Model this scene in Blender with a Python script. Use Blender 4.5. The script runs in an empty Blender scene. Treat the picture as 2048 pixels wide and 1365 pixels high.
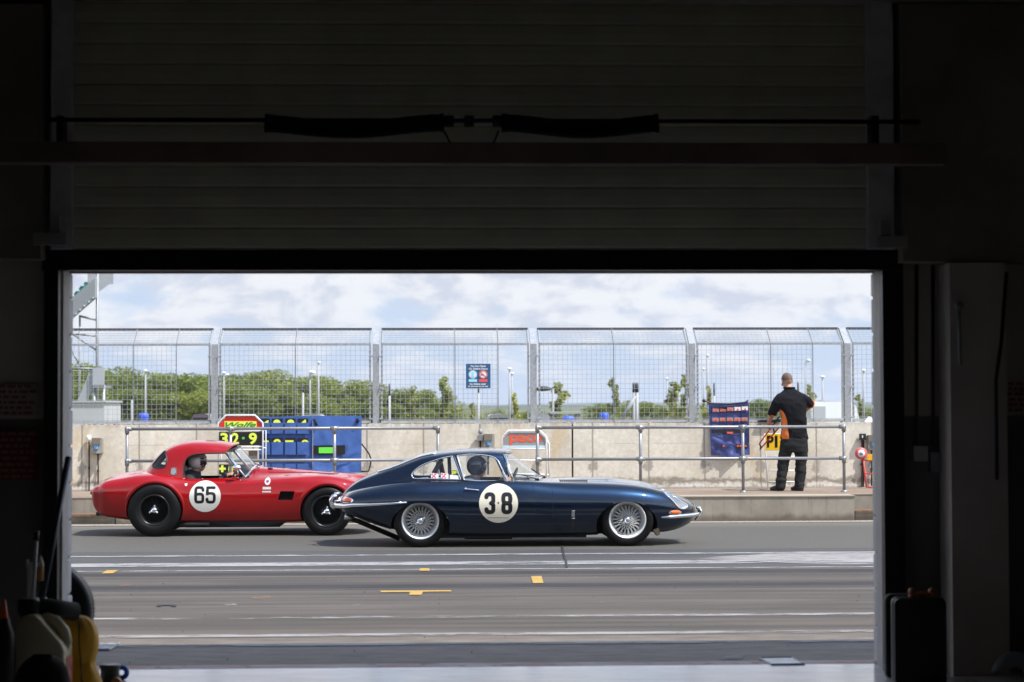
import bpy, bmesh, math, random
import numpy as np
from mathutils import Vector, Matrix, Euler

random.seed(7)
rng = np.random.default_rng(11)
SC = bpy.context.scene
COL = SC.collection
R_ = math.radians

# ------------------------------------------------------------------ camera
F_PX = 3982.0                       # focal length in pixels of the 2048 px wide photograph
CAM_H = 1.665
YAW, ROLL = R_(2.2), R_(0.17)
PITCH = math.atan((812 - 682.5) / F_PX)
_f = Vector((math.sin(YAW) * math.cos(PITCH), math.cos(YAW) * math.cos(PITCH), math.sin(PITCH)))
_r = Vector((math.cos(YAW), -math.sin(YAW), 0))
_u = _r.cross(_f)
CR = _r * math.cos(ROLL) - _u * math.sin(ROLL)
CU = _u * math.cos(ROLL) + _r * math.sin(ROLL)
CPOS = Vector((0, 0, CAM_H))
cam = bpy.data.cameras.new('camera')
camo = bpy.data.objects.new('camera', cam)
COL.objects.link(camo)
m = Matrix.Identity(4)
for i in range(3):
    m[i][0], m[i][1], m[i][2], m[i][3] = CR[i], CU[i], -_f[i], CPOS[i]
camo.matrix_world = m
cam.sensor_width = 36.0
cam.sensor_fit = 'HORIZONTAL'
cam.lens = F_PX / 2048 * 36
cam.clip_start, cam.clip_end = 0.1, 9000
cam.dof.use_dof = True
cam.dof.focus_distance = 24.5
cam.dof.aperture_fstop = 2.8
SC.camera = camo

# ------------------------------------------------------------------ sky, sun, exposure
SUN_EL, SUN_AZ = R_(60), R_(60)     # azimuth: from straight behind the camera towards its right
sdir = Vector((math.sin(SUN_AZ) * math.cos(SUN_EL), -math.cos(SUN_AZ) * math.cos(SUN_EL), math.sin(SUN_EL)))
SC.view_settings.view_transform = 'Standard'
SC.view_settings.look = 'None'
SC.view_settings.exposure = 0.55
SC.view_settings.gamma = 1.0
W = bpy.data.worlds.new('World')
SC.world = W
W.use_nodes = True
nt = W.node_tree
nt.nodes.clear()


class N:
    """small node-tree writer"""
    def __init__(s, nt):
        s.nt = nt
    def new(s, t, **kw):
        n = s.nt.nodes.new(t)
        for k, v in kw.items():
            setattr(n, k, v)
        return n
    def put(s, sock, v):
        if isinstance(v, bpy.types.NodeSocket):
            s.nt.links.new(v, sock)
        elif isinstance(v, (tuple, list)) and len(v) == 3 and sock.type == 'RGBA':
            sock.default_value = (*v, 1)
        else:
            sock.default_value = v
    def math(s, op, a, b=0.0, c=0.0, clamp=False):
        n = s.new('ShaderNodeMath', operation=op, use_clamp=clamp)
        for i, v in enumerate((a, b, c)):
            s.put(n.inputs[i], v)
        return n.outputs[0]
    def vmath(s, op, a, b=(0, 0, 0)):
        n = s.new('ShaderNodeVectorMath', operation=op)
        s.put(n.inputs[0], a)
        s.put(n.inputs[1], b)
        return n.outputs[0]
    def mix(s, f, a, b, blend='MIX'):
        n = s.new('ShaderNodeMix', data_type='RGBA', blend_type=blend)
        s.put(n.inputs[0], f)
        s.put(n.inputs[6], a)
        s.put(n.inputs[7], b)
        return n.outputs[2]
    def sep(s, v):
        n = s.new('ShaderNodeSeparateXYZ')
        s.put(n.inputs[0], v)
        return n.outputs
    def comb(s, x, y, z):
        n = s.new('ShaderNodeCombineXYZ')
        for i, v in enumerate((x, y, z)):
            s.put(n.inputs[i], v)
        return n.outputs[0]
    def noise(s, vec, scale=5.0, detail=4.0, rough=0.55, dist=0.0):
        n = s.new('ShaderNodeTexNoise')
        s.put(n.inputs['Vector'], vec)
        n.inputs['Scale'].default_value = scale
        n.inputs['Detail'].default_value = detail
        n.inputs['Roughness'].default_value = rough
        n.inputs['Distortion'].default_value = dist
        return n.outputs['Fac']
    def ramp(s, v, lo, hi, a=0.0, b=1.0):
        n = s.new('ShaderNodeMapRange', interpolation_type='SMOOTHSTEP')
        s.put(n.inputs[0], v)
        n.inputs[1].default_value, n.inputs[2].default_value = lo, hi
        n.inputs[3].default_value, n.inputs[4].default_value = a, b
        return n.outputs[0]
    def band(s, v, c, hw, soft):
        """1 inside c +- hw, soft edges"""
        d = s.math('ABSOLUTE', s.math('SUBTRACT', v, c))
        return s.ramp(d, hw - soft, hw + soft, 1.0, 0.0)
    def coord(s, k='Object'):
        return s.new('ShaderNodeTexCoord').outputs[k]


b = N(nt)
sky = b.new('ShaderNodeTexSky', sky_type='NISHITA', sun_disc=False)
sky.sun_elevation = SUN_EL
sky.sun_rotation = math.atan2(sdir.x, sdir.y)
sky.altitude = 150
sky.air_density, sky.dust_density, sky.ozone_density = 1.0, 1.2, 1.0
g = b.coord('Generated')
gx, gy, gz = b.sep(g)
zs = b.math('DIVIDE', gz, b.math('ADD', b.math('ABSOLUTE', gz), 0.085))
cv = b.comb(b.math('MULTIPLY', gx, 19.0), b.math('MULTIPLY', gy, 19.0), b.math('MULTIPLY', zs, 9.0))
n1 = b.noise(cv, 1.0, 8, 0.60, 0.25)
n2 = b.noise(b.vmath('ADD', cv, (0.25, 0.0, 0.22)), 1.0, 8, 0.60, 0.25)
high = b.ramp(gz, 0.010, 0.062, -0.02, 0.15)
cover = b.ramp(b.math('ADD', n1, high), 0.42, 0.62)
thick = b.ramp(b.math('ADD', b.math('MULTIPLY', b.math('SUBTRACT', n2, n1), 1.9), b.math('MULTIPLY', n1, 0.9)), 0.36, 0.66)
clear = b.mix(0.85, sky.outputs[0], (6.3, 7.9, 10.4))
cl = b.mix(thick, (9.8, 9.9, 10.2), (7.0, 7.4, 8.5))
colr = b.mix(cover, clear, cl)
up = b.ramp(gz, 0.38, 0.72)
lowb = b.math('MULTIPLY', b.ramp(gz, 0.10, 0.22), b.ramp(gz, 0.36, 0.50, 1, 0))
colr = b.mix(1.0, colr, b.mix(up, (1.0, 1.0, 1.0), (0.34, 0.47, 0.72)), 'MULTIPLY')
lk = b.math('MULTIPLY_ADD', lowb, 0.7, 1.0)
colr = b.mix(1.0, colr, b.comb(lk, lk, lk), 'MULTIPLY')
dt = b.new('ShaderNodeVectorMath', operation='DOT_PRODUCT')
b.put(dt.inputs[0], g)
dt.inputs[1].default_value = tuple(sdir)
glare = b.math('MULTIPLY_ADD', b.math('POWER', b.math('MAXIMUM', dt.outputs['Value'], 0.0), 9.0), 4.0, 1.0)
colr = b.mix(1.0, colr, b.comb(glare, glare, glare), 'MULTIPLY')
bg = b.new('ShaderNodeBackground')
b.put(bg.inputs[0], colr)
bg.inputs[1].default_value = 0.065
out = b.new('ShaderNodeOutputWorld')
nt.links.new(bg.outputs[0], out.inputs[0])

sl = bpy.data.lights.new('sun', 'SUN')
sl.energy = 4.4
sl.angle = R_(0.55)
sl.color = (1.0, 0.955, 0.88)
so = bpy.data.objects.new('sun', sl)
so.rotation_euler = sdir.to_track_quat('Z', 'Y').to_euler()
so.location = (10, -10, 40)
COL.objects.link(so)

SC.render.engine = 'CYCLES'
SC.cycles.use_denoising = True
SC.cycles.max_bounces = 10
SC.cycles.diffuse_bounces = 5
SC.cycles.glossy_bounces = 4
SC.cycles.transparent_max_bounces = 24
SC.cycles.caustics_reflective = False
SC.cycles.caustics_refractive = False
SC.cycles.sample_clamp_indirect = 6.0


# ------------------------------------------------------------------ rays of the photograph -> places
def ray(px, py):
    return _f + CR * ((px - 1024) / F_PX) + CU * ((682.5 - py) / F_PX)
def P(px, py, Y):
    d = ray(px, py)
    return CPOS + d * (Y / d.y)
def G(px, py, z=0.0):
    d = ray(px, py)
    return CPOS + d * ((z - CAM_H) / d.z)


# ------------------------------------------------------------------ objects and tags
def link(o, parent=None):
    COL.objects.link(o)
    if parent is not None:
        o.parent = parent
    return o
def tag(o, label, cat, group=None, kind=None):
    o['label'] = label
    o['category'] = cat
    if group:
        o['group'] = group
    if kind:
        o['kind'] = kind
    return o
def thing(name, label, cat, loc=(0, 0, 0), group=None, rotz=0.0):
    o = bpy.data.objects.new(name, None)
    o.empty_display_size = 0.2
    o.location = loc
    o.rotation_euler = (0, 0, rotz)
    link(o)
    return tag(o, label, cat, group)
def empty_part(name, parent, loc=(0, 0, 0)):
    o = bpy.data.objects.new(name, None)
    o.location = loc
    o.empty_display_size = 0.1
    return link(o, parent)
def base_of(o):
    v = Vector((0, 0, 0))
    while o is not None:
        v = v + Vector(o.location)
        o = o.parent
    return v
def copy_tree(o, parent=None):
    c = o.copy()
    COL.objects.link(c)
    c.parent = parent
    for ch in list(o.children):
        copy_tree(ch, c)
    return c


class MB:
    """collects shapes (world or local coordinates) and links them as one mesh object"""
    def __init__(s):
        s.v, s.f, s.sm = [], [], []
    def add(s, vs, fs, smooth=False):
        o = len(s.v)
        s.v.extend([tuple(v) for v in vs])
        s.f.extend([tuple(i + o for i in f) for f in fs])
        s.sm.extend([smooth] * len(fs))
        return s
    def box(s, lo, hi):
        (x0, y0, z0), (x1, y1, z1) = lo, hi
        x0, x1 = min(x0, x1), max(x0, x1)
        y0, y1 = min(y0, y1), max(y0, y1)
        z0, z1 = min(z0, z1), max(z0, z1)
        v = [(x0, y0, z0), (x1, y0, z0), (x1, y1, z0), (x0, y1, z0), (x0, y0, z1), (x1, y0, z1), (x1, y1, z1), (x0, y1, z1)]
        return s.add(v, [(0, 3, 2, 1), (4, 5, 6, 7), (0, 1, 5, 4), (1, 2, 6, 5), (2, 3, 7, 6), (3, 0, 4, 7)])
    def cbox(s, lo, hi, c=0.01):
        """box with chamfered edges (in the x-z outline)"""
        (x0, y0, z0), (x1, y1, z1) = lo, hi
        x0, x1 = min(x0, x1), max(x0, x1)
        y0, y1 = min(y0, y1), max(y0, y1)
        z0, z1 = min(z0, z1), max(z0, z1)
        o = [(x0 + c, z0), (x1 - c, z0), (x1, z0 + c), (x1, z1 - c), (x1 - c, z1), (x0 + c, z1), (x0, z1 - c), (x0, z0 + c)]
        return s.prism([(a, b_) for a, b_ in o], y0, y1)
    def prism(s, pts, y0, y1):
        """outline in x-z, extruded along y"""
        n = len(pts)
        a = sum(pts[i][0] * pts[(i + 1) % n][1] - pts[(i + 1) % n][0] * pts[i][1] for i in range(n))
        if a < 0:
            pts = pts[::-1]
        v = [(p[0], y0, p[1]) for p in pts] + [(p[0], y1, p[1]) for p in pts]
        f = [tuple(range(n)), tuple(range(2 * n - 1, n - 1, -1))]
        f += [(i, i + n, (i + 1) % n + n, (i + 1) % n) for i in range(n)]
        return s.add(v, f)
    def tube(s, pts, r, n=8, cap=True, closed=False, sx=1.0, ref=None):
        """round bar along a list of points; r a number or one radius per point"""
        pts = [Vector(p) for p in pts]
        k = len(pts)
        rs = [r] * k if not hasattr(r, '__len__') else list(r)
        vs, fs = [], []
        prev = None
        for i, p in enumerate(pts):
            if closed:
                t = (pts[(i + 1) % k] - pts[i - 1]).normalized()
            elif i == 0:
                t = (pts[1] - pts[0]).normalized()
            elif i == k - 1:
                t = (pts[-1] - pts[-2]).normalized()
            else:
                t = ((pts[i + 1] - p).normalized() + (p - pts[i - 1]).normalized()).normalized()
            if prev is None:
                a = Vector(ref) if ref else (Vector((0, 0, 1)) if abs(t.z) < 0.9 else Vector((1, 0, 0)))
                u = (a - t * a.dot(t)).normalized()
            else:
                u = (prev - t * prev.dot(t)).normalized()
            prev = u
            w = t.cross(u)
            for j in range(n):
                q = 2 * math.pi * j / n
                vs.append(p + (u * math.cos(q) + w * math.sin(q) * sx) * rs[i])
        m_ = k if closed else k - 1
        for i in range(m_):
            for j in range(n):
                a0, a1 = i * n + j, i * n + (j + 1) % n
                b0, b1 = ((i + 1) % k) * n + j, ((i + 1) % k) * n + (j + 1) % n
                fs.append((a0, a1, b1, b0))
        s.add(vs, fs, n > 4)
        if cap and not closed:
            o = len(s.v) - len(vs)
            s.f.append(tuple(o + j for j in range(n - 1, -1, -1)))
            s.f.append(tuple(o + (k - 1) * n + j for j in range(n)))
            s.sm += [False, False]
        return s
    def lathe(s, prof, c, axis='z', n=24, smooth=True):
        """prof = [(radius, height)], turned about an axis through c"""
        vs, fs = [], []
        k = len(prof)
        for r, h in prof:
            for j in range(n):
                q = 2 * math.pi * j / n
                a, b_ = r * math.cos(q), r * math.sin(q)
                if axis == 'z':
                    vs.append((c[0] + a, c[1] + b_, c[2] + h))
                elif axis == 'y':
                    vs.append((c[0] + b_, c[1] + h, c[2] + a))
                else:
                    vs.append((c[0] + h, c[1] + a, c[2] + b_))
        for i in range(k - 1):
            for j in range(n):
                fs.append((i * n + j, i * n + (j + 1) % n, (i + 1) * n + (j + 1) % n, (i + 1) * n + j))
        return s.add(vs, fs, smooth)
    def grid(s, A, closed_u=False, smooth=True, flip=False):
        """A[i][j] points"""
        k, n = len(A), len(A[0])
        vs = [p for row in A for p in row]
        fs = []
        for i in range(k - 1):
            for j in range(n if closed_u else n - 1):
                f = (i * n + j, i * n + (j + 1) % n, (i + 1) * n + (j + 1) % n, (i + 1) * n + j)
                fs.append(f[::-1] if flip else f)
        return s.add(vs, fs, smooth)
    def ball(s, c, r, n=12, m_=8, sc=(1, 1, 1)):
        A = []
        for i in range(m_ + 1):
            t = math.pi * i / m_
            A.append([(c[0] + sc[0] * r * math.sin(t) * math.cos(2 * math.pi * j / n), c[1] + sc[1] * r * math.sin(t) * math.sin(2 * math.pi * j / n),
                       c[2] - sc[2] * r * math.cos(t)) for j in range(n)])
        return s.grid(A, True)
    def pipe(s, a, b_, r, n=8):
        return s.tube([a, b_], r, n)
    def mesh(s, name):
        me = bpy.data.meshes.new(name)
        me.from_pydata(s.v, [], s.f)
        me.polygons.foreach_set('use_smooth', s.sm)
        me.update()
        return me
    def build(s, name, mat, parent=None, world=True, fix=False):
        if world and parent is not None:
            o = base_of(parent)
            s.v = [(a - o.x, b_ - o.y, c - o.z) for a, b_, c in s.v]
        me = s.mesh(name)
        if fix:
            bm = bmesh.new()
            bm.from_mesh(me)
            bmesh.ops.remove_doubles(bm, verts=bm.verts, dist=1e-5)
            bmesh.ops.recalc_face_normals(bm, faces=bm.faces)
            bm.to_mesh(me)
            bm.free()
        o = bpy.data.objects.new(name, me)
        if mat:
            me.materials.append(mat)
        return link(o, parent)


def evaluated(o):
    bpy.context.view_layer.update()
    dg = bpy.context.evaluated_depsgraph_get()
    return bpy.data.meshes.new_from_object(o.evaluated_get(dg), depsgraph=dg)
def with_mods(o):
    """replace the object's mesh by its evaluated mesh"""
    me = evaluated(o)
    old = o.data
    o.modifiers.clear()
    o.data = me
    me.name = old.name
    bpy.data.meshes.remove(old)
    return o
def cut(o, mb, op='DIFFERENCE', mat=None):
    c = mb.build('cutter', mat, None, fix=True)
    c.parent = o.parent
    md = o.modifiers.new('b', 'BOOLEAN')
    md.operation, md.object, md.solver = op, c, 'EXACT'
    md.material_mode = 'TRANSFER'
    with_mods(o)
    me = c.data
    bpy.data.objects.remove(c)
    bpy.data.meshes.remove(me)
    return o
def sharp(o, deg=38):
    me = o.data
    me.polygons.foreach_set('use_smooth', [True] * len(me.polygons))
    me.set_sharp_from_angle(angle=R_(deg))
    return o
def remesh(o, vox=0.012, smooth=6):
    md = o.modifiers.new('r', 'REMESH')
    md.mode, md.voxel_size, md.use_smooth_shade = 'VOXEL', vox, True
    md = o.modifiers.new('s', 'SMOOTH')
    md.factor, md.iterations = 0.5, smooth
    mats = list(o.data.materials)
    with_mods(o)
    if not o.data.materials:
        for m_ in mats:
            o.data.materials.append(m_)
    o.data.polygons.foreach_set('use_smooth', [True] * len(o.data.polygons))
    return o


# ------------------------------------------------------------------ materials
def pm(name, col, rough=0.6, metal=0.0, var=0.0, vscale=6.0, bump=0.0, bscale=60.0, coat=0.0, spec=0.5, stretch=(1, 1, 1), island=0.0):
    mt = bpy.data.materials.new(name)
    mt.use_nodes = True
    q = N(mt.node_tree)
    bs = mt.node_tree.nodes['Principled BSDF']
    c = tuple(col)
    co = q.vmath('MULTIPLY', q.coord(), stretch)
    if var:
        f = q.ramp(q.noise(co, vscale, 5, 0.6), 0.3, 0.72)
        cs = q.mix(f, tuple(x * (1 - var) for x in c), tuple(min(1, x * (1 + var)) for x in c))
    else:
        f = q.noise(co, 3.0, 2)
        cs = q.mix(f, tuple(x * 0.97 for x in c), tuple(min(1, x * 1.03) for x in c))
    if island:
        gm = q.new('ShaderNodeNewGeometry')
        k = q.math('MULTIPLY_ADD', gm.outputs['Random Per Island'], 2 * island, 1 - island)
        cs = q.mix(1.0, cs, q.comb(k, k, k), 'MULTIPLY')
    q.put(bs.inputs['Base Color'], cs)
    bs.inputs['Roughness'].default_value = rough
    bs.inputs['Metallic'].default_value = metal
    bs.inputs['Specular IOR Level'].default_value = spec
    if coat:
        bs.inputs['Coat Weight'].default_value = coat
        bs.inputs['Coat Roughness'].default_value = 0.02
    if bump:
        bp = q.new('ShaderNodeBump')
        bp.inputs['Strength'].default_value = bump
        bp.inputs['Distance'].default_value = 0.01
        q.put(bp.inputs['Height'], q.noise(co, bscale, 4))
        q.put(bs.inputs['Normal'], bp.outputs[0])
    return mt
def glass_mat(name, tint=(0.93, 0.96, 0.97), refl=1.0, dust=0.04):
    mt = bpy.data.materials.new(name)
    mt.use_nodes = True
    q = N(mt.node_tree)
    mt.node_tree.nodes.clear()
    t = q.new('ShaderNodeBsdfTransparent')
    t.inputs[0].default_value = (*tint, 1)
    gl = q.new('ShaderNodeBsdfGlossy')
    gl.inputs[0].default_value = (0.95, 0.97, 1, 1)
    gl.inputs['Roughness'].default_value = 0.02
    df = q.new('ShaderNodeBsdfDiffuse')
    df.inputs[0].default_value = (0.6, 0.62, 0.64, 1)
    lw = q.new('ShaderNodeLayerWeight')
    fres = q.math('MULTIPLY_ADD', q.math('POWER', lw.outputs['Facing'], 5.0), 0.8, 0.045)
    m1 = q.new('ShaderNodeMixShader')
    q.put(m1.inputs[0], q.math('MULTIPLY', q.ramp(q.noise(q.coord(), 9, 4), 0.3, 0.8), dust))
    q.put(m1.inputs[1], t.outputs[0])
    q.put(m1.inputs[2], df.outputs[0])
    m2 = q.new('ShaderNodeMixShader')
    q.put(m2.inputs[0], q.math('MULTIPLY', fres, refl, clamp=True))
    q.put(m2.inputs[1], m1.outputs[0])
    q.put(m2.inputs[2], gl.outputs[0])
    o = q.new('ShaderNodeOutputMaterial')
    q.put(o.inputs[0], m2.outputs[0])
    return mt

M = {}
M['chrome'] = pm('chrome', (0.86, 0.87, 0.88), 0.07, 1.0)
M['steel'] = pm('steel', (0.55, 0.56, 0.57), 0.33, 1.0, 0.12, 8)
M['galv'] = pm('galvanised_steel', (0.36, 0.375, 0.39), 0.5, 0.25, 0.16, 22, spec=0.4)
M['railtube'] = pm('railing_tube', (0.26, 0.27, 0.285), 0.42, 0.4, 0.10, 30)
M['galv_dark'] = pm('dull_galvanised_steel', (0.26, 0.275, 0.29), 0.5, 0.4, 0.2, 20)
M['wire'] = pm('wire', (0.40, 0.41, 0.43), 0.5, 0.0)
M['rubber'] = pm('rubber', (0.0075, 0.0075, 0.0078), 0.45, 0, 0.25, 7, 0.15, 90, spec=0.2)
M['black'] = pm('black_paint', (0.012, 0.012, 0.013), 0.45)
M['blackfab'] = pm('black_cloth', (0.012, 0.012, 0.014), 0.85, 0, 0.3, 9, 0.3, 120)
M['dark'] = pm('dark_underside', (0.008, 0.008, 0.009), 0.8)
M['white'] = pm('white_paint', (0.78, 0.78, 0.77), 0.4, 0, 0.05)
M['cream'] = pm('cream_vinyl', (0.66, 0.62, 0.50), 0.4)
M['offwhite'] = pm('off_white_vinyl', (0.68, 0.66, 0.60), 0.4)
M['ink'] = pm('black_vinyl', (0.008, 0.008, 0.012), 0.3)
M['red'] = pm('red_gloss', (0.62, 0.02, 0.02), 0.35)
M['orange'] = pm('orange_red', (0.75, 0.13, 0.06), 0.45)
M['yellow'] = pm('yellow_paint', (0.85, 0.55, 0.02), 0.45)
M['fluo'] = pm('fluorescent_yellow', (0.80, 0.92, 0.10), 0.6)
M['green'] = pm('green_vinyl', (0.10, 0.62, 0.08), 0.5)
M['dkgreen'] = pm('dark_green_vinyl', (0.03, 0.25, 0.03), 0.5)
M['amber'] = pm('amber_lens', (0.75, 0.13, 0.01), 0.12, coat=1.0)
M['taillens'] = pm('red_lens', (0.42, 0.045, 0.01), 0.12, coat=1.0)
M['skin'] = pm('skin', (0.46, 0.25, 0.17), 0.55, 0, 0.1, 20)
M['glass'] = glass_mat('window_glass', (0.96, 0.98, 0.98), 0.8, 0.03)
M['screen'] = glass_mat('windscreen_glass', (0.94, 0.97, 0.98), 1.0, 0.07)
M['lampglass'] = glass_mat('lamp_glass', (0.9, 0.93, 0.95), 1.2, 0.15)


# ------------------------------------------------------------------ text
def text_mesh(body, bold=0.0, shear=0.0):
    cu = bpy.data.curves.new('t', 'FONT')
    cu.body = body
    cu.size = 1.0
    cu.offset = bold
    cu.shear = shear
    cu.resolution_u = 3
    cu.align_x = 'LEFT'
    o = bpy.data.objects.new('t', cu)
    COL.objects.link(o)
    me = evaluated(o)
    bpy.data.objects.remove(o)
    bpy.data.curves.remove(cu)
    v = np.array([x.co[:2] for x in me.vertices])
    f = [tuple(p.vertices) for p in me.polygons]
    bpy.data.meshes.remove(me)
    v = (v - v.min(0)) / np.maximum(1e-6, v.max(0) - v.min(0))
    return v, f
def text_fit(mb, body, x0, z0, x1, z1, y, bold=0.0, shear=0.0, slant=None):
    """letters filling the rectangle x0..x1, z0..z1 in the plane y, read from -y"""
    v, f = text_mesh(body, bold, shear)
    pts = [(x0 + a * (x1 - x0), y, z0 + b_ * (z1 - z0)) for a, b_ in v]
    mb.add(pts, f)
    return mb
def text_px(body, px0, py0, px1, py1, Y, mat, parent, name='lettering', bold=0.0, shear=0.0):
    a, c = P(px0, py1, Y), P(px1, py0, Y)
    mb = MB()
    text_fit(mb, body, a.x, a.z, c.x, c.z, Y, bold, shear)
    return mb.build(name, mat, parent)
def pbox(mb, px0, py0, px1, py1, Y, thick=0.02, front=True):
    """box whose front face fills a pixel rectangle at depth Y"""
    a, c = P(px0, py1, Y), P(px1, py0, Y)
    mb.box((a.x, Y, a.z), (c.x, Y + thick, c.z))
    return mb
def ppoly(mb, pts, Y, thick=0.02):
    q = [P(x, y, Y) for x, y in pts]
    mb.prism([(v.x, v.z) for v in q], Y, Y + thick)
    return mb

# ------------------------------------------------------------------ the setting: ground, pit lane, apron
Y_KERB, Y_RAIL, Y_MAN, Y_WALL, Y_FENCE = 28.4, 29.4, 29.95, 31.1, 31.25
Z_PLAT, Z_WALL = 0.355, 1.386
def Yg(py):
    return G(1024, py).y
def structure(o):
    o['kind'] = 'structure'
    return o
def sheet(name, x0, y0, x1, y1, z, mat):
    mb = MB()
    mb.add([(x0, y0, z), (x1, y0, z), (x1, y1, z), (x0, y1, z)], [(0, 1, 2, 3)])
    return structure(mb.build(name, mat))

def surf(name, build, rough=0.85, bump=0.25):
    mt = bpy.data.materials.new(name)
    mt.use_nodes = True
    q = N(mt.node_tree)
    bs = mt.node_tree.nodes['Principled BSDF']
    co = q.coord()
    r = build(q, co)
    c, h = r[0], r[1]
    q.put(bs.inputs['Base Color'], c)
    if len(r) > 2:
        q.put(bs.inputs['Roughness'], r[2])
    else:
        bs.inputs['Roughness'].default_value = rough
    if len(r) > 3:
        q.put(bs.inputs['Alpha'], r[3])
    bs.inputs['Specular IOR Level'].default_value = 0.35
    if h is not None:
        bp = q.new('ShaderNodeBump')
        bp.inputs['Strength'].default_value = bump
        bp.inputs['Distance'].default_value = 0.008
        q.put(bp.inputs['Height'], h)
        q.put(bs.inputs['Normal'], bp.outputs[0])
    return mt

def grass_b(q, co):
    a = q.noise(co, 0.08, 6)
    c = q.mix(q.ramp(a, 0.35, 0.65), (0.045, 0.075, 0.018), (0.11, 0.12, 0.04))
    c = q.mix(q.ramp(q.noise(co, 0.012, 3), 0.5, 0.62), c, (0.16, 0.14, 0.07))
    return c, None
sheet('ground', -3500, -60, 3500, 7000, -0.012, surf('field_grass', grass_b))

Y_SEAM = Yg(1100)
def asphalt_b(q, co):
    x, y, z = q.sep(co)
    sp = q.noise(co, 46, 4, 0.8)
    big = q.noise(q.vmath('MULTIPLY', co, (0.18, 1.1, 1)), 1.2, 5, 0.6)
    c = q.mix(q.ramp(sp, 0.34, 0.68), (0.052, 0.048, 0.040), (0.124, 0.114, 0.097))
    c = q.mix(q.ramp(big, 0.36, 0.66, 0.0, 0.42), c, (0.080, 0.078, 0.074))
    st = q.noise(q.vmath('MULTIPLY', co, (0.12, 9, 1)), 1.0, 5, 0.65)
    c = q.mix(q.ramp(st, 0.60, 0.76, 0, 0.35), c, (0.052, 0.051, 0.05))
    dust = q.math('MULTIPLY', q.ramp(y, Y_KERB - 1.6, Y_KERB - 0.1), 0.55)
    c = q.mix(dust, c, (0.19, 0.18, 0.155))
    pale = q.noise(q.vmath('MULTIPLY', co, (0.5, 2.5, 1)), 30, 2, 0.5)
    c = q.mix(q.ramp(pale, 0.70, 0.78, 0, 0.5), c, (0.34, 0.33, 0.31))
    return c, sp
M['asphalt'] = surf('pit_lane_asphalt', asphalt_b, 0.82)
sheet('pit_lane', -70, Y_SEAM, 70, Y_KERB + 0.05, 0.0, M['asphalt'])

def strip_b(q, co):
    x, y, z = q.sep(co)
    sp = q.noise(co, 50, 4, 0.8)
    c = q.mix(q.ramp(sp, 0.34, 0.7), (0.036, 0.036, 0.037), (0.088, 0.086, 0.084))
    st = q.noise(q.vmath('MULTIPLY', co, (0.22, 11, 1)), 1.0, 5, 0.62)
    c = q.mix(q.ramp(st, 0.52, 0.74, 0, 0.5), c, (0.16, 0.155, 0.15))
    st2 = q.noise(q.vmath('MULTIPLY', co, (0.25, 14, 1)), 1.3, 4, 0.6)
    c = q.mix(q.ramp(st2, 0.56, 0.7, 0, 0.6), c, (0.035, 0.035, 0.037))
    # absorbent dust spread along the lane at the far end
    wob = q.noise(q.vmath('MULTIPLY', co, (0.9, 4, 1)), 1.2, 6, 0.7)
    yy = q.math('ADD', y, q.math('MULTIPLY', q.math('SUBTRACT', wob, 0.5), 0.55))
    grow = q.ramp(x, 2.5, 4.3, 0.0, 0.88)
    d = q.math('ABSOLUTE', q.math('SUBTRACT', yy, Yg(1119.5)))
    dust = q.math('MULTIPLY', q.ramp(q.math('SUBTRACT', d, grow), -0.10, 0.06, 1, 0), q.ramp(x, 2.6, 3.4))
    fine = q.noise(q.vmath('MULTIPLY', co, (4, 22, 1)), 1.0, 4, 0.7)
    dust = q.math('MULTIPLY', dust, q.ramp(fine, 0.34, 0.54, 0.15, 0.92))
    c = q.mix(dust, c, (0.29, 0.272, 0.262))
    return c, sp
Y_STRIP = Yg(1138.5)
sheet('service_strip', -70, Y_STRIP, 70, Y_SEAM, 0.0, surf('strip_asphalt', strip_b, 0.8))

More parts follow.
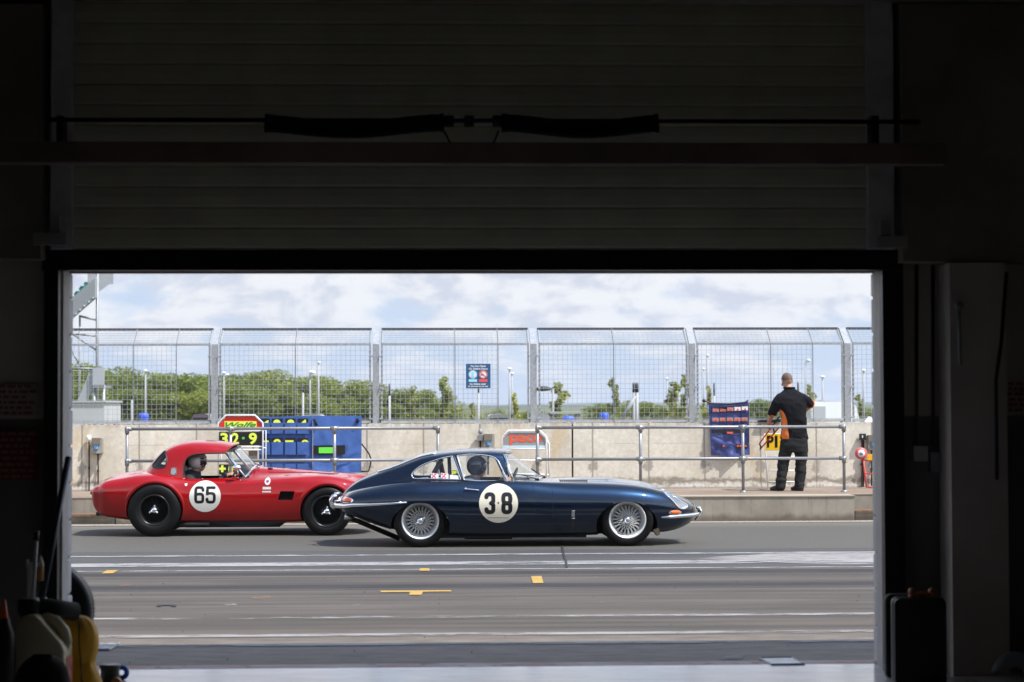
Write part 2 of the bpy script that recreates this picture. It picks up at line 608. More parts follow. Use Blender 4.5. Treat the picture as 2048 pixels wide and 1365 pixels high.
def apron_b(q, co):
    x, y, z = q.sep(co)
    sp = q.noise(co, 55, 4, 0.8)
    big = q.noise(q.vmath('MULTIPLY', co, (0.3, 0.9, 1)), 1.4, 6, 0.62)
    c = q.mix(q.ramp(big, 0.3, 0.7), (0.056, 0.046, 0.038), (0.101, 0.084, 0.071))
    c = q.mix(q.ramp(sp, 0.35, 0.65, 0.0, 0.3), c, (0.125, 0.112, 0.101))
    st = q.noise(q.vmath('MULTIPLY', co, (0.16, 6.5, 1)), 1.0, 6, 0.64)
    c = q.mix(q.ramp(st, 0.46, 0.66, 0, 0.75), c, (0.036, 0.033, 0.031))
    st3 = q.noise(q.vmath('MULTIPLY', co, (0.35, 16, 1)), 1.0, 5, 0.66)
    c = q.mix(q.ramp(st3, 0.62, 0.74, 0, 0.55), c, (0.165, 0.15, 0.138))
    wob = q.math('MULTIPLY', q.math('SUBTRACT', q.noise(q.vmath('MULTIPLY', co, (0.28, 0, 0)), 1.0, 4), 0.5), 0.22)
    yw = q.math('ADD', y, wob)
    edge = q.noise(q.vmath('MULTIPLY', co, (1.3, 30, 1)), 1.0, 4, 0.65)
    for py, hw, amt in ((1146, 0.21, 0.92), (1153, 0.06, 0.5), (1171.5, 0.22, 0.95), (1178, 0.06, 0.6), (1186, 0.05, 0.32), (1199, 0.09, 0.25)):
        k = q.band(yw, Yg(py), hw, hw * 0.45)
        k = q.math('MULTIPLY', k, q.ramp(edge, 0.30, 0.56, 0.45, 1.0))
        c = q.mix(q.math('MULTIPLY', k, amt), c, (0.019, 0.0185, 0.021))
    # scuffed concrete towards the doors, its colour lightened to offset the building's shadow
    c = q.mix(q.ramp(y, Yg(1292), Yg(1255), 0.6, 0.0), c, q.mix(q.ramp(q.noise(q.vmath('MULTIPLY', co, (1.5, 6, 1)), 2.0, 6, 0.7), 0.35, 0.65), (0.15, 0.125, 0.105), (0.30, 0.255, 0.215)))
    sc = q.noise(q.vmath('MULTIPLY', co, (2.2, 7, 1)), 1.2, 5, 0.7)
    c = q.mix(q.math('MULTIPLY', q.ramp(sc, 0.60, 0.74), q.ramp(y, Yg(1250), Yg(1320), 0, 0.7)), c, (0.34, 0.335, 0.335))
    blot = q.noise(q.vmath('MULTIPLY', co, (1.0, 2.2, 1)), 2.2, 3, 0.5)
    c = q.mix(q.ramp(blot, 0.70, 0.76, 0, 0.6), c, (0.05, 0.046, 0.044))
    worn = q.ramp(y, Yg(1297), Yg(1272), 1.0, 0.0)
    return c, sp, q.math('MULTIPLY_ADD', worn, -0.10, 0.80)
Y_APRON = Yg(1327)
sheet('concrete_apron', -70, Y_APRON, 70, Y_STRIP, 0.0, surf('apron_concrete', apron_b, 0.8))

def thresh_b(q, co):
    n = q.noise(q.vmath('MULTIPLY', co, (2.4, 26, 1)), 1.0, 5, 0.7)
    c = q.mix(q.ramp(n, 0.44, 0.62), (0.36, 0.215, 0.195), (0.55, 0.51, 0.50))
    c = q.mix(q.ramp(q.noise(co, 7, 4), 0.55, 0.7), c, (0.16, 0.13, 0.125))
    return c, n
Y_SILL = Yg(1335)
sheet('door_threshold', -40, Y_SILL, 40, Y_APRON, 0.004, surf('worn_red_threshold', thresh_b, 0.7))
def floor_b(q, co):
    x, y, z = q.sep(co)
    n = q.noise(q.vmath('MULTIPLY', co, (1.1, 3.2, 1)), 1.4, 6, 0.66)
    c = q.mix(q.ramp(n, 0.36, 0.62), (0.62, 0.62, 0.64), (0.84, 0.84, 0.86))
    n2 = q.noise(q.vmath('MULTIPLY', co, (3, 15, 1)), 1.0, 5, 0.7)
    c = q.mix(q.math('MULTIPLY', q.ramp(n2, 0.52, 0.66), q.ramp(y, Yg(1350), Yg(1338), 0.15, 0.8)), c, (0.24, 0.235, 0.24))
    return c, None, q.ramp(n, 0.3, 0.7, 0.20, 0.09)
sheet('garage_floor', -5, -6.5, 5.5, Y_SILL, 0.004, surf('painted_garage_floor', floor_b))

# road markings: worn paint, real sheets 4 mm above the surface below
def paint(name, col, wear):
    def bld(q, co):
        n = q.noise(q.vmath('MULTIPLY', co, (3.2, 26, 1)), 1.0, 5, 0.72)
        n2 = q.noise(q.vmath('MULTIPLY', co, (0.7, 3, 1)), 1.0, 4)
        a = q.ramp(q.math('MULTIPLY_ADD', n2, 0.6, n), wear - 0.07, wear + 0.05)
        c = q.mix(q.ramp(n, 0.3, 0.7), tuple(v * 0.78 for v in col), col)
        return c, None, 0.7, a
    return surf(name, bld, 0.7)
P_WHITE = paint('white_road_paint', (0.31, 0.305, 0.305), 0.76)
P_WORN = paint('worn_white_road_paint', (0.36, 0.355, 0.35), 0.78)
P_VWORN = paint('very_worn_white_road_paint', (0.36, 0.355, 0.35), 0.83)
P_YEL = paint('yellow_road_paint', (0.46, 0.29, 0.07), 0.62)
P_ORA = paint('faded_orange_paint', (0.40, 0.19, 0.07), 0.90)
P_BLK = paint('black_road_paint', (0.02, 0.02, 0.022), 0.62)
def line(py, thick_px, mat, x0=-60, x1=60, z=0.005):
    ya, yb = Yg(py + thick_px / 2), Yg(py - thick_px / 2)
    xs = np.linspace(x0, x1, 60)
    mb = MB()
    rr = np.random.default_rng(int(py))
    w = np.cumsum(rr.normal(0, 0.004, 60)); w -= w.mean()
    A = [[(x, ya + d * 0.5, z), (x, yb + d * 0.5, z)] for x, d in zip(xs, w)]
    mb.grid(A, smooth=False, flip=True)
    return structure(mb.build('road_marking', mat))
line(1109.5, 2.2, P_WORN)
line(1127, 7, P_WHITE)
line(1139, 1.6, P_WORN)
line(1234, 3.6, P_VWORN)
line(1269, 5.0, P_WHITE)
line(1288, 4.6, P_WORN)
def gpoly(pts, mat, z=0.006, name='road_marking'):
    mb = MB()
    q = [G(x, y) for x, y in pts]
    vs = [(v.x, v.y, z) for v in q]
    a = sum(vs[i][0] * vs[(i + 1) % len(vs)][1] - vs[(i + 1) % len(vs)][0] * vs[i][1] for i in range(len(vs)))
    if a < 0:
        vs = vs[::-1]
    mb.add(vs, [tuple(range(len(vs)))])
    return structure(mb.build(name, mat))
gpoly([(761, 1183), (902, 1182), (903, 1184.6), (846, 1185.2), (843, 1191.5), (818, 1191.5), (820, 1185.6), (762, 1186)], P_YEL)
gpoly([(1062, 1154), (1083, 1153.5), (1087, 1167.5), (1066, 1168)], P_YEL)
gpoly([(840, 1138), (858, 1138), (860, 1143), (839, 1143)], P_YEL)
gpoly([(214, 1142), (237, 1141.5), (226, 1148), (203, 1148.5)], P_YEL)
gpoly([(140, 1147), (203, 1147), (203, 1149.5), (140, 1150)], P_ORA)
gpoly([(238, 1172), (292, 1170), (300, 1174), (240, 1176)], P_ORA)
gpoly([(505, 1196), (540, 1194), (544, 1198), (500, 1201)], P_ORA)
gpoly([(312, 1214), (318, 1211), (353, 1211), (352, 1215), (342, 1215), (343, 1213), (322, 1213), (322, 1215)], P_BLK)
gpoly([(1442, 1320), (1456, 1312), (1490, 1312), (1482, 1319)], P_WHITE)
gpoly([(446, 1210), (470, 1209), (476, 1213), (450, 1213)], P_VWORN)
gpoly([(705, 1211), (722, 1210), (722, 1212), (706, 1213)], P_VWORN)
# expansion joint across the lane
mbj = MB()
pts = [G(1121, 1074), G(1124, 1090), G(1126, 1106), G(1131, 1122), G(1134, 1136)]
vs = []
for p in pts:
    vs += [(p.x - 0.012, p.y, 0.009), (p.x + 0.012, p.y, 0.009)]
mbj.add(vs, [(2 * i, 2 * i + 1, 2 * i + 3, 2 * i + 2) for i in range(4)])
structure(mbj.build('pavement_joint', pm('joint_tar', (0.02, 0.02, 0.02), 0.7)))

# grit and small debris lying about on the apron
mb = MB()
for k in range(150):
    x, y = rng.uniform(-3.2, 4.2), rng.uniform(13.0, 23.5)
    s_ = rng.uniform(0.002, 0.0055)
    mb.ball((x, y, s_ * .5), s_, 5, 3, (1.5, 1, .7))
lit = mb.build('loose_grit', pm('grit_stones', (0.13, 0.115, 0.10), 0.9, 0, 0.5, 3, island=0.8))
lit['kind'] = 'stuff'
# small covers set in the apron
def cover(name, label, pts, mat, frame=None):
    c = G(sum(p[0] for p in pts) / 4, sum(p[1] for p in pts) / 4)
    t = thing(name, label, 'cover', (c.x, c.y, 0.0))
    q = [G(x, y) for x, y in pts]
    mb = MB()
    mb.add([(v.x, v.y, z) for z in (0.002, 0.008) for v in q], [(3, 2, 1, 0), (4, 5, 6, 7), (0, 1, 5, 4), (1, 2, 6, 5), (2, 3, 7, 6), (3, 0, 4, 7)])
    mb.build('plate', mat, t, fix=True)
    mb = MB()
    ql = [Vector((v.x, v.y, 0.006)) for v in q]
    mb.tube(ql, 0.008, 4, closed=True)
    mb.build('rim', M['galv_dark'], t)
    return t
cover('floor_cover', 'pale metal cover plate set in the apron before the garage threshold', [(1520, 1319), (1584, 1318), (1608, 1331), (1544, 1332)], pm('worn_plate', (0.60, 0.60, 0.60), 0.5, 0.3, 0.3, 6))
cover('drain_cover', 'dark patterned drain cover in the apron by the yellow bag', [(164, 1290), (238, 1289), (218, 1302), (144, 1303)], pm('grate', (0.26, 0.26, 0.265), 0.6, 0.2, 0.6, 18))

# ------------------------------------------------------------------ platform, pit wall
def conc_face(base, dirt, zc):
    def bld(q, co):
        x, y, z = q.sep(co)
        n = q.noise(co, 2.2, 6, 0.65)
        c = q.mix(q.ramp(n, 0.32, 0.68), tuple(v * 0.72 for v in base), base)
        drip = q.noise(q.vmath('MULTIPLY', co, (7, 1, 0.7)), 1.0, 5, 0.65)
        c = q.mix(q.ramp(drip, 0.52, 0.72, 0, 0.55), c, dirt)
        sp = q.noise(co, 60, 3)
        c = q.mix(q.ramp(sp, 0.62, 0.72, 0, 0.5), c, dirt)
        low = q.ramp(q.math('ADD', z, q.math('MULTIPLY', q.noise(q.vmath('MULTIPLY', co, (3, 1, 3)), 1.5, 5), -0.16)), -0.06, 0.06, 0.75, 0.0)
        c = q.mix(low, c, tuple(v * 0.7 for v in dirt))
        return c, sp
    return bld
M['kerb_conc'] = surf('kerb_concrete', conc_face((0.33, 0.30, 0.245), (0.12, 0.105, 0.082), 0), 0.9)
def pave_b(q, co):
    x, y, z = q.sep(co)
    n = q.noise(q.vmath('MULTIPLY', co, (0.6, 3.5, 1)), 2.0, 6, 0.65)
    c = q.mix(q.ramp(n, 0.3, 0.7), (0.17, 0.125, 0.092), (0.30, 0.235, 0.18))
    fy = q.math('FRACT', q.math('DIVIDE', y, 0.30))
    j = q.band(fy, 0.5, 0.03, 0.02)
    c = q.mix(q.math('MULTIPLY', j, 0.6), c, (0.10, 0.075, 0.055))
    edge = q.ramp(y, 0.30, 0.38, 1, 0)
    c = q.mix(edge, c, q.mix(q.ramp(n, 0.3, 0.7), (0.30, 0.25, 0.19), (0.42, 0.37, 0.29)))
    return c, n
M['plat_top'] = surf('platform_paving', pave_b, 0.9)
xl = P(232, 1020, Y_KERB).x
xr = P(1709, 1010, Y_KERB).x
plat = thing('pit_platform', 'low concrete pit wall platform with brown paved top running along the lane', 'platform', (0, Y_KERB, 0))
mb = MB()
mb.box((xl, Y_KERB, -0.1), (xr, Y_KERB + 0.42, Z_PLAT - 0.004))
mb.box((-60, Y_KERB + 0.42, -0.1), (60, Y_WALL + 0.3, Z_PLAT - 0.004))
mb.build('concrete_base', M['kerb_conc'], plat)
mb = MB()
mb.box((xl - 0.01, Y_KERB - 0.012, Z_PLAT - 0.004), (xr + 0.01, Y_KERB + 0.415, Z_PLAT + 0.012))
mb.box((-60, Y_KERB + 0.415, Z_PLAT - 0.004), (60, Y_WALL + 0.25, Z_PLAT + 0.012))
o = mb.build('paving', M['plat_top'], plat)
for nm_x0, nm_x1 in ((-60, xl - 0.012), (xr + 0.012, 60)):
    mb = MB()
    mb.box((nm_x0, Y_KERB + 0.02, -0.1), (nm_x1, Y_KERB + 0.41, 0.118))
    st = mb.build('step', M['kerb_conc'], plat)
    mb = MB()
    mb.box((nm_x0, Y_KERB - 0.01, 0.119), (nm_x1, Y_KERB + 0.41, 0.150))
    mb.build('step_tread', pm('brown_step_edge', (0.17, 0.10, 0.06), 0.85, 0, 0.35, 8), st)
def grit_b(q, co):
    n = q.noise(co, 30, 4, 0.7)
    return q.mix(q.ramp(n, 0.35, 0.65), (0.15, 0.125, 0.095), (0.44, 0.38, 0.31)), n
sheet('gutter', -60, Y_KERB - 0.34, 60, Y_KERB + 0.03, 0.007, surf('gutter_grit', grit_b, 0.9))

XS = P(1297, 900, Y_WALL).x
PITCHX = P(1409, 900, Y_WALL).x - XS
def wall_b(q, co):
    x, y, z = q.sep(co)
    n = q.noise(co, 1.3, 6, 0.62)
    c = q.mix(q.ramp(n, 0.3, 0.7), (0.59, 0.53, 0.42), (0.84, 0.785, 0.655))
    bay = q.noise(q.comb(q.math('FLOOR', q.math('DIVIDE', q.math('SUBTRACT', x, XS), PITCHX)), 0, 0), 3.7, 1)
    c = q.mix(q.ramp(bay, 0.35, 0.65, 0.0, 0.35), c, (0.70, 0.68, 0.62))
    och = q.noise(q.vmath('MULTIPLY', co, (1.7, 1, 0.5)), 1.0, 5, 0.6)
    c = q.mix(q.ramp(och, 0.56, 0.70, 0, 0.62), c, (0.58, 0.42, 0.22))
    drip = q.noise(q.vmath('MULTIPLY', co, (9, 1, 0.8)), 1.0, 5, 0.65)
    c = q.mix(q.ramp(drip, 0.58, 0.76, 0, 0.30), c, (0.40, 0.35, 0.29))
    # formwork joints, with grey patches where the ties were
    u = q.math('SUBTRACT', q.math('FRACT', q.math('ADD', q.math('DIVIDE', q.math('SUBTRACT', x, XS), PITCHX), 0.5)), 0.5)
    ux = q.math('MULTIPLY', u, PITCHX)
    jw = q.math('ADD', ux, q.math('MULTIPLY', q.math('SUBTRACT', q.noise(q.vmath('MULTIPLY', co, (1, 1, 6)), 2, 4), 0.5), 0.02))
    j = q.band(jw, 0.0, 0.012, 0.010)
    c = q.mix(q.math('MULTIPLY', j, 0.8), c, (0.27, 0.23, 0.18))
    hz = q.band(q.math('ADD', z, q.math('MULTIPLY', q.noise(q.vmath('MULTIPLY', co, (3, 1, 1)), 2, 3), 0.01)), Z_PLAT + 0.72, 0.006, 0.005)
    c = q.mix(q.math('MULTIPLY', hz, q.ramp(q.noise(q.vmath('MULTIPLY', co, (1.2, 1, 1)), 1, 2), 0.45, 0.6, 0, 0.5)), c, (0.36, 0.32, 0.26))
    blot = q.noise(co, 3.3, 5, 0.7)
    c = q.mix(q.ramp(blot, 0.58, 0.70, 0, 0.42), c, (0.40, 0.365, 0.31))
    mott = q.noise(co, 14, 5, 0.75)
    c = q.mix(q.ramp(mott, 0.40, 0.62, 0.24, 0.0), c, (0.36, 0.325, 0.27))
    rag = q.noise(co, 9, 4, 0.7)
    r2 = q.math('ADD', q.math('POWER', q.math('DIVIDE', ux, 0.10), 2), q.math('POWER', q.math('DIVIDE', q.math('SUBTRACT', z, Z_PLAT + 0.36), 0.135), 2))
    sp_ = q.ramp(q.math('MULTIPLY_ADD', rag, 3.4, q.math('MULTIPLY', r2, .8)), 1.85, 2.35, 0.92, 0.0)
    c = q.mix(sp_, c, (0.36, 0.325, 0.275))
    # splashed, spalled foot of the wall
    foot = q.math('ADD', z, q.math('MULTIPLY', q.math('SUBTRACT', q.noise(q.vmath('MULTIPLY', co, (2.6, 1, 4)), 1.5, 6, 0.7), 0.5), 0.34))
    c = q.mix(q.ramp(foot, Z_PLAT + 0.02, Z_PLAT + 0.13, 0.8, 0), c, (0.78, 0.76, 0.72))
    fd = q.band(foot, Z_PLAT + 0.13, 0.035, 0.03)
    c = q.mix(q.math('MULTIPLY', fd, 0.85), c, (0.24, 0.21, 0.17))
    chip = q.noise(co, 16, 5, 0.75)
    c = q.mix(q.math('MULTIPLY', q.ramp(chip, 0.52, 0.60, 0, 0.75), q.ramp(z, Z_PLAT + 0.10, Z_PLAT + 0.24, 1, 0)), c, (0.33, 0.295, 0.25))
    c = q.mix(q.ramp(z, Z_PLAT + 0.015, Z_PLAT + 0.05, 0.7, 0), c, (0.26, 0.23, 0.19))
    pit = q.noise(co, 42, 3, 0.6)
    c = q.mix(q.ramp(pit, 0.66, 0.74, 0, 0.6), c, (0.24, 0.21, 0.17))
    top = q.ramp(z, Z_WALL - 0.10, Z_WALL, 0, 0.4)
    c = q.mix(q.math('MULTIPLY', top, q.ramp(drip, 0.40, 0.60)), c, (0.26, 0.215, 0.165))
    return c, q.math('ADD', q.math('MULTIPLY', pit, 0.5), q.math('MULTIPLY', j, -1.0))
M['wall'] = surf('pit_wall_concrete', wall_b, 0.92, 0.35)
pw = thing('pit_wall', 'weathered cream concrete pit wall with stained joints behind the railings', 'wall', (0, Y_WALL, 0))
XJ = P(1145, 900, Y_WALL).x
seg = 9.0 * PITCHX
k0 = -7
for k in range(k0, 8):
    mb = MB()
    a, c = XJ + k * seg + 0.014, XJ + (k + 1) * seg - 0.014
    mb.box((a, Y_WALL, Z_PLAT - 0.02), (c, Y_WALL + 0.36, Z_WALL))
    mb.build('wall_segment', M['wall'], pw)
mb = MB()
mb.box((-60, Y_WALL + 0.04, Z_PLAT), (60, Y_WALL + 0.3, Z_WALL - 0.01))
mb.build('joint_filler', pm('joint_filler', (0.10, 0.085, 0.07), 0.95, 0, 0.4, 10), pw)
# loose grit and mortar on the wall top
mb = MB()
for i in range(130):
    x = rng.uniform(-6, 6)
    s_ = rng.uniform(0.008, 0.022)
    mb.ball((x, Y_WALL + rng.uniform(0.03, 0.3), Z_WALL + s_ * 0.4), s_, 5, 3, (1.8, 1, 0.6))
mb.build('crumbled_mortar', pm('mortar', (0.36, 0.26, 0.19), 0.95, 0, 0.4, 4), pw)

# ------------------------------------------------------------------ debris fence
posts_px = [-210, 108, 429.5, 752, 1067, 1384, 1694.5, 2003, 2310]
def zY(py, Y):
    return P(1024, py, Y).z
Z_BEND, Z_TOPF, CRANK = zY(688.5, Y_FENCE), zY(657.5, Y_FENCE + 0.4), 0.42
fence = thing('debris_fence', 'tall galvanised mesh debris fence with cranked posts on top of the pit wall', 'fence', (0, Y_FENCE, Z_WALL))
pxs = [P(p, 770, Y_FENCE).x for p in posts_px]
for x in pxs:
    mb = MB()
    a = 0.049
    mb.box((x - a, Y_FENCE - 0.05, Z_WALL - 0.01), (x + a, Y_FENCE + 0.05, Z_BEND))
    v = [(x + sx * a, Y_FENCE + sy * 0.05 + d, z) for d, z in ((0, Z_BEND + 0.001), (CRANK, Z_TOPF)) for sx, sy in ((-1, -1), (1, -1), (1, 1), (-1, 1))]
    mb.add(v, [(0, 1, 5, 4), (1, 2, 6, 5), (2, 3, 7, 6), (3, 0, 4, 7), (4, 5, 6, 7), (3, 2, 1, 0)])
    mb.box((x - 0.10, Y_FENCE - 0.09, Z_WALL), (x + 0.10, Y_FENCE + 0.09, Z_WALL + 0.014))
    p = mb.build('post', M['galv'], fence)
    mb = MB()
    for sx in (-1, 1):
        for zz in (Z_WALL + 0.07, Z_WALL + 0.55, Z_WALL + 1.05):
            mb.box((x + sx * 0.075 - 0.026, Y_FENCE - 0.066, zz), (x + sx * 0.075 + 0.026, Y_FENCE - 0.055, zz + 0.022))
            mb.ball((x + sx * 0.066, Y_FENCE - 0.072, zz + 0.011), 0.011, 6, 4)
    mb.build('clamp', M['galv'], p)
def fence_panel(x0, x1, bars, gap):
    """frame, wire mesh; gap = (xa, xb) left without mesh below the bend"""
    f, t = MB(), 0.017
    zb = zY(843.5, Y_FENCE)
    yb = Y_FENCE - 0.035
    def crank(zf):
        return yb + CRANK * zf, Z_BEND + (Z_TOPF - Z_BEND) * zf
    f.box((x0, yb, zb - 0.022), (x1, yb + 0.03, zb + 0.022))
    f.box((x0, yb, zb + 0.030), (x1, yb + 0.02, zb + 0.038))
    f.box((x0, yb, Z_BEND - 0.02), (x1, yb + 0.034, Z_BEND + 0.016))
    for x in (x0, x1 - 0.028):
        f.box((x, yb + 0.002, zb + 0.04), (x + 0.028, yb + 0.03, Z_BEND - 0.021))
        f.tube([(x + 0.014, yb + 0.016, Z_BEND + 0.014), (x + 0.014, crank(1)[0] + 0.01, Z_TOPF - 0.02)], 0.016, 4)
    fr = f.build('panel_frame', M['galv'], fence)
    tp = MB()
    tp.box((x0, yb + CRANK - 0.01, Z_TOPF - 0.026), (x1, yb + CRANK + 0.05, Z_TOPF + 0.012))
    tp.build('top_rail', pm('dark_rail', (0.10, 0.105, 0.12), 0.5, 0.4), fr) if 'top_rail_m' not in M else tp.build('top_rail', M['top_rail_m'], fr)
    w = MB()
    hw = 0.0022
    step = 0.0755
    xa, xb = (x0 + 0.03, x1 - 0.03)
    ex = gap[0] if gap else xb
    for z in np.arange(zb + 0.06, Z_BEND - 0.03, step):
        w.box((xa, yb + 0.006, z - hw), (ex, yb + 0.006 + 2 * hw, z + hw))
    for x in np.arange(xa + 0.05, ex, step):
        w.box((x - hw, yb + 0.0125, zb + 0.02), (x + hw, yb + 0.0125 + 2 * hw, Z_BEND - 0.01))
    for zf in np.arange(0.13, 0.97, 0.145):
        y, z = crank(zf)
        w.box((xa, y - hw, z - hw), (xb, y + hw, z + hw))
    for x in np.arange(xa + 0.05, xb, step):
        y, z = crank(1.0)
        w.tube([(x, yb + 0.012, Z_BEND), (x, y + 0.004, z)], hw, 4, False)
    # turned wire ends gripping the frame
    for z in np.arange(zb + 0.06, Z_BEND - 0.03, step):
        for x in (x0 - 0.004, (x1 - 0.034 if not gap else None)):
            if x is not None:
                w.box((x, yb - 0.007, z - 0.006), (x + 0.038, yb + 0.001, z + 0.006))
    w.build('wire_mesh', M['wire'], fr)
    d = MB()
    for x in bars:
        d.box((x - 0.0075, yb - 0.006, zb - 0.02), (x + 0.0075, yb - 0.0005, Z_BEND))
        d.tube([(x, yb - 0.004, Z_BEND), (x, crank(1)[0] - 0.012, Z_TOPF)], 0.008, 4)
    if bars:
        d.build('seam_bar', M['galv_dark'], fr)
M['top_rail_m'] = pm('dark_rail', (0.09, 0.095, 0.11), 0.5, 0.4)
def fx(p):
    return P(p, 770, Y_FENCE).x
fence_panel(fx(-199), fx(97), [fx(-50)], None)
fence_panel(fx(118), fx(421), [fx(268), fx(353)], (fx(353), fx(418)))
fence_panel(fx(439), fx(742), [fx(591)], None)
fence_panel(fx(762), fx(1058), [fx(910), fx(996)], (fx(996), fx(1056)))
fence_panel(fx(1077), fx(1375), [fx(1227)], None)
fence_panel(fx(1393), fx(1686), [fx(1541), fx(1625)], (fx(1625), fx(1683)))
fence_panel(fx(1704), fx(1994), [fx(1850)], None)
fence_panel(fx(2012), fx(2300), [fx(2150)], None)

# notice on the fence
YN = Y_FENCE - 0.075
sg = thing('safety_sign', 'square navy safety sign reading Do Not Climb On Debris Fence hung on the mesh fence', 'sign', P(956, 776, YN))
mb = MB(); pbox(mb, 932, 728, 981, 777, YN, 0.012)
mb.build('board', pm('navy_sign', (0.025, 0.10, 0.22), 0.4), sg)
YT = YN - 0.003
text_px('Do Not Climb', 941.5, 730.8, 971.5, 734.6, YT, M['white'], sg, bold=0.03)
text_px('On Debris Fence', 937.5, 735.9, 975.5, 739.9, YT, M['white'], sg, bold=0.03)
text_px('No children under', 939.5, 766.4, 972.5, 770.4, YT, M['white'], sg, bold=0.03)
text_px('16 allowed on pit wall', 936.5, 771.3, 976, 775.4, YT, M['white'], sg, bold=0.03)
def disc(mb, px, py, rpx, Y, thick=0.003, n=28, ri=0.0):
    c = P(px, py, Y)
    r = rpx * Y / F_PX
    A = [[(c.x + q * math.cos(2 * math.pi * j / n), Y, c.z + q * math.sin(2 * math.pi * j / n)) for j in range(n)] for q in (r, max(ri * r, 0.0005))]
    mb.grid(A, True, smooth=False)
    return mb
lb = pm('pale_blue', (0.35, 0.68, 0.85), 0.5)
pk = pm('sign_red', (0.72, 0.10, 0.11), 0.5)
mb = MB(); disc(mb, 945.7, 749.4, 8.6, YT); mb.build('pictogram', lb, sg)
mb = MB(); disc(mb, 945.7, 749.4, 6.4, YT - 0.002); mb.build('pictogram', M['white'], sg)
mb = MB(); pbox(mb, 943, 744.5, 948.6, 746.5, YT - 0.005, 0.002); pbox(mb, 943.4, 747.3, 948.2, 754.4, YT - 0.005, 0.002); mb.build('pictogram', lb, sg)
mb = MB(); disc(mb, 966.5, 749.4, 8.6, YT); mb.build('pictogram', M['white'], sg)
mb = MB(); disc(mb, 966.5, 749.4, 8.4, YT - 0.002, ri=0.78)
ppoly(mb, [(960.3, 744.2), (961.3, 743.2), (972.7, 754.4), (971.7, 755.6)], YT - 0.004, 0.0015); mb.build('pictogram', pk, sg)
mb = MB(); pbox(mb, 961, 749.6, 967.5, 750.8, YT - 0.004, 0.0015); mb.build('pictogram', M['ink'], sg)
mb = MB(); pbox(mb, 937.4, 758.8, 954, 764.4, YT, 0.002); mb.build('caption_plate', lb, sg)
mb = MB(); pbox(mb, 958.2, 758.8, 974.8, 764.4, YT, 0.002); mb.build('caption_plate', pk, sg)

# ------------------------------------------------------------------ tube railings
def railing(label, pxlist, group='tube railings along the pit platform', ystart=988):
    x = [P(p, 920, Y_RAIL).x for p in pxlist]
    zt, zm, r = zY(856, Y_RAIL), zY(919.5, Y_RAIL), 0.0225
    t = thing('tube_railing', label, 'railing', ((x[0] + x[-1]) / 2, Y_RAIL, Z_PLAT), group)
    mb = MB(); mb.pipe((x[0], Y_RAIL, zt), (x[-1], Y_RAIL, zt), r, 12)
    mb.build('top_rail', M['railtube'], t)
    mb = MB(); mb.pipe((x[0], Y_RAIL, zm), (x[-1], Y_RAIL, zm), r, 12)
    mb.build('mid_rail', M['railtube'], t)
    for i, a in enumerate(x):
        mb = MB(); mb.pipe((a, Y_RAIL, Z_PLAT), (a, Y_RAIL, zt), r * 1.02, 12)
        mb.lathe([(0.0, 0.035), (0.05, 0.03), (0.052, 0.0)], (a, Y_RAIL, Z_PLAT + 0.012), 'z', 12)
        p = mb.build('post', M['railtube'], t)
        mb = MB()
        for z in (zt, zm):
            end = i in (0, len(x) - 1)
            d = 1 if i == 0 else -1
            mb.pipe((a, Y_RAIL, z - 0.07), (a, Y_RAIL, z + (0.032 if z == zm else 0.03)), r * 1.42, 12)
            if end:
                mb.pipe((a - 0.03 * d, Y_RAIL, z), (a + 0.07 * d, Y_RAIL, z), r * 1.42, 12)
            else:
                mb.pipe((a - 0.06, Y_RAIL, z), (a + 0.06, Y_RAIL, z), r * 1.42, 12)
        mb.build('clamp_fitting', M['railtube'], p)
    return t
railing('galvanised two-rail tube railing in front of the blue number pouches', [254, 461, 669, 876])
railing('galvanised two-rail tube railing in front of the standing mechanic', [1075, 1281, 1486, 1688])

# ------------------------------------------------------------------ the pit garage the picture is taken from
YO, YI = 12.86, 12.42
XL, XR = P(141, 900, YO).x, P(1748.5, 900, YO).x
ZT = P(1024, 541.5, 12.6).z
ZD = P(1024, 835, YI).z
ROOF = 4.16
def blockwork(q, co):
    x, y, z = q.sep(co)
    n = q.noise(co, 3, 5)
    c = q.mix(q.ramp(n, 0.3, 0.7), (0.40, 0.39, 0.39), (0.52, 0.51, 0.51))
    row = q.math('DIVIDE', z, 0.235)
    jz = q.band(q.math('FRACT', row), 0.5, 0.022, 0.01)
    xo = q.math('ADD', q.math('DIVIDE', x, 0.45), q.math('MULTIPLY', q.math('MODULO', q.math('FLOOR', q.math('ADD', row, 0.5)), 2.0), 0.5))
    jx = q.band(q.math('FRACT', xo), 0.5, 0.012, 0.006)
    j = q.math('MAXIMUM', jz, jx)
    c = q.mix(q.math('MULTIPLY', j, 0.7), c, (0.20, 0.19, 0.185))
    return c, q.math('SUBTRACT', n, j)
M['block'] = surf('painted_blockwork', blockwork, 0.8)
def inwall(q, co):
    x, y, z = q.sep(co)
    n = q.noise(co, 1.2, 5)
    c = q.mix(q.ramp(n, 0.3, 0.7), (0.56, 0.52, 0.43), (0.66, 0.615, 0.52))
    c = q.mix(q.ramp(z, ZD - 0.004, ZD + 0.004, 1, 0), c, (0.17, 0.16, 0.15))
    return c, n
M['inwall'] = surf('two_tone_wall_paint', inwall, 0.7)
M['ceil'] = pm('garage_ceiling', (0.34, 0.31, 0.25), 0.85, 0, 0.15, 2)
M['dkroom'] = pm('garage_side_wall', (0.27, 0.245, 0.195), 0.85, 0, 0.2, 1.5)

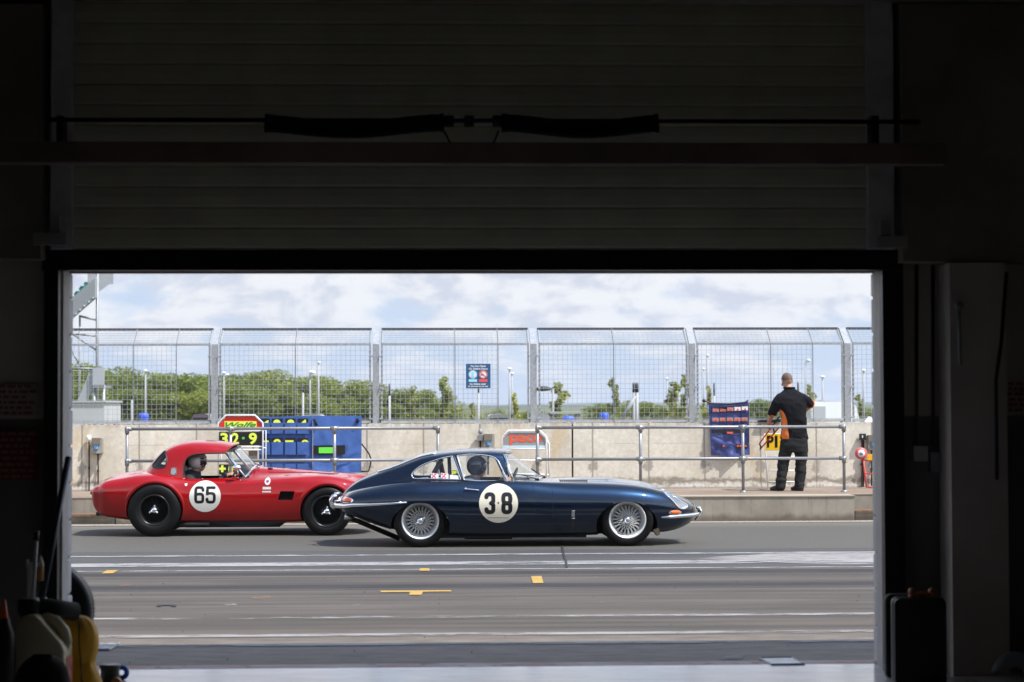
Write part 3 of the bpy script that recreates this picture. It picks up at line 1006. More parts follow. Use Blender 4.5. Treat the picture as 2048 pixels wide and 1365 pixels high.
gar = thing('pit_garage', 'dark pit garage whose open door frames the view of the pit lane', 'garage', (0, YO, 0))
mb = MB()
ym = 12.64
mb.box((-50, ym + 0.001, -0.1), (XL, YO, ROOF + 0.09))
mb.box((XR, ym + 0.001, -0.1), (50, YO, ROOF + 0.09))
mb.box((XL, ym + 0.001, ZT), (XR, YO, ROOF + 0.09))
mb.build('outer_wall', pm('dark_cladding', (0.13, 0.13, 0.135), 0.6, 0, 0.15, 2), gar)
XLi, XRi = P(119, 900, YI).x, P(1771, 900, YI).x
mb = MB()
mb.box((-5, YI, 0), (XLi, ym - 0.001, ROOF))
mb.box((XRi, YI, 0), (5.5, ym - 0.001, ROOF))
mb.box((XLi, YI, ZT + 0.03), (XRi, ym - 0.001, ROOF))
mb.build('inner_wall', M['inwall'], gar)
# jamb blocks, seen edge-on at both sides of the opening, and the grey lining boards
for side, xj, xi in ((-1, XL, XLi), (1, XR, XRi)):
    mb = MB()
    z = 0.0
    while z < ZT - 0.02:
        h = min(0.232, ZT - z - 0.004)
        ofs = rng.uniform(-0.004, 0.004)
        a, c = xj + 0.012 * side + ofs, xj - 0.012 * side + ofs
        mb.cbox((a, ym + 0.004, z + 0.006), (c, YO - 0.006, z + h), 0.010)
        z += 0.236
    mb.build('jamb_block', pm('grey_jamb_block', (0.56, 0.56, 0.57), 0.75, 0, 0.12, 7), gar)
    mb = MB()
    mb.box((xi, YI + 0.012, 0), (xi - 0.018 * side, ym - 0.006, ZT))
    mb.build('jamb_lining', pm('grey_lining', (0.44, 0.43, 0.42), 0.6, 0, 0.1, 9), gar)
mb = MB()
mb.box((-5.2, -6.6, 0), (-5.0, YI, ROOF))
mb.box((5.5, -6.6, 0), (5.7, YI, ROOF))
mb.box((-5.2, -6.8, 0), (5.7, -6.6, ROOF))
mb.build('side_wall', M['dkroom'], gar)
mb = MB()
mb.box((-50, -7, ROOF + 0.002), (50, ym, ROOF + 0.09))
mb.build('roof', M['ceil'], gar)
# pilasters and lighter wall panel to the right of the door
mb = MB()
pbox(mb, 1908, 526, 2011, 1460, 12.12, 0.29)
mb.build('pilaster', pm('warm_white_panel', (0.60, 0.53, 0.47), 0.7, 0, 0.08, 3), gar)
mb = MB()
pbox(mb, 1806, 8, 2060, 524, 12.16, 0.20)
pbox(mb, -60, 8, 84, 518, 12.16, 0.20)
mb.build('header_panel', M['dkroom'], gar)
mb = MB()
for px in (1833, 1866):
    a, c = P(px, 530, YI - 0.03), P(px, 890, YI - 0.03)
    mb.pipe(a, c, 0.012, 8)
mb.tube([P(2013, 545, 12.05), P(2003, 680, 12.06), P(1992, 760, 12.07), P(1994, 960, 12.07)], 0.012, 6)
mb.build('conduit', M['black'], gar)
mb = MB(); pbox(mb, 1829, 893, 1856, 923, YI - 0.05, 0.045)
mb.build('socket_box', pm('ivory_plastic', (0.5, 0.48, 0.42), 0.5), gar)
mb = MB(); pbox(mb, 1862, 905, 1880, 945, YI - 0.06, 0.055)
mb.build('socket_box', M['galv_dark'], gar)
mb = MB(); mb.pipe(P(1918, 615, 12.08), P(1920, 730, 12.08), 0.012, 8); mb.ball(P(1918, 612, 12.08), 0.03, 8, 6)
mb.build('latch_rod', M['galv_dark'], gar)

# sectional door pushed up
dr = thing('garage_door', 'off-white ribbed sectional garage door raised above the opening', 'door', (0, 12.25, ZT))
YD = 12.26
def dx(px):
    return P(px, 300, YD).x
zt_, zb_ = P(1024, -60, YD).z, P(1024, 500, YD).z
mb = MB()
x0, x1 = dx(147), dx(1736)
rows = []
z = zb_
rib = 0.1265
A = []
while z < zt_:
    for f_, d in ((0.0, 0.0), (0.03, 0.004), (0.10, 0.005), (0.18, 0.0), (0.6, -0.002), (0.93, 0.0)):
        A.append([(x0, YD + d, z + rib * f_), (x1, YD + d, z + rib * f_)])
    z += rib
mb.grid(A, smooth=False, flip=True)
mb.build('panel', pm('door_sheet', (0.64, 0.62, 0.48), 0.55, 0, 0.08, 2), dr)
mb = MB()
pbox(mb, 84, 501, 1806, 541, 12.30, 0.11)
mb.build('bottom_seal', M['black'], dr)
mb = MB()
pbox(mb, 84, 541.5, 117, 1470, 12.33, 0.085)
pbox(mb, 1773, 541.5, 1806, 1470, 12.33, 0.085)
mb.build('frame_post', M['black'], dr)
mb = MB()
a, c = P(147, 544, 12.5), P(1748, 541.4, 12.5)
mb.box((XL, 12.66, ZT - 0.012), (XR, 12.72, ZT - 0.001))
mb.build('weather_strip', pm('mauve_seal', (0.16, 0.10, 0.15), 0.6), dr)
mb = MB()
pbox(mb, 101, -60, 146, 498, 12.20, 0.05)
pbox(mb, 1737, -60, 1784, 498, 12.20, 0.05)
mb.build('track', pm('track_zinc', (0.80, 0.79, 0.78), 0.45, 0.3, 0.15, 4), dr)
mb = MB()
pbox(mb, 66, 466, 131, 490, 12.10, 0.05)
pbox(mb, 1757, 472, 1815, 495, 12.10, 0.05)
pbox(mb, 100, 432, 119, 465, 12.12, 0.05)
pbox(mb, 1762, 440, 1782, 471, 12.12, 0.05)
mb.build('roller_bracket', pm('bracket_zinc', (0.40, 0.40, 0.39), 0.5, 0.3), dr)
YS = 12.0
mb = MB(); mb.pipe(P(96, 240, YS), P(1840, 244, YS), 0.014, 8)
sh = mb.build('spring_shaft', M['black'], dr)
for a, c in ((530, 888), (1004, 1316)):
    pts, rr = [], []
    for i in range(30):
        t = i / 29
        sag = 14 * math.sin(math.pi * min(1, max(0, (t if a < 900 else 1 - t) * 0.9 + 0.08))) ** 2
        pts.append(P(a + (c - a) * t, 246 + sag, YS))
        rr.append(0.052 + (0.006 if i in (0, 29) else 0) + 0.002 * (i % 2))
    mb = MB(); mb.tube(pts, rr, 12)
    mb.build('spring_cover', M['blackfab'], dr)
mb = MB()
for px in (938, 898, 995):
    mb.lathe([(0.02, -0.03), (0.036, -0.03), (0.036, 0.03), (0.02, 0.03)], P(px, 243, YS), 'x', 10)
for px in (120, 1750):
    a = P(px - 7, 290, YS); c = P(px + 7, 232, YS)
    mb.box((a.x, YS - 0.01, a.z), (c.x, YS + 0.12, c.z))
mb.tube([P(888, 262, YS), P(902, 290, YS - 0.05), P(903, 330, YS - 0.05)], 0.006, 6)
mb.tube([P(997, 262, YS), P(986, 290, YS - 0.05), P(985, 330, YS - 0.05)], 0.006, 6)
mb.build('shaft_fitting', M['black'], dr)

bm_ = MB()
a, c = P(-40, 325, 11.86), P(1893, 287, 11.86)
bm_.box((a.x, 11.86, a.z), (c.x, 11.98, c.z))
be = bm_.build('cross_beam', pm('oxide_beam', (0.22, 0.16, 0.13), 0.7, 0, 0.25, 1.2))
tag(be, 'brown steel beam crossing in front of the raised garage door', 'beam')

# notices painted on plates beside the door
def notice(label, rect, Y, back, ink, rows, seed):
    rr = random.Random(seed)
    x0, y0, x1, y1 = rect
    t = thing('wall_notice', label, 'sign', P((x0 + x1) / 2, y1, Y))
    if back:
        mb = MB(); pbox(mb, x0, y0, x1, y1, Y, 0.012); mb.build('plate', back, t)
    mb = MB()
    h = (y1 - y0) / rows
    for i in range(rows):
        x = x0 + 4 + rr.uniform(0, 5)
        while x < x1 - 9:
            w = rr.uniform(6, 20)
            if x + w > x1 - 3:
                break
            pbox(mb, x, y0 + h * (i + 0.22), x + w, y0 + h * (i + 0.75), Y - 0.004, 0.003)
            x += w + 4
    mb.build('faded_lettering', ink, t)
nr = pm('faded_red_ink', (0.34, 0.10, 0.08), 0.7)
notice('faded red lettering block on the pale wall above the dark red board', (-12, 768, 76, 832), YI - 0.02, pm('pale_plate', (0.45, 0.44, 0.40), 0.7), nr, 6, 1)
notice('dark red notice board on the dark lower wall beside the door', (-40, 862, 76, 960), YI - 0.02, pm('dark_red_plate', (0.19, 0.035, 0.03), 0.6), pm('pale_ink', (0.30, 0.15, 0.12), 0.7), 8, 2)
notice('faded red lettering block on the pale wall past the pilaster', (2010, 762, 2068, 826), YI - 0.02, None, nr, 6, 3)

# ------------------------------------------------------------------ things standing about the doorway
YJ = 11.0
jug = thing('fuel_jug', 'white plastic fuel jug with black cap and moulded handle inside the doorway', 'jug', (P(85, 1300, YJ + .13).x, YJ + 0.13, 0))
jp = pm('translucent_jug', (0.62, 0.56, 0.36), 0.38, 0, 0.06, 4)
out = [(31, 1452), (29, 1262), (34, 1243), (46, 1232), (71, 1231), (80, 1240), (122, 1288), (128, 1302), (129, 1452)]
mb = MB()
q = [P(x, y, YJ) for x, y in out]
q = [(v.x, max(v.z, 0.004)) for v in q]
mb.prism(q, YJ, YJ + 0.26)
o = mb.build('body', jp, jug, fix=True)
md = o.modifiers.new('bv', 'BEVEL'); md.width, md.segments, md.limit_method = 0.022, 3, 'ANGLE'
with_mods(o); sharp(o, 50)
mb = MB()
cy = YJ + 0.12
pp = [P(74, 1240, cy), P(92, 1236, cy), P(112, 1244, cy), P(128, 1263, cy), P(134, 1284, cy), P(128, 1300, cy)]
mb.tube(pp, [0.022, 0.03, 0.034, 0.034, 0.03, 0.022], 12)
mb.build('handle', jp, jug)
mb = MB()
c = P(58, 1228, cy)
mb.lathe([(0.0, 0.085), (0.05, 0.085), (0.056, 0.075), (0.056, 0.004), (0.05, -0.01)], c, 'z', 24)
for k in range(24):
    a = 2 * math.pi * k / 24
    mb.pipe((c.x + 0.056 * math.cos(a), c.y + 0.056 * math.sin(a), c.z + 0.006), (c.x + 0.056 * math.cos(a), c.y + 0.056 * math.sin(a), c.z + 0.072), 0.004, 4)
mb.build('cap', M['black'], jug)
mb = MB()
a, c = P(131, 1365, YJ + 0.13), P(131, 1312, YJ + 0.13)
xx = P(129, 1300, YJ).x + 0.003
lab = [(xx, YJ + 0.06, c.z), (xx, YJ + 0.22, c.z), (xx, YJ + 0.22, c.z - 0.2), (xx, YJ + 0.06, c.z - 0.2)]
mb.add(lab, [(0, 1, 2, 3)])
mb.build('label', pm('red_white_label', (0.6, 0.12, 0.10), 0.5, 0, 0.8, 14), jug)

bag = thing('yellow_bag', 'stuffed yellow nylon bag gathered in the middle behind the fuel jug', 'bag', (P(158, 1300, 11.4).x, 11.4, 0))
mb = MB()
c0 = P(152, 1290, 11.4)
A = []
rows = [(1231, 6), (1234, 20), (1243, 31), (1256, 38), (1272, 42), (1290, 43), (1306, 40), (1318, 35), (1325, 33.5), (1332, 35), (1346, 42), (1366, 48), (1386, 50), (1404, 47), (1422, 36), (1428, 10)]
for py, rp in rows:
    c = P(153 + (py - 1231) * 0.02, py, 11.4)
    ring = []
    for j in range(48):
        t = 2 * math.pi * j / 48
        fold = 1 + 0.05 * math.sin(11 * t) * max(0, 1 - abs(py - 1240) / 40) + 0.04 * math.sin(9 * t + 1) * max(0, 1 - abs(py - 1325) / 25)
        r = rp * 11.4 / F_PX * fold
        ring.append((c.x + r * math.cos(t), c.y + 0.8 * r * math.sin(t), max(c.z, 0.006)))
    A.append(ring)
mb.grid(A, True, flip=True)
mb.build('sack', pm('yellow_nylon', (0.80, 0.42, 0.01), 0.55, 0, 0.1, 6, 0.2, 40), bag, fix=True)
mb = MB()
mb.tube([P(161 + 3 * math.sin(py / 30), py, 11.4 - rp * 11.4 / F_PX * 0.805) for py, rp in rows[2:-2]], 0.004, 5)
mb.build('seam', M['ink'], bag)

pipe_ = MB()
pipe_.tube([P(70, 1214, 11.15), P(110, 1218, 11.2), P(150, 1224, 11.3)], 0.052, 14)
hp = pipe_.build('black_hose', M['blackfab'])
tag(hp, 'short black padded hose lying across the top of the yellow bag', 'hose')

YT_ = 13.12
ty = thing('spare_tyre', 'black treaded tyre standing outside against the door jamb', 'tyre', (P(88, 1300, YT_).x, YT_ + 0.1, 0.0))
def tyre_profile(r, rr, w):
    """half-round tyre section, list of (radius, y)"""
    h = w / 2
    return [(rr, -h * 0.80), (rr + 0.012, -h * 0.92), (rr + (r - rr) * 0.35, -h * 1.0), (rr + (r - rr) * 0.62, -h * 0.985), (r - 0.022, -h * 0.89), (r - 0.007, -h * 0.76), (r, -h * 0.55),
            (r, -h * 0.2), (r, h * 0.2), (r, h * 0.55), (r - 0.007, h * 0.76), (r - 0.022, h * 0.89), (rr + (r - rr) * 0.62, h * 0.985), (rr + (r - rr) * 0.35, h), (rr + 0.012, h * 0.92), (rr, h * 0.8)]
mb = MB()
c = P(86, 1222, YT_ + 0.1)
mb.lathe(tyre_profile(c.z - 0.004, 0.19, 0.21), c, 'y', 56)
mb.build('carcass', M['rubber'], ty)
mb = MB()
for k in range(80):
    t = 2 * math.pi * k / 80
    for s_ in (-1, 1):
        r = c.z - 0.003
        y0 = c.y + s_ * 0.05
        v = Vector((c.x + r * math.cos(t), y0, c.z + r * math.sin(t)))
        mb.pipe((v.x, y0 - 0.035, v.z), (c.x + r * math.cos(t + 0.03), y0 + 0.035, c.z + r * math.sin(t + 0.03)), 0.0032, 4)
mb.build('tread', M['rubber'], ty)
mb = MB(); mb.lathe([(0.19, -0.08), (0.18, -0.06), (0.17, 0.02), (0.05, 0.03), (0.0, 0.03)], c, 'y', 32)
mb.build('rim', M['black'], ty)

mb = MB(); mb.pipe(P(137, 916, 12.1), P(84, 1195, 11.6), 0.020, 10); mb.pipe(P(84, 1195, 11.6), Vector((P(70, 1300, 11.5).x, 11.35, 0.01)), 0.016, 10)
tag(mb.build('broom_handle', pm('blue_black_tube', (0.015, 0.028, 0.06), 0.4)), 'dark blue broom handle leaning on the left door jamb', 'broom handle')

tb = thing('fuel_dispenser', 'clear tube with white bracket and brown bottle standing behind the fuel jug', 'dispenser', (P(68, 1200, 11.5).x, 11.5, 0))
mb = MB(); mb.pipe(P(66, 1200, 11.45), P(72, 1080, 11.45), 0.012, 10); mb.build('tube', pm('milky_tube', (0.5, 0.52, 0.56), 0.25), tb)
mb = MB(); mb.pipe(P(72, 1082, 11.45), P(73, 1063, 11.45), 0.017, 10); mb.build('cap', M['black'], tb)
mb = MB(); pbox(mb, 52, 1126, 86, 1134, 11.52, 0.02); pbox(mb, 54, 1134, 63, 1210, 11.52, 0.02); pbox(mb, 52, 1120, 56, 1127, 11.52, 0.02); pbox(mb, 80, 1118, 84, 1127, 11.52, 0.02)
mb.build('bracket', pm('dull_white', (0.55, 0.54, 0.5), 0.5), tb)
mb = MB(); mb.lathe([(0.0, 0.0), (0.024, 0.0), (0.024, 0.10), (0.012, 0.12), (0.012, 0.14), (0.0, 0.14)], P(79, 1162, 11.56), 'z', 14); mb.build('bottle', pm('brown_bottle', (0.35, 0.16, 0.03), 0.3), tb)
mb = MB()
a, c = P(42, 1300, 11.5), P(84, 1200, 11.5)
mb.cbox((a.x, 11.5, 0.004), (c.x, 11.7, c.z), 0.02)
mb.build('base', M['black'], tb)

bt = thing('oil_bottle', 'black bottle with a bright orange pointed nozzle at the frame edge', 'bottle', (P(8, 1300, 10.9).x, 10.9, 0))
mb = MB(); mb.lathe([(0.0, 0.06), (0.008, 0.055), (0.024, -0.03), (0.026, -0.05)], P(8, 1222, 10.9), 'z', 16); mb.build('nozzle', pm('orange_plastic', (0.75, 0.13, 0.02), 0.4), bt)
c = P(8, 1236, 10.9)
mb = MB(); mb.lathe([(0.0, c.z), (0.03, c.z - 0.003), (0.034, c.z - 0.03), (0.06, c.z - 0.09), (0.06, 0.012), (0.0, 0.006)], (c.x, c.y, 0), 'z', 20); mb.build('bottle', M['black'], bt)

hb = thing('black_holdall', 'rounded black cloth holdall lying in front of the fuel jug', 'bag', (P(88, 1340, 10.3).x, 10.3, 0))
mb = MB()
c = P(86, 1362, 10.3)
A = []
for i in range(13):
    t = math.pi * i / 12
    A.append([(c.x + 0.155 * math.sin(t) ** 0.6 * math.cos(u) * (1 + 0.03 * math.sin(5 * u + i)), c.y + 0.14 * math.sin(t) ** 0.6 * math.sin(u), max(0.004, 0.14 - (0.14 if t > math.pi / 2 else (c.z + 0.13 - 0.14)) * -math.cos(t))) for u in np.linspace(0, 2 * math.pi, 25)[:-1]])
mb.grid(A, True)
mb.build('body', M['blackfab'], hb, fix=True)
mb = MB(); mb.tube([(c.x - 0.08, c.y - 0.02, c.z + 0.06), (c.x - 0.04, c.y - 0.03, c.z + 0.13), (c.x + 0.04, c.y - 0.03, c.z + 0.13), (c.x + 0.08, c.y - 0.02, c.z + 0.06)], 0.012, 8)
mb.build('handle', M['blackfab'], hb)

cn = thing('oil_can', 'dark green can standing on the floor by the yellow bag', 'can', (P(222, 1345, 12.0).x, 12.0, 0))
c = G(220, 1372)
mb = MB(); mb.lathe([(0.0, 0.118), (0.062, 0.122), (0.064, 0.116), (0.056, 0.1), (0.056, 0.008), (0.0, 0.006)], (c.x, c.y, 0), 'z', 24); mb.build('body', pm('dark_green_tin', (0.03, 0.045, 0.03), 0.35, 0.2), cn)
mb = MB(); mb.lathe([(0.0, 0.124), (0.063, 0.124), (0.0645, 0.110), (0.0575, 0.1105)], (c.x, c.y, 0.001), 'z', 24); mb.build('lid', pm('brown_lid', (0.05, 0.035, 0.03), 0.4), cn)
c2 = G(243, 1362)
mb = MB()
A = []
for i in range(25):
    t = 2 * math.pi * i / 24
    A.append([(c2.x + (0.032 + 0.016 * math.cos(u)) * math.cos(t), c2.y + 0.022 * math.sin(u), 0.05 + (0.032 + 0.016 * math.cos(u)) * math.sin(t)) for u in np.linspace(0, 2 * math.pi, 13)[:-1]])
mb.grid(A, True)
tag(mb.build('tape_roll', pm('blue_tape', (0.03, 0.10, 0.42), 0.4)), 'roll of blue tape standing on edge beside the green can', 'tape')
c3 = G(234, 1375)
mb = MB(); mb.lathe([(0.0, -0.03), (0.028, -0.03), (0.03, -0.02), (0.03, 0.02), (0.0, 0.022)], (c3.x, c3.y - 0.02, 0.032), 'y', 18)
tag(mb.build('orange_cap', pm('dull_orange', (0.42, 0.17, 0.06), 0.5)), 'round dull orange cap leaning on the green can', 'cap')

def hard_case(label, x0, x1, y0, y1, Y, th):
    t = thing('equipment_case', label, 'case', (P((x0 + x1) / 2, 1300, Y).x, Y, 0), 'black cases stacked against the right jamb')
    mb = MB()
    a, c = P(x0, y0, Y), P(x1, y0, Y)
    r = 0.035
    ol = []
    for cx, cz, q0 in ((c.x - r, c.z - r, 0), (a.x + r, c.z - r, 90), (a.x + r, 0.004 + r, 180), (c.x - r, 0.004 + r, 270)):
        for k in range(7):
            t_ = R_(q0 + 15 * k)
            ol.append((cx + r * math.cos(t_), cz + r * math.sin(t_)))
    mb.prism(ol, Y, Y + th)
    o = mb.build('shell', M['black'], t, fix=True)
    mb = MB(); mb.tube([(p[0], Y + th * 0.5, p[1]) for p in ol], 0.008, 6, closed=True, sx=2.2)
    mb.build('edge_band', pm('dull_band', (0.20, 0.20, 0.19), 0.5), t)
    return t
hard_case('thin black case nearest the right door jamb with a grey edge band', 1772, 1872, 1190, 1360, 12.05, 0.05)
hard_case('larger black case in front of the thin one, bone-shaped handle on top', 1789, 1892, 1197, 1360, 11.7, 0.10)
c = P(1844, 1189, 11.75)
mb = MB()
mb.pipe((c.x - 0.055, c.y, c.z), (c.x + 0.055, c.y, c.z), 0.017, 12)
for s_ in (-1, 1):
    for t_ in (-1, 1):
        mb.ball((c.x + s_ * 0.06, c.y, c.z + t_ * 0.015), 0.024, 10, 8)
tag(mb.build('wooden_handle', pm('orange_wood', (0.42, 0.13, 0.04), 0.45, 0, 0.25, 12)), 'orange wooden bone-shaped handle lying on top of the black case', 'handle')
c = P(2030, 1352, 11.9)
mb = MB(); mb.tube([(c.x + 0.10 * math.cos(t), c.y, max(0.05, c.z + 0.10 * math.sin(t))) for t in np.linspace(0, 2 * math.pi, 21)[:-1]], 0.045, 10, closed=True)
tag(mb.build('coiled_hose', pm('grey_hose', (0.20, 0.23, 0.24), 0.5)), 'grey coiled hose on the floor in the lower right corner', 'hose')

# ------------------------------------------------------------------ car tools
def pchip(xs, ys, x):
    xs, ys, x = np.asarray(xs, float), np.asarray(ys, float), np.asarray(x, float)
    h = np.diff(xs); d = np.diff(ys) / h
    m_ = np.zeros(len(xs))
    for i in range(1, len(xs) - 1):
        if d[i - 1] * d[i] > 0:
            w1, w2 = 2 * h[i] + h[i - 1], h[i] + 2 * h[i - 1]
            m_[i] = (w1 + w2) / (w1 / d[i - 1] + w2 / d[i])
    m_[0], m_[-1] = d[0], d[-1]
    i = np.clip(np.searchsorted(xs, x) - 1, 0, len(xs) - 2)
    t = np.clip((x - xs[i]) / h[i], 0, 1)
    return ys[i] * (1 + 2 * t) * (1 - t) ** 2 + h[i] * m_[i] * t * (1 - t) ** 2 + ys[i + 1] * t * t * (3 - 2 * t) + h[i] * m_[i + 1] * t * t * (t - 1)
def crom(p, n):
    """smooth curve through control points, n samples"""
    p = np.asarray(p, float)
    k = len(p)
    s = np.concatenate([[0], np.cumsum(np.sqrt(np.linalg.norm(np.diff(p, axis=0), axis=1)) + 1e-6)])
    u = np.linspace(0, s[-1], n)
    return np.stack([pchip(s, p[:, 0], u), pchip(s, p[:, 1], u)], 1)


class Loft:
    def __init__(s, X, section, n=40):
        """section(x) -> half outline control points (y, z), bottom centre to top centre"""
        s.X = np.asarray(X, float)
        s.S = np.array([crom(section(x), n) for x in s.X])     # [i, j, (y, z)]
        s.n = n
        s.shift = None
    def sec(s, x):
        i = int(np.clip(np.searchsorted(s.X, x) - 1, 0, len(s.X) - 2))
        t = min(1, max(0, (x - s.X[i]) / (s.X[i + 1] - s.X[i])))
        return s.S[i] * (1 - t) + s.S[i + 1] * t
    def W(s, x, z):
        q = s.sec(x)
        lo = int(np.argmin(q[:, 1]))
        k = int(np.argmax(q[:, 0]))
        z0 = np.maximum.accumulate(q[:, 1] + np.arange(s.n) * 1e-7)
        ok = np.concatenate([[True], np.diff(z0) > 5e-8]) & (q[:, 0] > 0.02)
        return float(np.interp(z, z0[ok], q[ok, 0]))
    def top(s, x, y):
        q = s.sec(x)
        k = int(np.argmax(q[:, 0]))
        yy, zz = q[k:, 0][::-1], q[k:, 1][::-1]
        return float(np.interp(abs(y), yy, zz))
    def mesh(s, mb):
        A = []
        for x, q in zip(s.X, s.S):
            ring = [(x, -y, z) for y, z in q] + [(x, y, z) for y, z in q[-2:0:-1]]
            if s.shift:
                ring = [(px + s.shift(px, py, pz), py, pz) for px, py, pz in ring]
            A.append(ring)
        mb.grid(A, True)
        o = len(mb.v) - len(A) * len(A[0])
        k = len(A[0])
        mb.f.append(tuple(o + j for j in range(k))); mb.sm.append(False)
        mb.f.append(tuple(o + (len(A) - 1) * k + j for j in range(k))); mb.sm.append(False)
        return mb


def project(v2, faces, Wf, off, side=-1, res=0.045):
    """lay flat outlines (x, z) onto a car's flank"""
    bm = bmesh.new()
    vs = [bm.verts.new((a, 0, c)) for a, c in v2]
    for f in faces:
        try:
            bm.faces.new([vs[i] for i in f])
        except ValueError:
            pass
    v2 = np.asarray(v2)
    for ax in (0, 1):
        lo, hi = v2[:, ax].min(), v2[:, ax].max()
        k = math.ceil(lo / res)
        while k * res < hi:
            co = (k * res, 0, 0) if ax == 0 else (0, 0, k * res)
            no = (1, 0, 0) if ax == 0 else (0, 0, 1)
            bmesh.ops.bisect_plane(bm, geom=bm.verts[:] + bm.edges[:] + bm.faces[:], plane_co=co, plane_no=no)
            k += 1
    bmesh.ops.triangulate(bm, faces=bm.faces[:])
    for v in bm.verts:
        v.co.y = side * (Wf(v.co.x, v.co.z) + off)
    bm.normal_update()
    for f in bm.faces:
        if f.normal.y * side < 0:
            f.normal_flip()
    bm.verts.index_update()
    V = [tuple(v.co) for v in bm.verts]
    Fc = [tuple(v.index for v in f.verts) for f in bm.faces]
    bm.free()
    return V, Fc
def on_flank(name, poly, Wf, off, mat, parent, sides=(-1,), res=0.045, faces=None, smooth=True):
    mb = MB()
    for s_ in sides:
        V, Fc = project(poly, faces or [tuple(range(len(poly)))], Wf, off, s_, res)
        mb.add(V, Fc, smooth)
    return mb.build(name, mat, parent, world=False)
def circle2(cx, cz, rx, rz=None, n=48):
    rz = rz or rx
    return [(cx + rx * math.cos(2 * math.pi * k / n), cz + rz * math.sin(2 * math.pi * k / n)) for k in range(n)]
def trail(pts, Wf, off, side=-1, dens=0.03):
    """3-D polyline on the flank through (x, z) points"""
    out = []
    for a, c in zip(pts[:-1], pts[1:]):
        n = max(1, int(math.hypot(c[0] - a[0], c[1] - a[1]) / dens))
        for k in range(n):
            t = k / n
            x, z = a[0] + (c[0] - a[0]) * t, a[1] + (c[1] - a[1]) * t
            out.append((x, side * (Wf(x, z) + off), z))
    x, z = pts[-1]
    out.append((x, side * (Wf(x, z) + off), z))
    return out
def smooth_poly(pts, closed=False, n=6):
    """round an outline through its points (Catmull-Rom)"""
    p = [Vector((a, c)) for a, c in pts]
    k = len(p)
    out = []
    for i in range(k if closed else k - 1):
        p0 = p[(i - 1) % k] if closed or i > 0 else p[0]
        p1, p2 = p[i], p[(i + 1) % k]
        p3 = p[(i + 2) % k] if closed or i + 2 < k else p[-1]
        for j in range(n):
            t = j / n
            q = 0.5 * ((2 * p1) + (p2 - p0) * t + (2 * p0 - 5 * p1 + 4 * p2 - p3) * t * t + (3 * p1 - p0 - 3 * p2 + p3) * t ** 3)
            out.append((q.x, q.y))
    if not closed:
        out.append(tuple(p[-1]))
    return out
def strokes(lines, hw, cell):
    """faces of a fine grid whose cells lie within hw of any stroke (for bold figures)"""
    segs = []
    for l in lines:
        for a, c in zip(l[:-1], l[1:]):
            segs.append((a, c))
    P_ = np.array([s[0] for s in segs], float); Q = np.array([s[1] for s in segs], float)
    lo = np.minimum(P_, Q).min(0) - hw; hi = np.maximum(P_, Q).max(0) + hw
    nx, nz = int((hi[0] - lo[0]) / cell) + 1, int((hi[1] - lo[1]) / cell) + 1
    vid, v, f = {}, [], []
    for i in range(nx):
        for j in range(nz):
            c = lo + np.array([i + 0.5, j + 0.5]) * cell
            d = Q - P_
            t = np.clip(((c - P_) * d).sum(1) / np.maximum(1e-9, (d * d).sum(1)), 0, 1)
            if np.min(np.linalg.norm(P_ + d * t[:, None] - c, axis=1)) < hw:
                q = []
                for a, b2 in ((0, 0), (1, 0), (1, 1), (0, 1)):
                    key = (i + a, j + b2)
                    if key not in vid:
                        vid[key] = len(v)
                        v.append(tuple(lo + np.array(key) * cell))
                    q.append(vid[key])
                f.append(tuple(q))
    return v, f
def arc(cx, cz, rx, rz, a0, a1, n=10):
    return [(cx + rx * math.cos(R_(a0 + (a1 - a0) * k / n)), cz + rz * math.sin(R_(a0 + (a1 - a0) * k / n))) for k in range(n + 1)]
def sarc(cx, cz, rx, rz, a0, a1, n=18):
    sg = lambda v: math.copysign(abs(v) ** .62, v)
    return [(cx + rx * sg(math.cos(R_(a0 + (a1 - a0) * k / n))), cz + rz * sg(math.sin(R_(a0 + (a1 - a0) * k / n)))) for k in range(n + 1)]

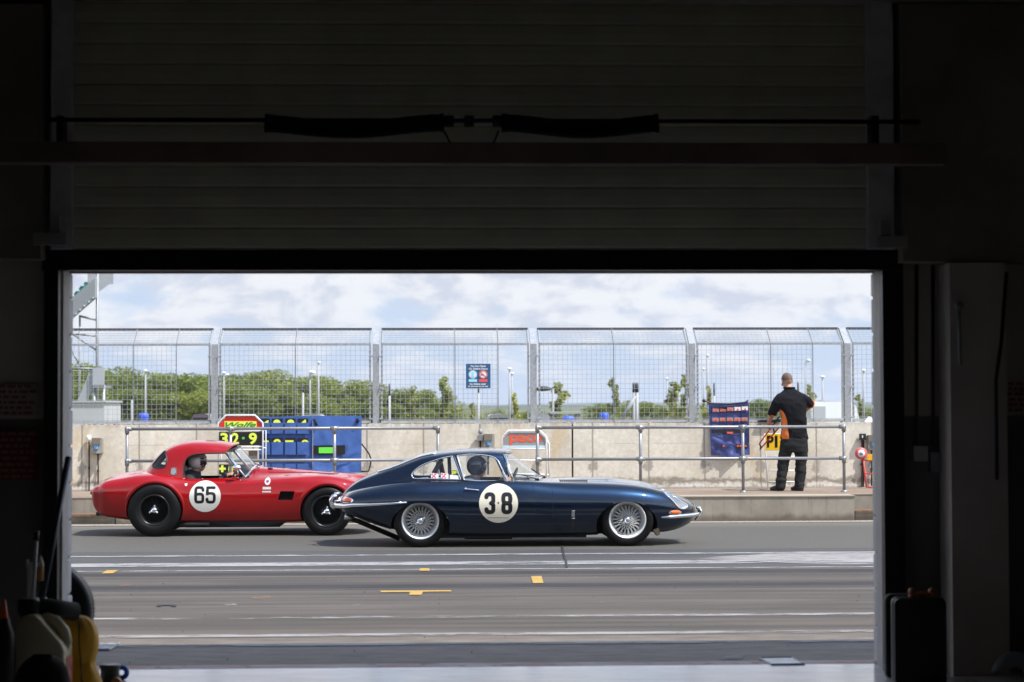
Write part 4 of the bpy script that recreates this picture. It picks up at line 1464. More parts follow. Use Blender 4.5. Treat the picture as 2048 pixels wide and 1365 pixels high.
def wheel(parent, x, y, R, rimR, w, side, metal, tyre_m, dish=0.0, spinner='two', nspoke=36, lip=True):
    """wire wheel; local -y is the outside"""
    e = empty_part('wheel', parent, (x, y, R))
    if side > 0:
        e.rotation_euler = (0, 0, math.pi)
    mb = MB(); mb.lathe(tyre_profile(R, rimR, w), (0, 0, 0), 'y', 64)
    for q in (-0.62, -0.3, 0.3, 0.62):
        pass
    mb.build('tyre', tyre_m, e, world=False)
    yo = -w * 0.42
    mb = MB()
    mb.lathe([(rimR + 0.012, yo - 0.002), (rimR + 0.008, yo - 0.012), (rimR - 0.002, yo - 0.012), (rimR - 0.012, yo + 0.004), (rimR - 0.017, yo + 0.02), (rimR - 0.030, yo + 0.045 + dish), (rimR - 0.036, w * 0.3)], (0, 0, 0), 'y', 56)
    mb.build('rim', metal, e, world=False)
    mb = MB()
    hy = yo + 0.012 + dish * 0.6
    for k in range(nspoke):
        a = 2 * math.pi * k / nspoke
        tw = 0.30 if k % 2 else -0.30
        mb.tube([(0.044 * math.cos(a + tw * 2.2), hy, 0.044 * math.sin(a + tw * 2.2)), ((rimR - 0.026) * math.cos(a), yo + 0.03 + dish, (rimR - 0.026) * math.sin(a))], 0.0021, 4, False)
        a2 = a + math.pi / nspoke
        mb.tube([(0.058 * math.cos(a2 + tw * 1.8), hy + 0.055, 0.058 * math.sin(a2 + tw * 1.8)), ((rimR - 0.030) * math.cos(a2), yo + 0.05 + dish, (rimR - 0.030) * math.sin(a2))], 0.0021, 4, False)
    mb.build('spokes', metal, e, world=False)
    mb = MB()
    mb.lathe([(0.066, w * 0.3), (0.066, hy + 0.05), (0.05, hy + 0.03), (0.05, hy - 0.012), (0.0, hy - 0.012)], (0, 0, 0), 'y', 24)
    mb.lathe([(rimR - 0.035, w * 0.3), (0.06, w * 0.28)], (0, 0, 0), 'y', 32)
    mb.build('hub', M['dark'] if metal is not M['wheel_silver'] else M['hub_grey'], e, world=False)
    mb = MB()
    mb.lathe([(0.046, hy - 0.012), (0.044, hy - 0.03), (0.032, hy - 0.05), (0.018, hy - 0.058), (0.0, hy - 0.06)], (0, 0, 0), 'y', 24)
    ears = (35, 215) if spinner == 'two' else (205, 85, 325)
    for i, a in enumerate(ears):
        a = R_(a)
        L = 0.066 if spinner == 'two' else (0.075 if i == 0 else 0.05)
        p0 = Vector((0.02 * math.cos(a), hy - 0.036, 0.02 * math.sin(a)))
        p1 = Vector((0.055 * math.cos(a), hy - 0.040, 0.055 * math.sin(a)))
        p2 = Vector((L * math.cos(a + 0.12), hy - 0.046, L * math.sin(a + 0.12)))
        mb.tube([p0, p1, p2], [0.020, 0.016, 0.011], 8)
    mb.build('spinner', M['chrome'], e, world=False)
    return e
def wells(mb, x, zc, rx, rz, y0, y1, n=40):
    for s_ in (-1, 1):
        mb.prism([(x + rx * math.cos(2 * math.pi * k / n), zc + rz * math.sin(2 * math.pi * k / n)) for k in range(n)], s_ * y0, s_ * y1) if s_ > 0 else \
            mb.prism([(x + rx * math.cos(2 * math.pi * k / n), zc + rz * math.sin(2 * math.pi * k / n)) for k in range(n)], -y1, -y0)
    return mb
def loc_fn(O):
    def L(px, py, yl):
        p = P(px, py, O.y + yl)
        return p.x - O.x, p.z
    return L
def car_origin(px, D):
    d = _f + CR * ((px - 1024) / F_PX) + CU * ((682.5 - 1060) / F_PX)
    p = CPOS + d * D
    return Vector((p.x, p.y, 0))
def ruled(top, bot, nu=14, nv=6):
    """surface between two curves given as functions of t in [-1, 1]"""
    return [[tuple(Vector(bot(-1 + 2 * i / nu)).lerp(Vector(top(-1 + 2 * i / nu)), j / nv)) for i in range(nu + 1)] for j in range(nv + 1)]

def car_paint(name, c0, c1, metal, rough, flake=0.0):
    mt = bpy.data.materials.new(name)
    mt.use_nodes = True
    q = N(mt.node_tree)
    bs = mt.node_tree.nodes['Principled BSDF']
    n = q.noise(q.coord(), 2.0, 4)
    c = q.mix(q.ramp(n, 0.3, 0.7), c0, c1)
    q.put(bs.inputs['Base Color'], c)
    bs.inputs['Metallic'].default_value = metal
    q.put(bs.inputs['Roughness'], q.ramp(q.noise(q.coord(), 14, 5, 0.7), 0.3, 0.8, rough, rough + 0.06))
    bs.inputs['Coat Weight'].default_value = 1.0
    bs.inputs['Specular IOR Level'].default_value = 0.05
    q.put(bs.inputs['Coat Roughness'], q.ramp(q.noise(q.coord(), 6, 5, 0.7), 0.3, 0.8, 0.015, 0.05))
    bp = q.new('ShaderNodeBump')
    bp.inputs['Strength'].default_value = 0.02
    bp.inputs['Distance'].default_value = 0.004
    q.put(bp.inputs['Height'], q.noise(q.coord(), 5.0, 2))
    q.put(bs.inputs['Coat Normal'], bp.outputs[0])
    return mt
M['navy'] = car_paint('navy_metallic_paint', (0.0050, 0.0155, 0.037), (0.0058, 0.018, 0.042), 0.92, 0.33)
M['carred'] = car_paint('signal_red_paint', (0.285, 0.002, 0.003), (0.32, 0.0025, 0.0035), 0.0, 0.5)
M['wheel_silver'] = pm('silver_wheel_paint', (0.84, 0.84, 0.82), 0.3, 0.3, 0.08, 9)
M['hub_grey'] = pm('hub_grey', (0.035, 0.035, 0.036), 0.5, 0.4)
M['wheel_black'] = pm('black_wheel_paint', (0.016, 0.016, 0.017), 0.28, 0.2)
M['leather'] = pm('black_seat_leather', (0.014, 0.014, 0.015), 0.5)
M['alloy_trim'] = pm('interior_alloy', (0.42, 0.43, 0.44), 0.35, 0.8)

# ------------------------------------------------------------------ the dark blue coupe
EO = car_origin(1024, 24.22)
EO.z = 0
EL = loc_fn(EO)
ecar = thing('classic_coupe', 'dark blue classic coupe with white roundel number 38 and silver wire wheels', 'car', EO)
top_px = [(684, 991), (689, 983), (701.5, 971), (716, 960.5), (738, 950), (767, 938), (800, 925.6), (824.6, 915.4), (845, 908), (876, 902), (907, 898.5), (937, 896.5), (968, 896), (999, 898), (1013, 901), (1022, 905.5)]
ft = np.array([EL(a, c, 0) for a, c in top_px])
hood_px = [(1075, 955.6), (1100, 955.4), (1143, 954.2), (1184, 954.7), (1225, 956.4), (1256, 959), (1286.6, 963.6), (1317, 974), (1348, 987), (1368.6, 996), (1383, 1005.6), (1388, 1014)]
hd = np.array([EL(a, c, 0) for a, c in hood_px])
# x, zb, w, zw, yf, zf
ET = np.array([
    (-2.070, .440, .34, .500, .16, .545), (-2.045, .418, .48, .510, .24, .580), (-1.97, .385, .575, .525, .38, .632), (-1.86, .340, .64, .53, .44, .668), (-1.65, .262, .715, .53, .50, .712),
    (-1.38, .190, .775, .53, .56, .752), (-1.08, .155, .815, .53, .60, .775), (-.70, .128, .826, .52, .63, .780), (-.30, .122, .826, .51, .655, .775), (.10, .122, .825, .51, .655, .770), (.46, .122, .82, .50, .625, .752),
    (.72, .124, .815, .50, .60, .745), (.97, .13, .81, .50, .595, .738), (1.22, .14, .80, .50, .585, .728), (1.41, .145, .782, .495, .57, .713), (1.60, .148, .75, .485, .545, .685), (1.78, .155, .695, .47, .50, .642),
    (1.94, .178, .605, .455, .42, .588), (2.06, .215, .50, .44, .34, .540), (2.15, .262, .38, .425, .24, .502), (2.205, .315, .24, .412, .14, .468), (2.225, .355, .12, .405, .06, .438)])
def e_zt(x):
    if x < -0.02:
        z = float(np.interp(x, ET[:, 0], ET[:, 5])) + 0.02
        return z if x > -1.9 else min(z, float(np.interp(x, ft[:, 0], ft[:, 1])) - 0.004)
    if x < hd[0, 0]:
        t = (x + 0.02) / (hd[0, 0] + 0.02)
        return 0.795 * (1 - t) + hd[0, 1] * t
    return float(pchip(hd[:, 0], hd[:, 1], x))
def e_sec(x):
    zb, w, zw, yf, zf = [float(pchip(ET[:, 0], ET[:, k], x)) for k in range(1, 6)]
    zt = max(e_zt(x), zf + 0.004)
    return [(0, zb), (.74 * w, zb), (.885 * w, zb + .035), (.965 * w, zb + .45 * (zw - .03 - zb)), (w, zw - .03), (.958 * w, zw - .03 + .52 * (zf - zw + .03)), (yf + .50 * (w - yf), zf - .165 * (zf - zw + .03)), (yf, zf),
            (.55 * yf, zf + .62 * (zt - zf)), (.22 * yf, zf + .96 * (zt - zf)), (0, zt)]
EX = np.concatenate([np.linspace(-2.07, -1.85, 14)[:-1], np.linspace(-1.85, 1.75, 96), np.linspace(1.75, 2.225, 26)[1:]])
EB = Loft(EX, e_sec, 44)
WE = EB.W
mb = MB(); EB.mesh(mb)
ebody = mb.build('body', M['navy'], ecar, world=False, fix=True)
xr_, zr_ = EL(840.6, 1042, -.72)
xf_, zf_ = EL(1254.6, 1041, -.72)
cw = MB()
zc = EL(840, 1055, -.80)[1]
wells(cw, xr_, zc, .348, EL(840, 1006.5, -.8)[1] - zc, .46, 1.1)
cw2 = MB()
zc2 = EL(1254, 1052, -.80)[1]
wells(cw2, xf_ - 0.005, zc2, .366, EL(1254, 1003.5, -.8)[1] - zc2, .44, 1.1)
cut(ebody, cw, mat=M['dark'])
cut(ebody, cw2, mat=M['dark'])
cb = MB(); cb.box((-.85, -.565, .22), (.20, .565, 1.1))
cut(ebody, cb, mat=M['blackfab'])
sharp(ebody, 32)

# fastback roof: a hollow shell with real window openings
GT = np.array([  # x, yb, yr, drop of the cant rail below the centre, zbase
    (-2.055, .20, .12, .010, .50), (-1.98, .29, .18, .018, .53), (-1.80, .335, .225, .035, .60), (-1.5, .425, .305, .050, .66), (-1.2, .515, .385, .060, .69), (-.85, .605, .450, .066, .71), (-.45, .658, .485, .070, .715), (-.10, .655, .49, .072, .715), (0.02, .65, .49, .073, .715)])
def g_sec(x, inset=0.0):
    yb, yr, dp, zb0 = [float(pchip(GT[:, 0], GT[:, k], x)) for k in range(1, 5)]
    zt = float(pchip(ft[:, 0], ft[:, 1], x)) - inset
    zr = zt - dp
    zb0 = min(zb0, zr - .06)
    yb -= inset; yr -= inset
    if inset:
        zb0 -= .2
    return [(0, zb0), (yb * .6, zb0), (yb, zb0 + .001), (yb + (yr - yb) * .32, zb0 + (zr - zb0) * .42), (yb + (yr - yb) * .70, zb0 + (zr - zb0) * .78), (yr, zr), (yr * .80, zr + dp * .50), (yr * .42, zr + dp * .88), (0, zt)]
GX = np.concatenate([np.linspace(ft[0, 0] + .004, -1.8, 12)[:-1], np.linspace(-1.8, -.10, 46)])
EG = Loft(GX, g_sec, 36)
hx = float(ft[-1, 0])
EG.shift = lambda x, y, z: max(0, (x + .6) / .5) ** 1.5 * (hx + .10) * max(0, 1 - (y / .50) ** 2)
mb = MB(); EG.mesh(mb)
eroof = mb.build('roof', M['navy'], ecar, world=False, fix=True)
GI = Loft(np.linspace(-1.35, .3, 30), lambda x: g_sec(min(x, -.02), .03), 30)
mb = MB(); GI.mesh(mb)
cut(eroof, mb, mat=M['blackfab'])
yw = -.57
win_d = [EL(a, c, yw) for a, c in [(914.5, 912.5), (940, 909.5), (965, 910.5), (982, 913.3), (990.5, 916.5), (997, 923), (1006, 942), (1016.5, 965.5), (985, 963.5), (950, 961.5), (928.5, 960)]]
win_q = smooth_poly([EL(a, c, yw) for a, c in [(905, 913.2), (885, 917), (865.6, 922.8), (843, 932), (829, 942.5), (823.6, 950), (825.5, 955.5), (832, 958), (870, 958.3), (922, 959.5)]], False, 5)
cb = MB()
for w_ in (win_d, win_q):
    cb.prism(w_, -.8, -.25)
    cb.prism(w_, .25, .8)
cut(eroof, cb, mat=M['blackfab'])
sharp(eroof, 32)
WG = EG.W
on_flank('side_window', win_d, WG, -.008, M['glass'], ecar, (-1, 1))
on_flank('quarter_window', win_q, WG, -.008, M['glass'], ecar, (-1, 1))
for w_, nm in ((win_d, 'window_trim'), (win_q, 'window_trim')):
    mb = MB()
    for s_ in (-1, 1):
        mb.tube(trail(w_ + [w_[0]], WG, .001, s_), .0085, 6, False)
    mb.build(nm, M['chrome'], ecar, world=False)
mb = MB()
for s_ in (-1, 1):
    mb.tube(trail([EL(906.5, 911, yw), EL(925.5, 961, yw)], WG, .002, s_), .013, 6)
mb.build('door_pillar', M['black'], ecar, world=False)
# rear hatch glass on the fastback
A = []
for x in np.linspace(-1.62, -.92, 12):
    hw_ = np.interp(x, [-1.62, -1.5, -.92], [.17, .24, .33])
    A.append([(x, y, EG.top(x, y) + .004) for y in np.linspace(-hw_, hw_, 9)])
mb = MB(); mb.grid(A)
mb.build('hatch_window', pm('dark_glass', (0.02, 0.025, 0.03), 0.05, coat=1.0), ecar, world=False)
mb = MB(); mb.tube([(x, y, z + .002) for x, y, z in ([r[0] for r in A] + A[-1][1:-1] + [r[-1] for r in A[::-1]] + A[0][-2:0:-1])], .008, 6, closed=True)
mb.build('hatch_trim', M['chrome'], ecar, world=False)

# windscreen
x_ts, z_ts = EL(1009, 908.5, -.49)
x_bs, z_bs = EL(1027.5, 968, -.66)
x_tc, z_tc = EL(1022.5, 906.5, 0)
x_bc, z_bc = EL(1083, 955, 0)
etop = lambda t: (x_tc + (x_ts - x_tc) * abs(t) ** 2.3, .495 * t, z_tc + (z_ts - z_tc) * abs(t) ** 2.2)
ebot = lambda t: (x_bc + (x_bs - x_bc) * abs(t) ** 2.6, .665 * t, z_bc + (z_bs - z_bc) * abs(t) ** 2.4)
mb = MB(); mb.grid(ruled(etop, ebot, 24, 8))
mb.build('windscreen', M['screen'], ecar, world=False)
mb = MB()
tt = np.linspace(-1, 1, 33)
for s_ in (-1, 1):
    mb.tube([etop(s_), Vector(etop(s_)).lerp(Vector(ebot(s_)), .5), ebot(s_)], .015, 8)
mb.build('windscreen_pillar', M['chrome'], ecar, world=False)
mb = MB(); mb.tube([Vector(etop(t)) + Vector((0, 0, .006)) for t in tt], .013, 8)
mb.build('roof_header', M['navy'], ecar, world=False)
mb = MB(); mb.tube([ebot(t) for t in tt], .014, 8)
mb.tube([Vector(etop(t)) - Vector((-.006, 0, .008)) for t in tt], .006, 6)
mb.build('windscreen_trim', M['chrome'], ecar, world=False)
mb = MB()
for y0, y1 in ((-.40, -.56), (-.02, -.22), (.34, .16)):
    t0, t1 = y0 / .665, y1 / .665
    p0 = Vector(ebot(t0)) + Vector((.035, 0, .004))
    p1 = Vector(ebot(t1)).lerp(Vector(etop(t1)), .22) + Vector((.012, 0, .012))
    p2 = Vector(ebot(t1 * .75)).lerp(Vector(etop(t1 * .75)), .12) + Vector((.016, 0, .012))
    mb.tube([p0, p1], .0055, 6); mb.tube([p2 + (p2 - p1) * .4, p1 + (p1 - p2) * .9], .0045, 5)
    mb.ball(p0, .017, 8, 6)
mb.build('wiper', M['black'], ecar, world=False)

# door, handle, seams
door_o = smooth_poly([EL(a, c, -.8) for a, c in [(925.5, 963.5), (927, 985), (931, 1010), (938, 1034)]], False, 4) + [EL(a, c, -.8) for a, c in [(941, 1040), (950, 1042), (1060, 1041), (1067, 1037), (1069, 1028)]] + smooth_poly([EL(a, c, -.8) for a, c in [(1069, 1000), (1069, 985), (1068, 976), (1063, 971.5), (1050, 970), (1030, 969.5)]], False, 4)
def shrink(poly, d):
    c = np.mean(poly, axis=0)
    return [(a + (c[0] - a) * d, b_ + (c[1] - b_) * d) for a, b_ in poly]
seam_m = pm('panel_gap', (0.004, 0.004, 0.005), 0.8)
def seam(name, pts, parent, r=.0035, Wf=WE, sides=(-1, 1)):
    mb = MB()
    for s_ in sides:
        mb.tube(trail(pts, Wf, -r * .35, s_), r, 5)
    return mb.build(name, seam_m, parent, world=False)
edoor = on_flank('door', door_o, WE, .0015, M['navy'], ecar, (-1, 1), res=.02)
seam('door_gap', door_o + [door_o[0]], edoor)
mb = MB()
for s_ in (-1, 1):
    p = trail([EL(a, c, -.82) for a, c in [(931.5, 978.5), (938, 979.3), (946, 980), (958, 981)]], WE, .022, s_)
    n_ = len(p)
    mb.tube(p, [.012 - .007 * i / n_ for i in range(n_)], 8)
    mb.ball(p[0], .017, 8, 6)
mb.build('handle', M['chrome'], edoor, world=False)
seam('bonnet_gap', [EL(a, c, -.8) for a, c in [(1105.3, 965), (1105.5, 985), (1105.5, 1010), (1105, 1058)]], ecar)
seam('sill_gap', [EL(a, c, -.8) for a, c in [(902, 1046), (960, 1048), (1060, 1048), (1105, 1048), (1180, 1046)]], ecar, .002)
# bonnet latch
mb = MB()
V, Fc = project([EL(a, c, -.82) for a, c in [(1143.5, 1022), (1149.5, 1022), (1149.5, 1034), (1143.5, 1034)]], [(0, 1, 2, 3)], WE, .004); mb.add(V, Fc)
mb.tube(trail([EL(1143.2, 1037.5, -.82), EL(1150, 1037.5, -.82)], WE, .005), .006, 6)
mb.tube(trail([EL(1143.2, 1022.2, -.82), EL(1150, 1022.2, -.82)], WE, .005), .005, 6)
mb.build('bonnet_latch', M['alloy_trim'], ecar, world=False)
mb = MB()
V, Fc = project([EL(a, c, -.82) for a, c in [(1143.8, 1039), (1149.5, 1039), (1149, 1060), (1144.2, 1060)]], [(0, 1, 2, 3)], WE, .003); mb.add(V, Fc)
mb.build('latch_strap', M['leather'], ecar, world=False)
# louvres along the bonnet top
mb = MB()
for k in range(14):
    a = EL(1121 + 4.05 * k, 963.5, -.45)
    for s_ in (-1, 1):
        y = .455 * s_
        z = EB.top(a[0], .455) + .001
        mb.tube([(a[0] - .006, y - .07, EB.top(a[0], abs(y - .07)) + .003), (a[0] + .002, y, z + .006), (a[0] - .006, y + .07, EB.top(a[0], abs(y + .07)) + .003)], .0065, 5)
mb.build('bonnet_louvre', M['black'], ecar, world=False)

# roundels and number
ex, ez = EL(997.2, 1007.2, -.83)
rd = on_flank('number_roundel', circle2(ex, ez, .229), WE, .0050, M['cream'], ecar, (-1, 1), res=.015)
def px2e(pts):
    return [EL(a, c, -.83) for a, c in pts]
k_ = .0059
th = .030
def three(cx, cz, w, h):
    return [sarc(cx, cz + h * .225, w * .31, h * .225, 168, -80) + sarc(cx, cz - h * .225, w * .31, h * .225, 80, -168)]
def eight(cx, cz, w, h):
    return [sarc(cx, cz + h * .225, w * .31, h * .225, 0, 360, 32), sarc(cx, cz - h * .225, w * .31, h * .225, 0, 360, 32)]
c3x, c3z = EL(979.8, 1007, -.83)
c8x, c8z = EL(1013.8, 1007, -.83)
hh = (1030.5 - 984.3) * k_
for lines in (three(c3x, c3z, .132, hh * .84), eight(c8x, c8z, .132, hh * .84)):
    v, f = strokes(lines, .0245, .003)
    on_flank('numeral', v, WE, .0062, M['ink'], rd, (-1,), res=.06, faces=f)
mb = MB(); V, Fc = project(circle2(*EL(996.6, 1006.3, -.83), .0105, n=14), [tuple(range(14))], WE, .0062); mb.add(V, Fc)
V, Fc = project([EL(a, c, -.83) for a, c in [(975, 1035.6), (1019, 1035.8), (1019, 1036.6), (975, 1036.4)]], [(0, 1, 2, 3)], WE, .0062); mb.add(V, Fc)
mb.build('numeral', M['ink'], rd, world=False)

# lamps and bumpers
lamp = [EL(a, c, -.52) for a, c in [(1323.5, 981), (1333, 983), (1348, 994), (1364, 1004.5), (1374.5, 1011), (1374, 1016), (1364.5, 1018), (1354, 1013), (1343, 1001), (1331, 989)]]
lampS = smooth_poly(lamp, True, 4)
bez = on_flank('headlamp', lampS, WE, .006, M['chrome'], ecar, (-1, 1), res=.03)
inn = shrink(lampS, .17)
on_flank('lens', inn, WE, .012, pm('pale_lamp', (0.24, 0.27, 0.29), 0.10, 0.4, coat=1.0), bez, (-1, 1), res=.03)
mb = MB()
for s_ in (-1, 1):
    mb.tube(trail(lampS + [lampS[0]], WE, .006, s_), .010, 6, False)
mb.build('bezel', M['chrome'], bez, world=False)
def lens(name, cpx, cpy, rx, rz, mat, yl, taper=1.0):
    cx, cz = EL(cpx, cpy, yl)
    e = circle2(cx, cz, rx * 1.28, rz * 1.12, 28)
    o = on_flank(name, e, WE, .004, M['chrome'], ecar, (-1, 1), res=.03)
    mb = MB()
    for s_ in (-1, 1):
        A = []
        for k in range(9):
            t = -1 + 2 * k / 8
            x = cx + rx * t
            h = rz * math.sqrt(max(.03, 1 - t ** 4))
            A.append([(x, s_ * (WE(x, cz + h * math.sin(u)) + .004 + .020 * math.cos(u) * math.sqrt(max(0, 1 - t ** 4))), cz + h * math.sin(u)) for u in np.linspace(-math.pi / 2, math.pi / 2, 9)])
        mb.grid(A, flip=(s_ > 0))
    mb.build('lens', mat, o, world=False)
    return o
lens('indicator', 1350.5, 1025.3, .066, .026, M['amber'], -.6)
lens('tail_lamp', 690.5, 1000.3, .078, .030, M['taillens'], -.5)
def bumper(name, pts, rad, parent):
    mb = MB()
    for s_ in (-1, 1):
        q = [(x, y * -s_, z) for x, y, z in pts]
        mb.tube(q, rad, 10, sx=.5, ref=(0, 0, 1))
    return mb.build(name, M['chrome'], parent, world=False)
fbx = [EL(a, c, -.6) for a, c in [(1321, 1034.3), (1345, 1033.7), (1370, 1032.4)]]
fb = [(fbx[0][0], -(WE(*fbx[0]) + .006), fbx[0][1]), (fbx[1][0], -(WE(*fbx[1]) + .022), fbx[1][1]), (fbx[2][0], -(WE(*fbx[2]) + .035), fbx[2][1]), (2.16, -.46, fbx[2][1] + .004), (2.23, -.36, fbx[2][1] + .006), (2.265, -.22, fbx[2][1] + .006)]
bf = bumper('front_bumper', fb, [.008, .020, .023, .024, .024, .022], ecar)
mb = MB()
for s_ in (-1, 1):
    c = EL(1395, 1027, -.3)
    mb.tube([(c[0] - .03, s_ * .30, c[1] - .085), (c[0] + .012, s_ * .30, c[1] - .05), (c[0] + .034, s_ * .30, c[1] + .01), (c[0] + .02, s_ * .30, c[1] + .06), (c[0] - .02, s_ * .30, c[1] + .078)], [.016, .026, .03, .027, .014], 12, sx=.8)
mb.build('overrider', M['chrome'], bf, world=False)
rb = [EL(a, c, -.6) for a, c in [(814, 1003.8), (780, 1006.5), (740, 1009), (705, 1010.5)]]
rp = [(x, -(WE(x, z) + .012), z) for x, z in rb]
xt, zt2 = EL(664, 1011, -.3)
rp += [(EL(688, 1011, -.5)[0], -.525, zt2), (xt + .06, -.44, zt2 + .002), (xt + .02, -.34, zt2 + .004), (xt + .01, -.2, zt2 + .004)]
br = bumper('rear_bumper', rp, [.009, .013, .018, .024, .028, .030, .030, .028], ecar)
mb = MB()
for s_ in (-1, 1):
    c = EL(666, 1003, -.32)
    mb.tube([(c[0] + .03, s_ * .32, c[1] - .10), (c[0] - .01, s_ * .32, c[1] - .05), (c[0] - .018, s_ * .32, c[1] + .01), (c[0] + .005, s_ * .32, c[1] + .058), (c[0] + .05, s_ * .32, c[1] + .066)], [.018, .028, .032, .028, .014], 12, sx=.8)
mb.build('overrider', M['chrome'], br, world=False)
# underside: exhausts, sill rail, splash guard, axle
mb = MB()
for y in (-.16, -.07):
    a, c = EL(700, 1038, y), EL(800, 1078, y)
    mb.tube([(a[0], y, a[1]), (a[0] + .1, y, a[1] - .03), (c[0], y, c[1])], .030, 10)
mb.build('exhaust_pipe', M['dark'], ecar, world=False)
mb = MB()
for y in (-.16, -.07):
    a = EL(694, 1035, y)
    mb.tube([(a[0] - .03, y, a[1] + .01), (a[0] + .07, y, a[1] - .015)], .037, 12)
mb.build('exhaust_tip', M['steel'], ecar, world=False)
mb = MB()
a, c = EL(929, 1072, -.55), EL(1024, 1078, -.55)
mb.box((a[0], -.6, c[1]), (c[0], .6, a[1]))
a, c = EL(880, 1066, -.6), EL(1172, 1074.5, -.6)
mb.box((a[0], -.66, c[1]), (c[0], .66, a[1] + .1))
mb.box((xr_ - .05, -.66, .26), (xr_ + .05, .66, .36)); mb.box((xf_ - .04, -.66, .26), (xf_ + .04, .66, .34))
mb.build('floor_pan', M['dark'], ecar, world=False)
mb = MB()
pp = [EL(a, c, -.62) for a, c in [(1305, 1060), (1316, 1056), (1319, 1068), (1313, 1071.5)]]
mb.prism(pp, -.70, -.5)
mb.build('splash_guard', pm('dull_bronze', (0.13, 0.11, 0.08), 0.5, 0.4), ecar, world=False)

RE = (1095.3 - 1042.2) / F_PX * 23.5
for x, R in ((xr_, .315), (xf_, .313)):
    for s_ in (-1, 1):
        wheel(ecar, x, s_ * .655, R, .212, .178, s_, M['wheel_silver'], M['rubber'], 0.0, 'two', 44)

# cabin: seat, cage, wheel, stickers
def seat(parent, x, y, z0, zt, mat):
    t = empty_part('seat', parent, (0, 0, 0))
    mb = MB()
    mb.prism([(x - .12, z0 - .02), (x + .34, z0 + .02), (x + .34, z0 + .11), (x - .05, z0 + .09), (x - .20, zt), (x - .30, zt), (x - .22, z0)], y - .22, y + .22)
    o = mb.build('seat_shell', mat, t, world=False, fix=True)
    md = o.modifiers.new('b', 'BEVEL'); md.width, md.segments = .03, 3
    with_mods(o); sharp(o, 50)
    return t
seat(ecar, -.42, -.33, .28, .83, M['leather'])
seat(ecar, -.42, .33, .28, .83, M['leather'])
mb = MB()
for y in (-.40, .40):
    a, c = EL(884, 918, y), EL(856, 962, y)
    mb.tube([(a[0], y * .98, a[1]), (c[0] - .05, y, c[1] - .12)], .028, 10)
    a2 = EL(898, 914, y)
    mb.tube([(a2[0], y, a2[1]), (a2[0] + .03, y * 1.2, .35)], .022, 10)
a2 = EL(898, 914, 0)
mb.tube([(a2[0], -.40, a2[1]), (a2[0], -.2, a2[1] + .04), (a2[0], .2, a2[1] + .04), (a2[0], .40, a2[1])], .022, 10)
mb.tube([(a2[0], -.38, a2[1]), (a2[0] + .03, .45, .45)], .020, 8)
mb.build('roll_cage', M['black'], ecar, world=False)
a, c = EL(884.5, 927, .1), EL(890, 951, .1)
mb = MB(); mb.tube([(a[0] - .02, .1, a[1]), (c[0] - .02, .1, c[1] - .02)], .030, 10)
mb.build('red_bar', pm('red_harness', (0.75, 0.05, 0.03), 0.5), ecar, world=False)
def steering(parent, x, y, z, r=.19):
    c = Vector((x, y, z))
    n = Vector((-.90, 0, .38)).normalized(); u = Vector((0, 1, 0)); w_ = n.cross(u)
    mb = MB()
    mb.tube([c + (u * math.cos(t) + w_ * math.sin(t)) * r for t in np.linspace(0, 2 * math.pi, 33)[:-1]], .012, 8, closed=True)
    for t in (math.pi / 2, math.pi * 7 / 6, math.pi * 11 / 6):
        mb.tube([c - n * .02, c + (u * math.cos(t) + w_ * math.sin(t)) * r], .008, 6)
    mb.tube([c - n * .02, c - n * .25], .018, 8)
    return mb.build('steering_wheel', M['black'], parent, world=False)
steering(ecar, -.02, -.33, .74)
mb = MB()
mb.box((.06, -.56, .55), (.20, .56, .775))
mb.build('dashboard', M['blackfab'], ecar, world=False)
a = EL(1002, 927, -.3)
mb = MB(); mb.tube([(a[0] + .02, -.40, a[1] + .03), (a[0], -.42, a[1] + .01), (a[0], -.42, a[1] - .055)], [.012, .022, .018], 8)
mb.build('mirror', M['black'], ecar, world=False)
WGi = lambda x, z: WG(x, z) - .004
stk_white = pm('sticker_white', (0.82, 0.80, 0.80), 0.5)
mbs = MB(); mr = MB()
for k, px in enumerate((862, 882)):
    pts = [EL(a, c, -.6) for a, c in [(px, 946.5), (px + 15, 948.5), (px + 15, 958), (px + 9, 958), (px, 956.5)]]
    V, Fc = project(pts, [tuple(range(len(pts)))], WG, -.005); mbs.add(V, Fc)
    for x0, y0, x1, y1 in ((px + .8, 947.6, px + 4, 950.5), (px + 6, 948.2, px + 10.5, 950.6), (px + 3, 951.5, px + 8, 954.5), (px + 1.5, 954.8, px + 4, 956.6), (px + 7.5, 954.8, px + 10, 957)):
        pts = [EL(a, c, -.6) for a, c in [(x0, y0), (x1, y0), (x1, y1), (x0, y1)]]
        V, Fc = project(pts, [(0, 1, 2, 3)], WG, -.003); mr.add(V, Fc)
pts = [EL(a, c, -.6) for a, c in [(899.5, 950.5), (917.5, 951.5), (918, 958.6), (899.5, 958.4)]]
V, Fc = project(pts, [(0, 1, 2, 3)], WG, -.005); mbs.add(V, Fc)
stp = mbs.build('window_sticker', stk_white, ecar, world=False)
mr.build('sticker_print', pm('sticker_red', (0.72, 0.10, 0.14), 0.5), stp, world=False)
pts = [EL(a, c, -.6) for a, c in [(903.5, 941.5), (908.6, 940.8), (914.2, 942), (914.5, 946.5), (908.8, 951.8), (903.8, 947)]]
gs = on_flank('window_sticker', pts, WG, -.003, M['dkgreen'], ecar)
v, f = text_mesh('BP', 0.03)
a, c = EL(904.8, 948.2, -.6), EL(913.2, 943, -.6)
on_flank('sticker_lettering', [(a[0] + q[0] * (c[0] - a[0]), a[1] + q[1] * (c[1] - a[1])) for q in v], WG, -.0015, M['yellow'], gs, faces=f)

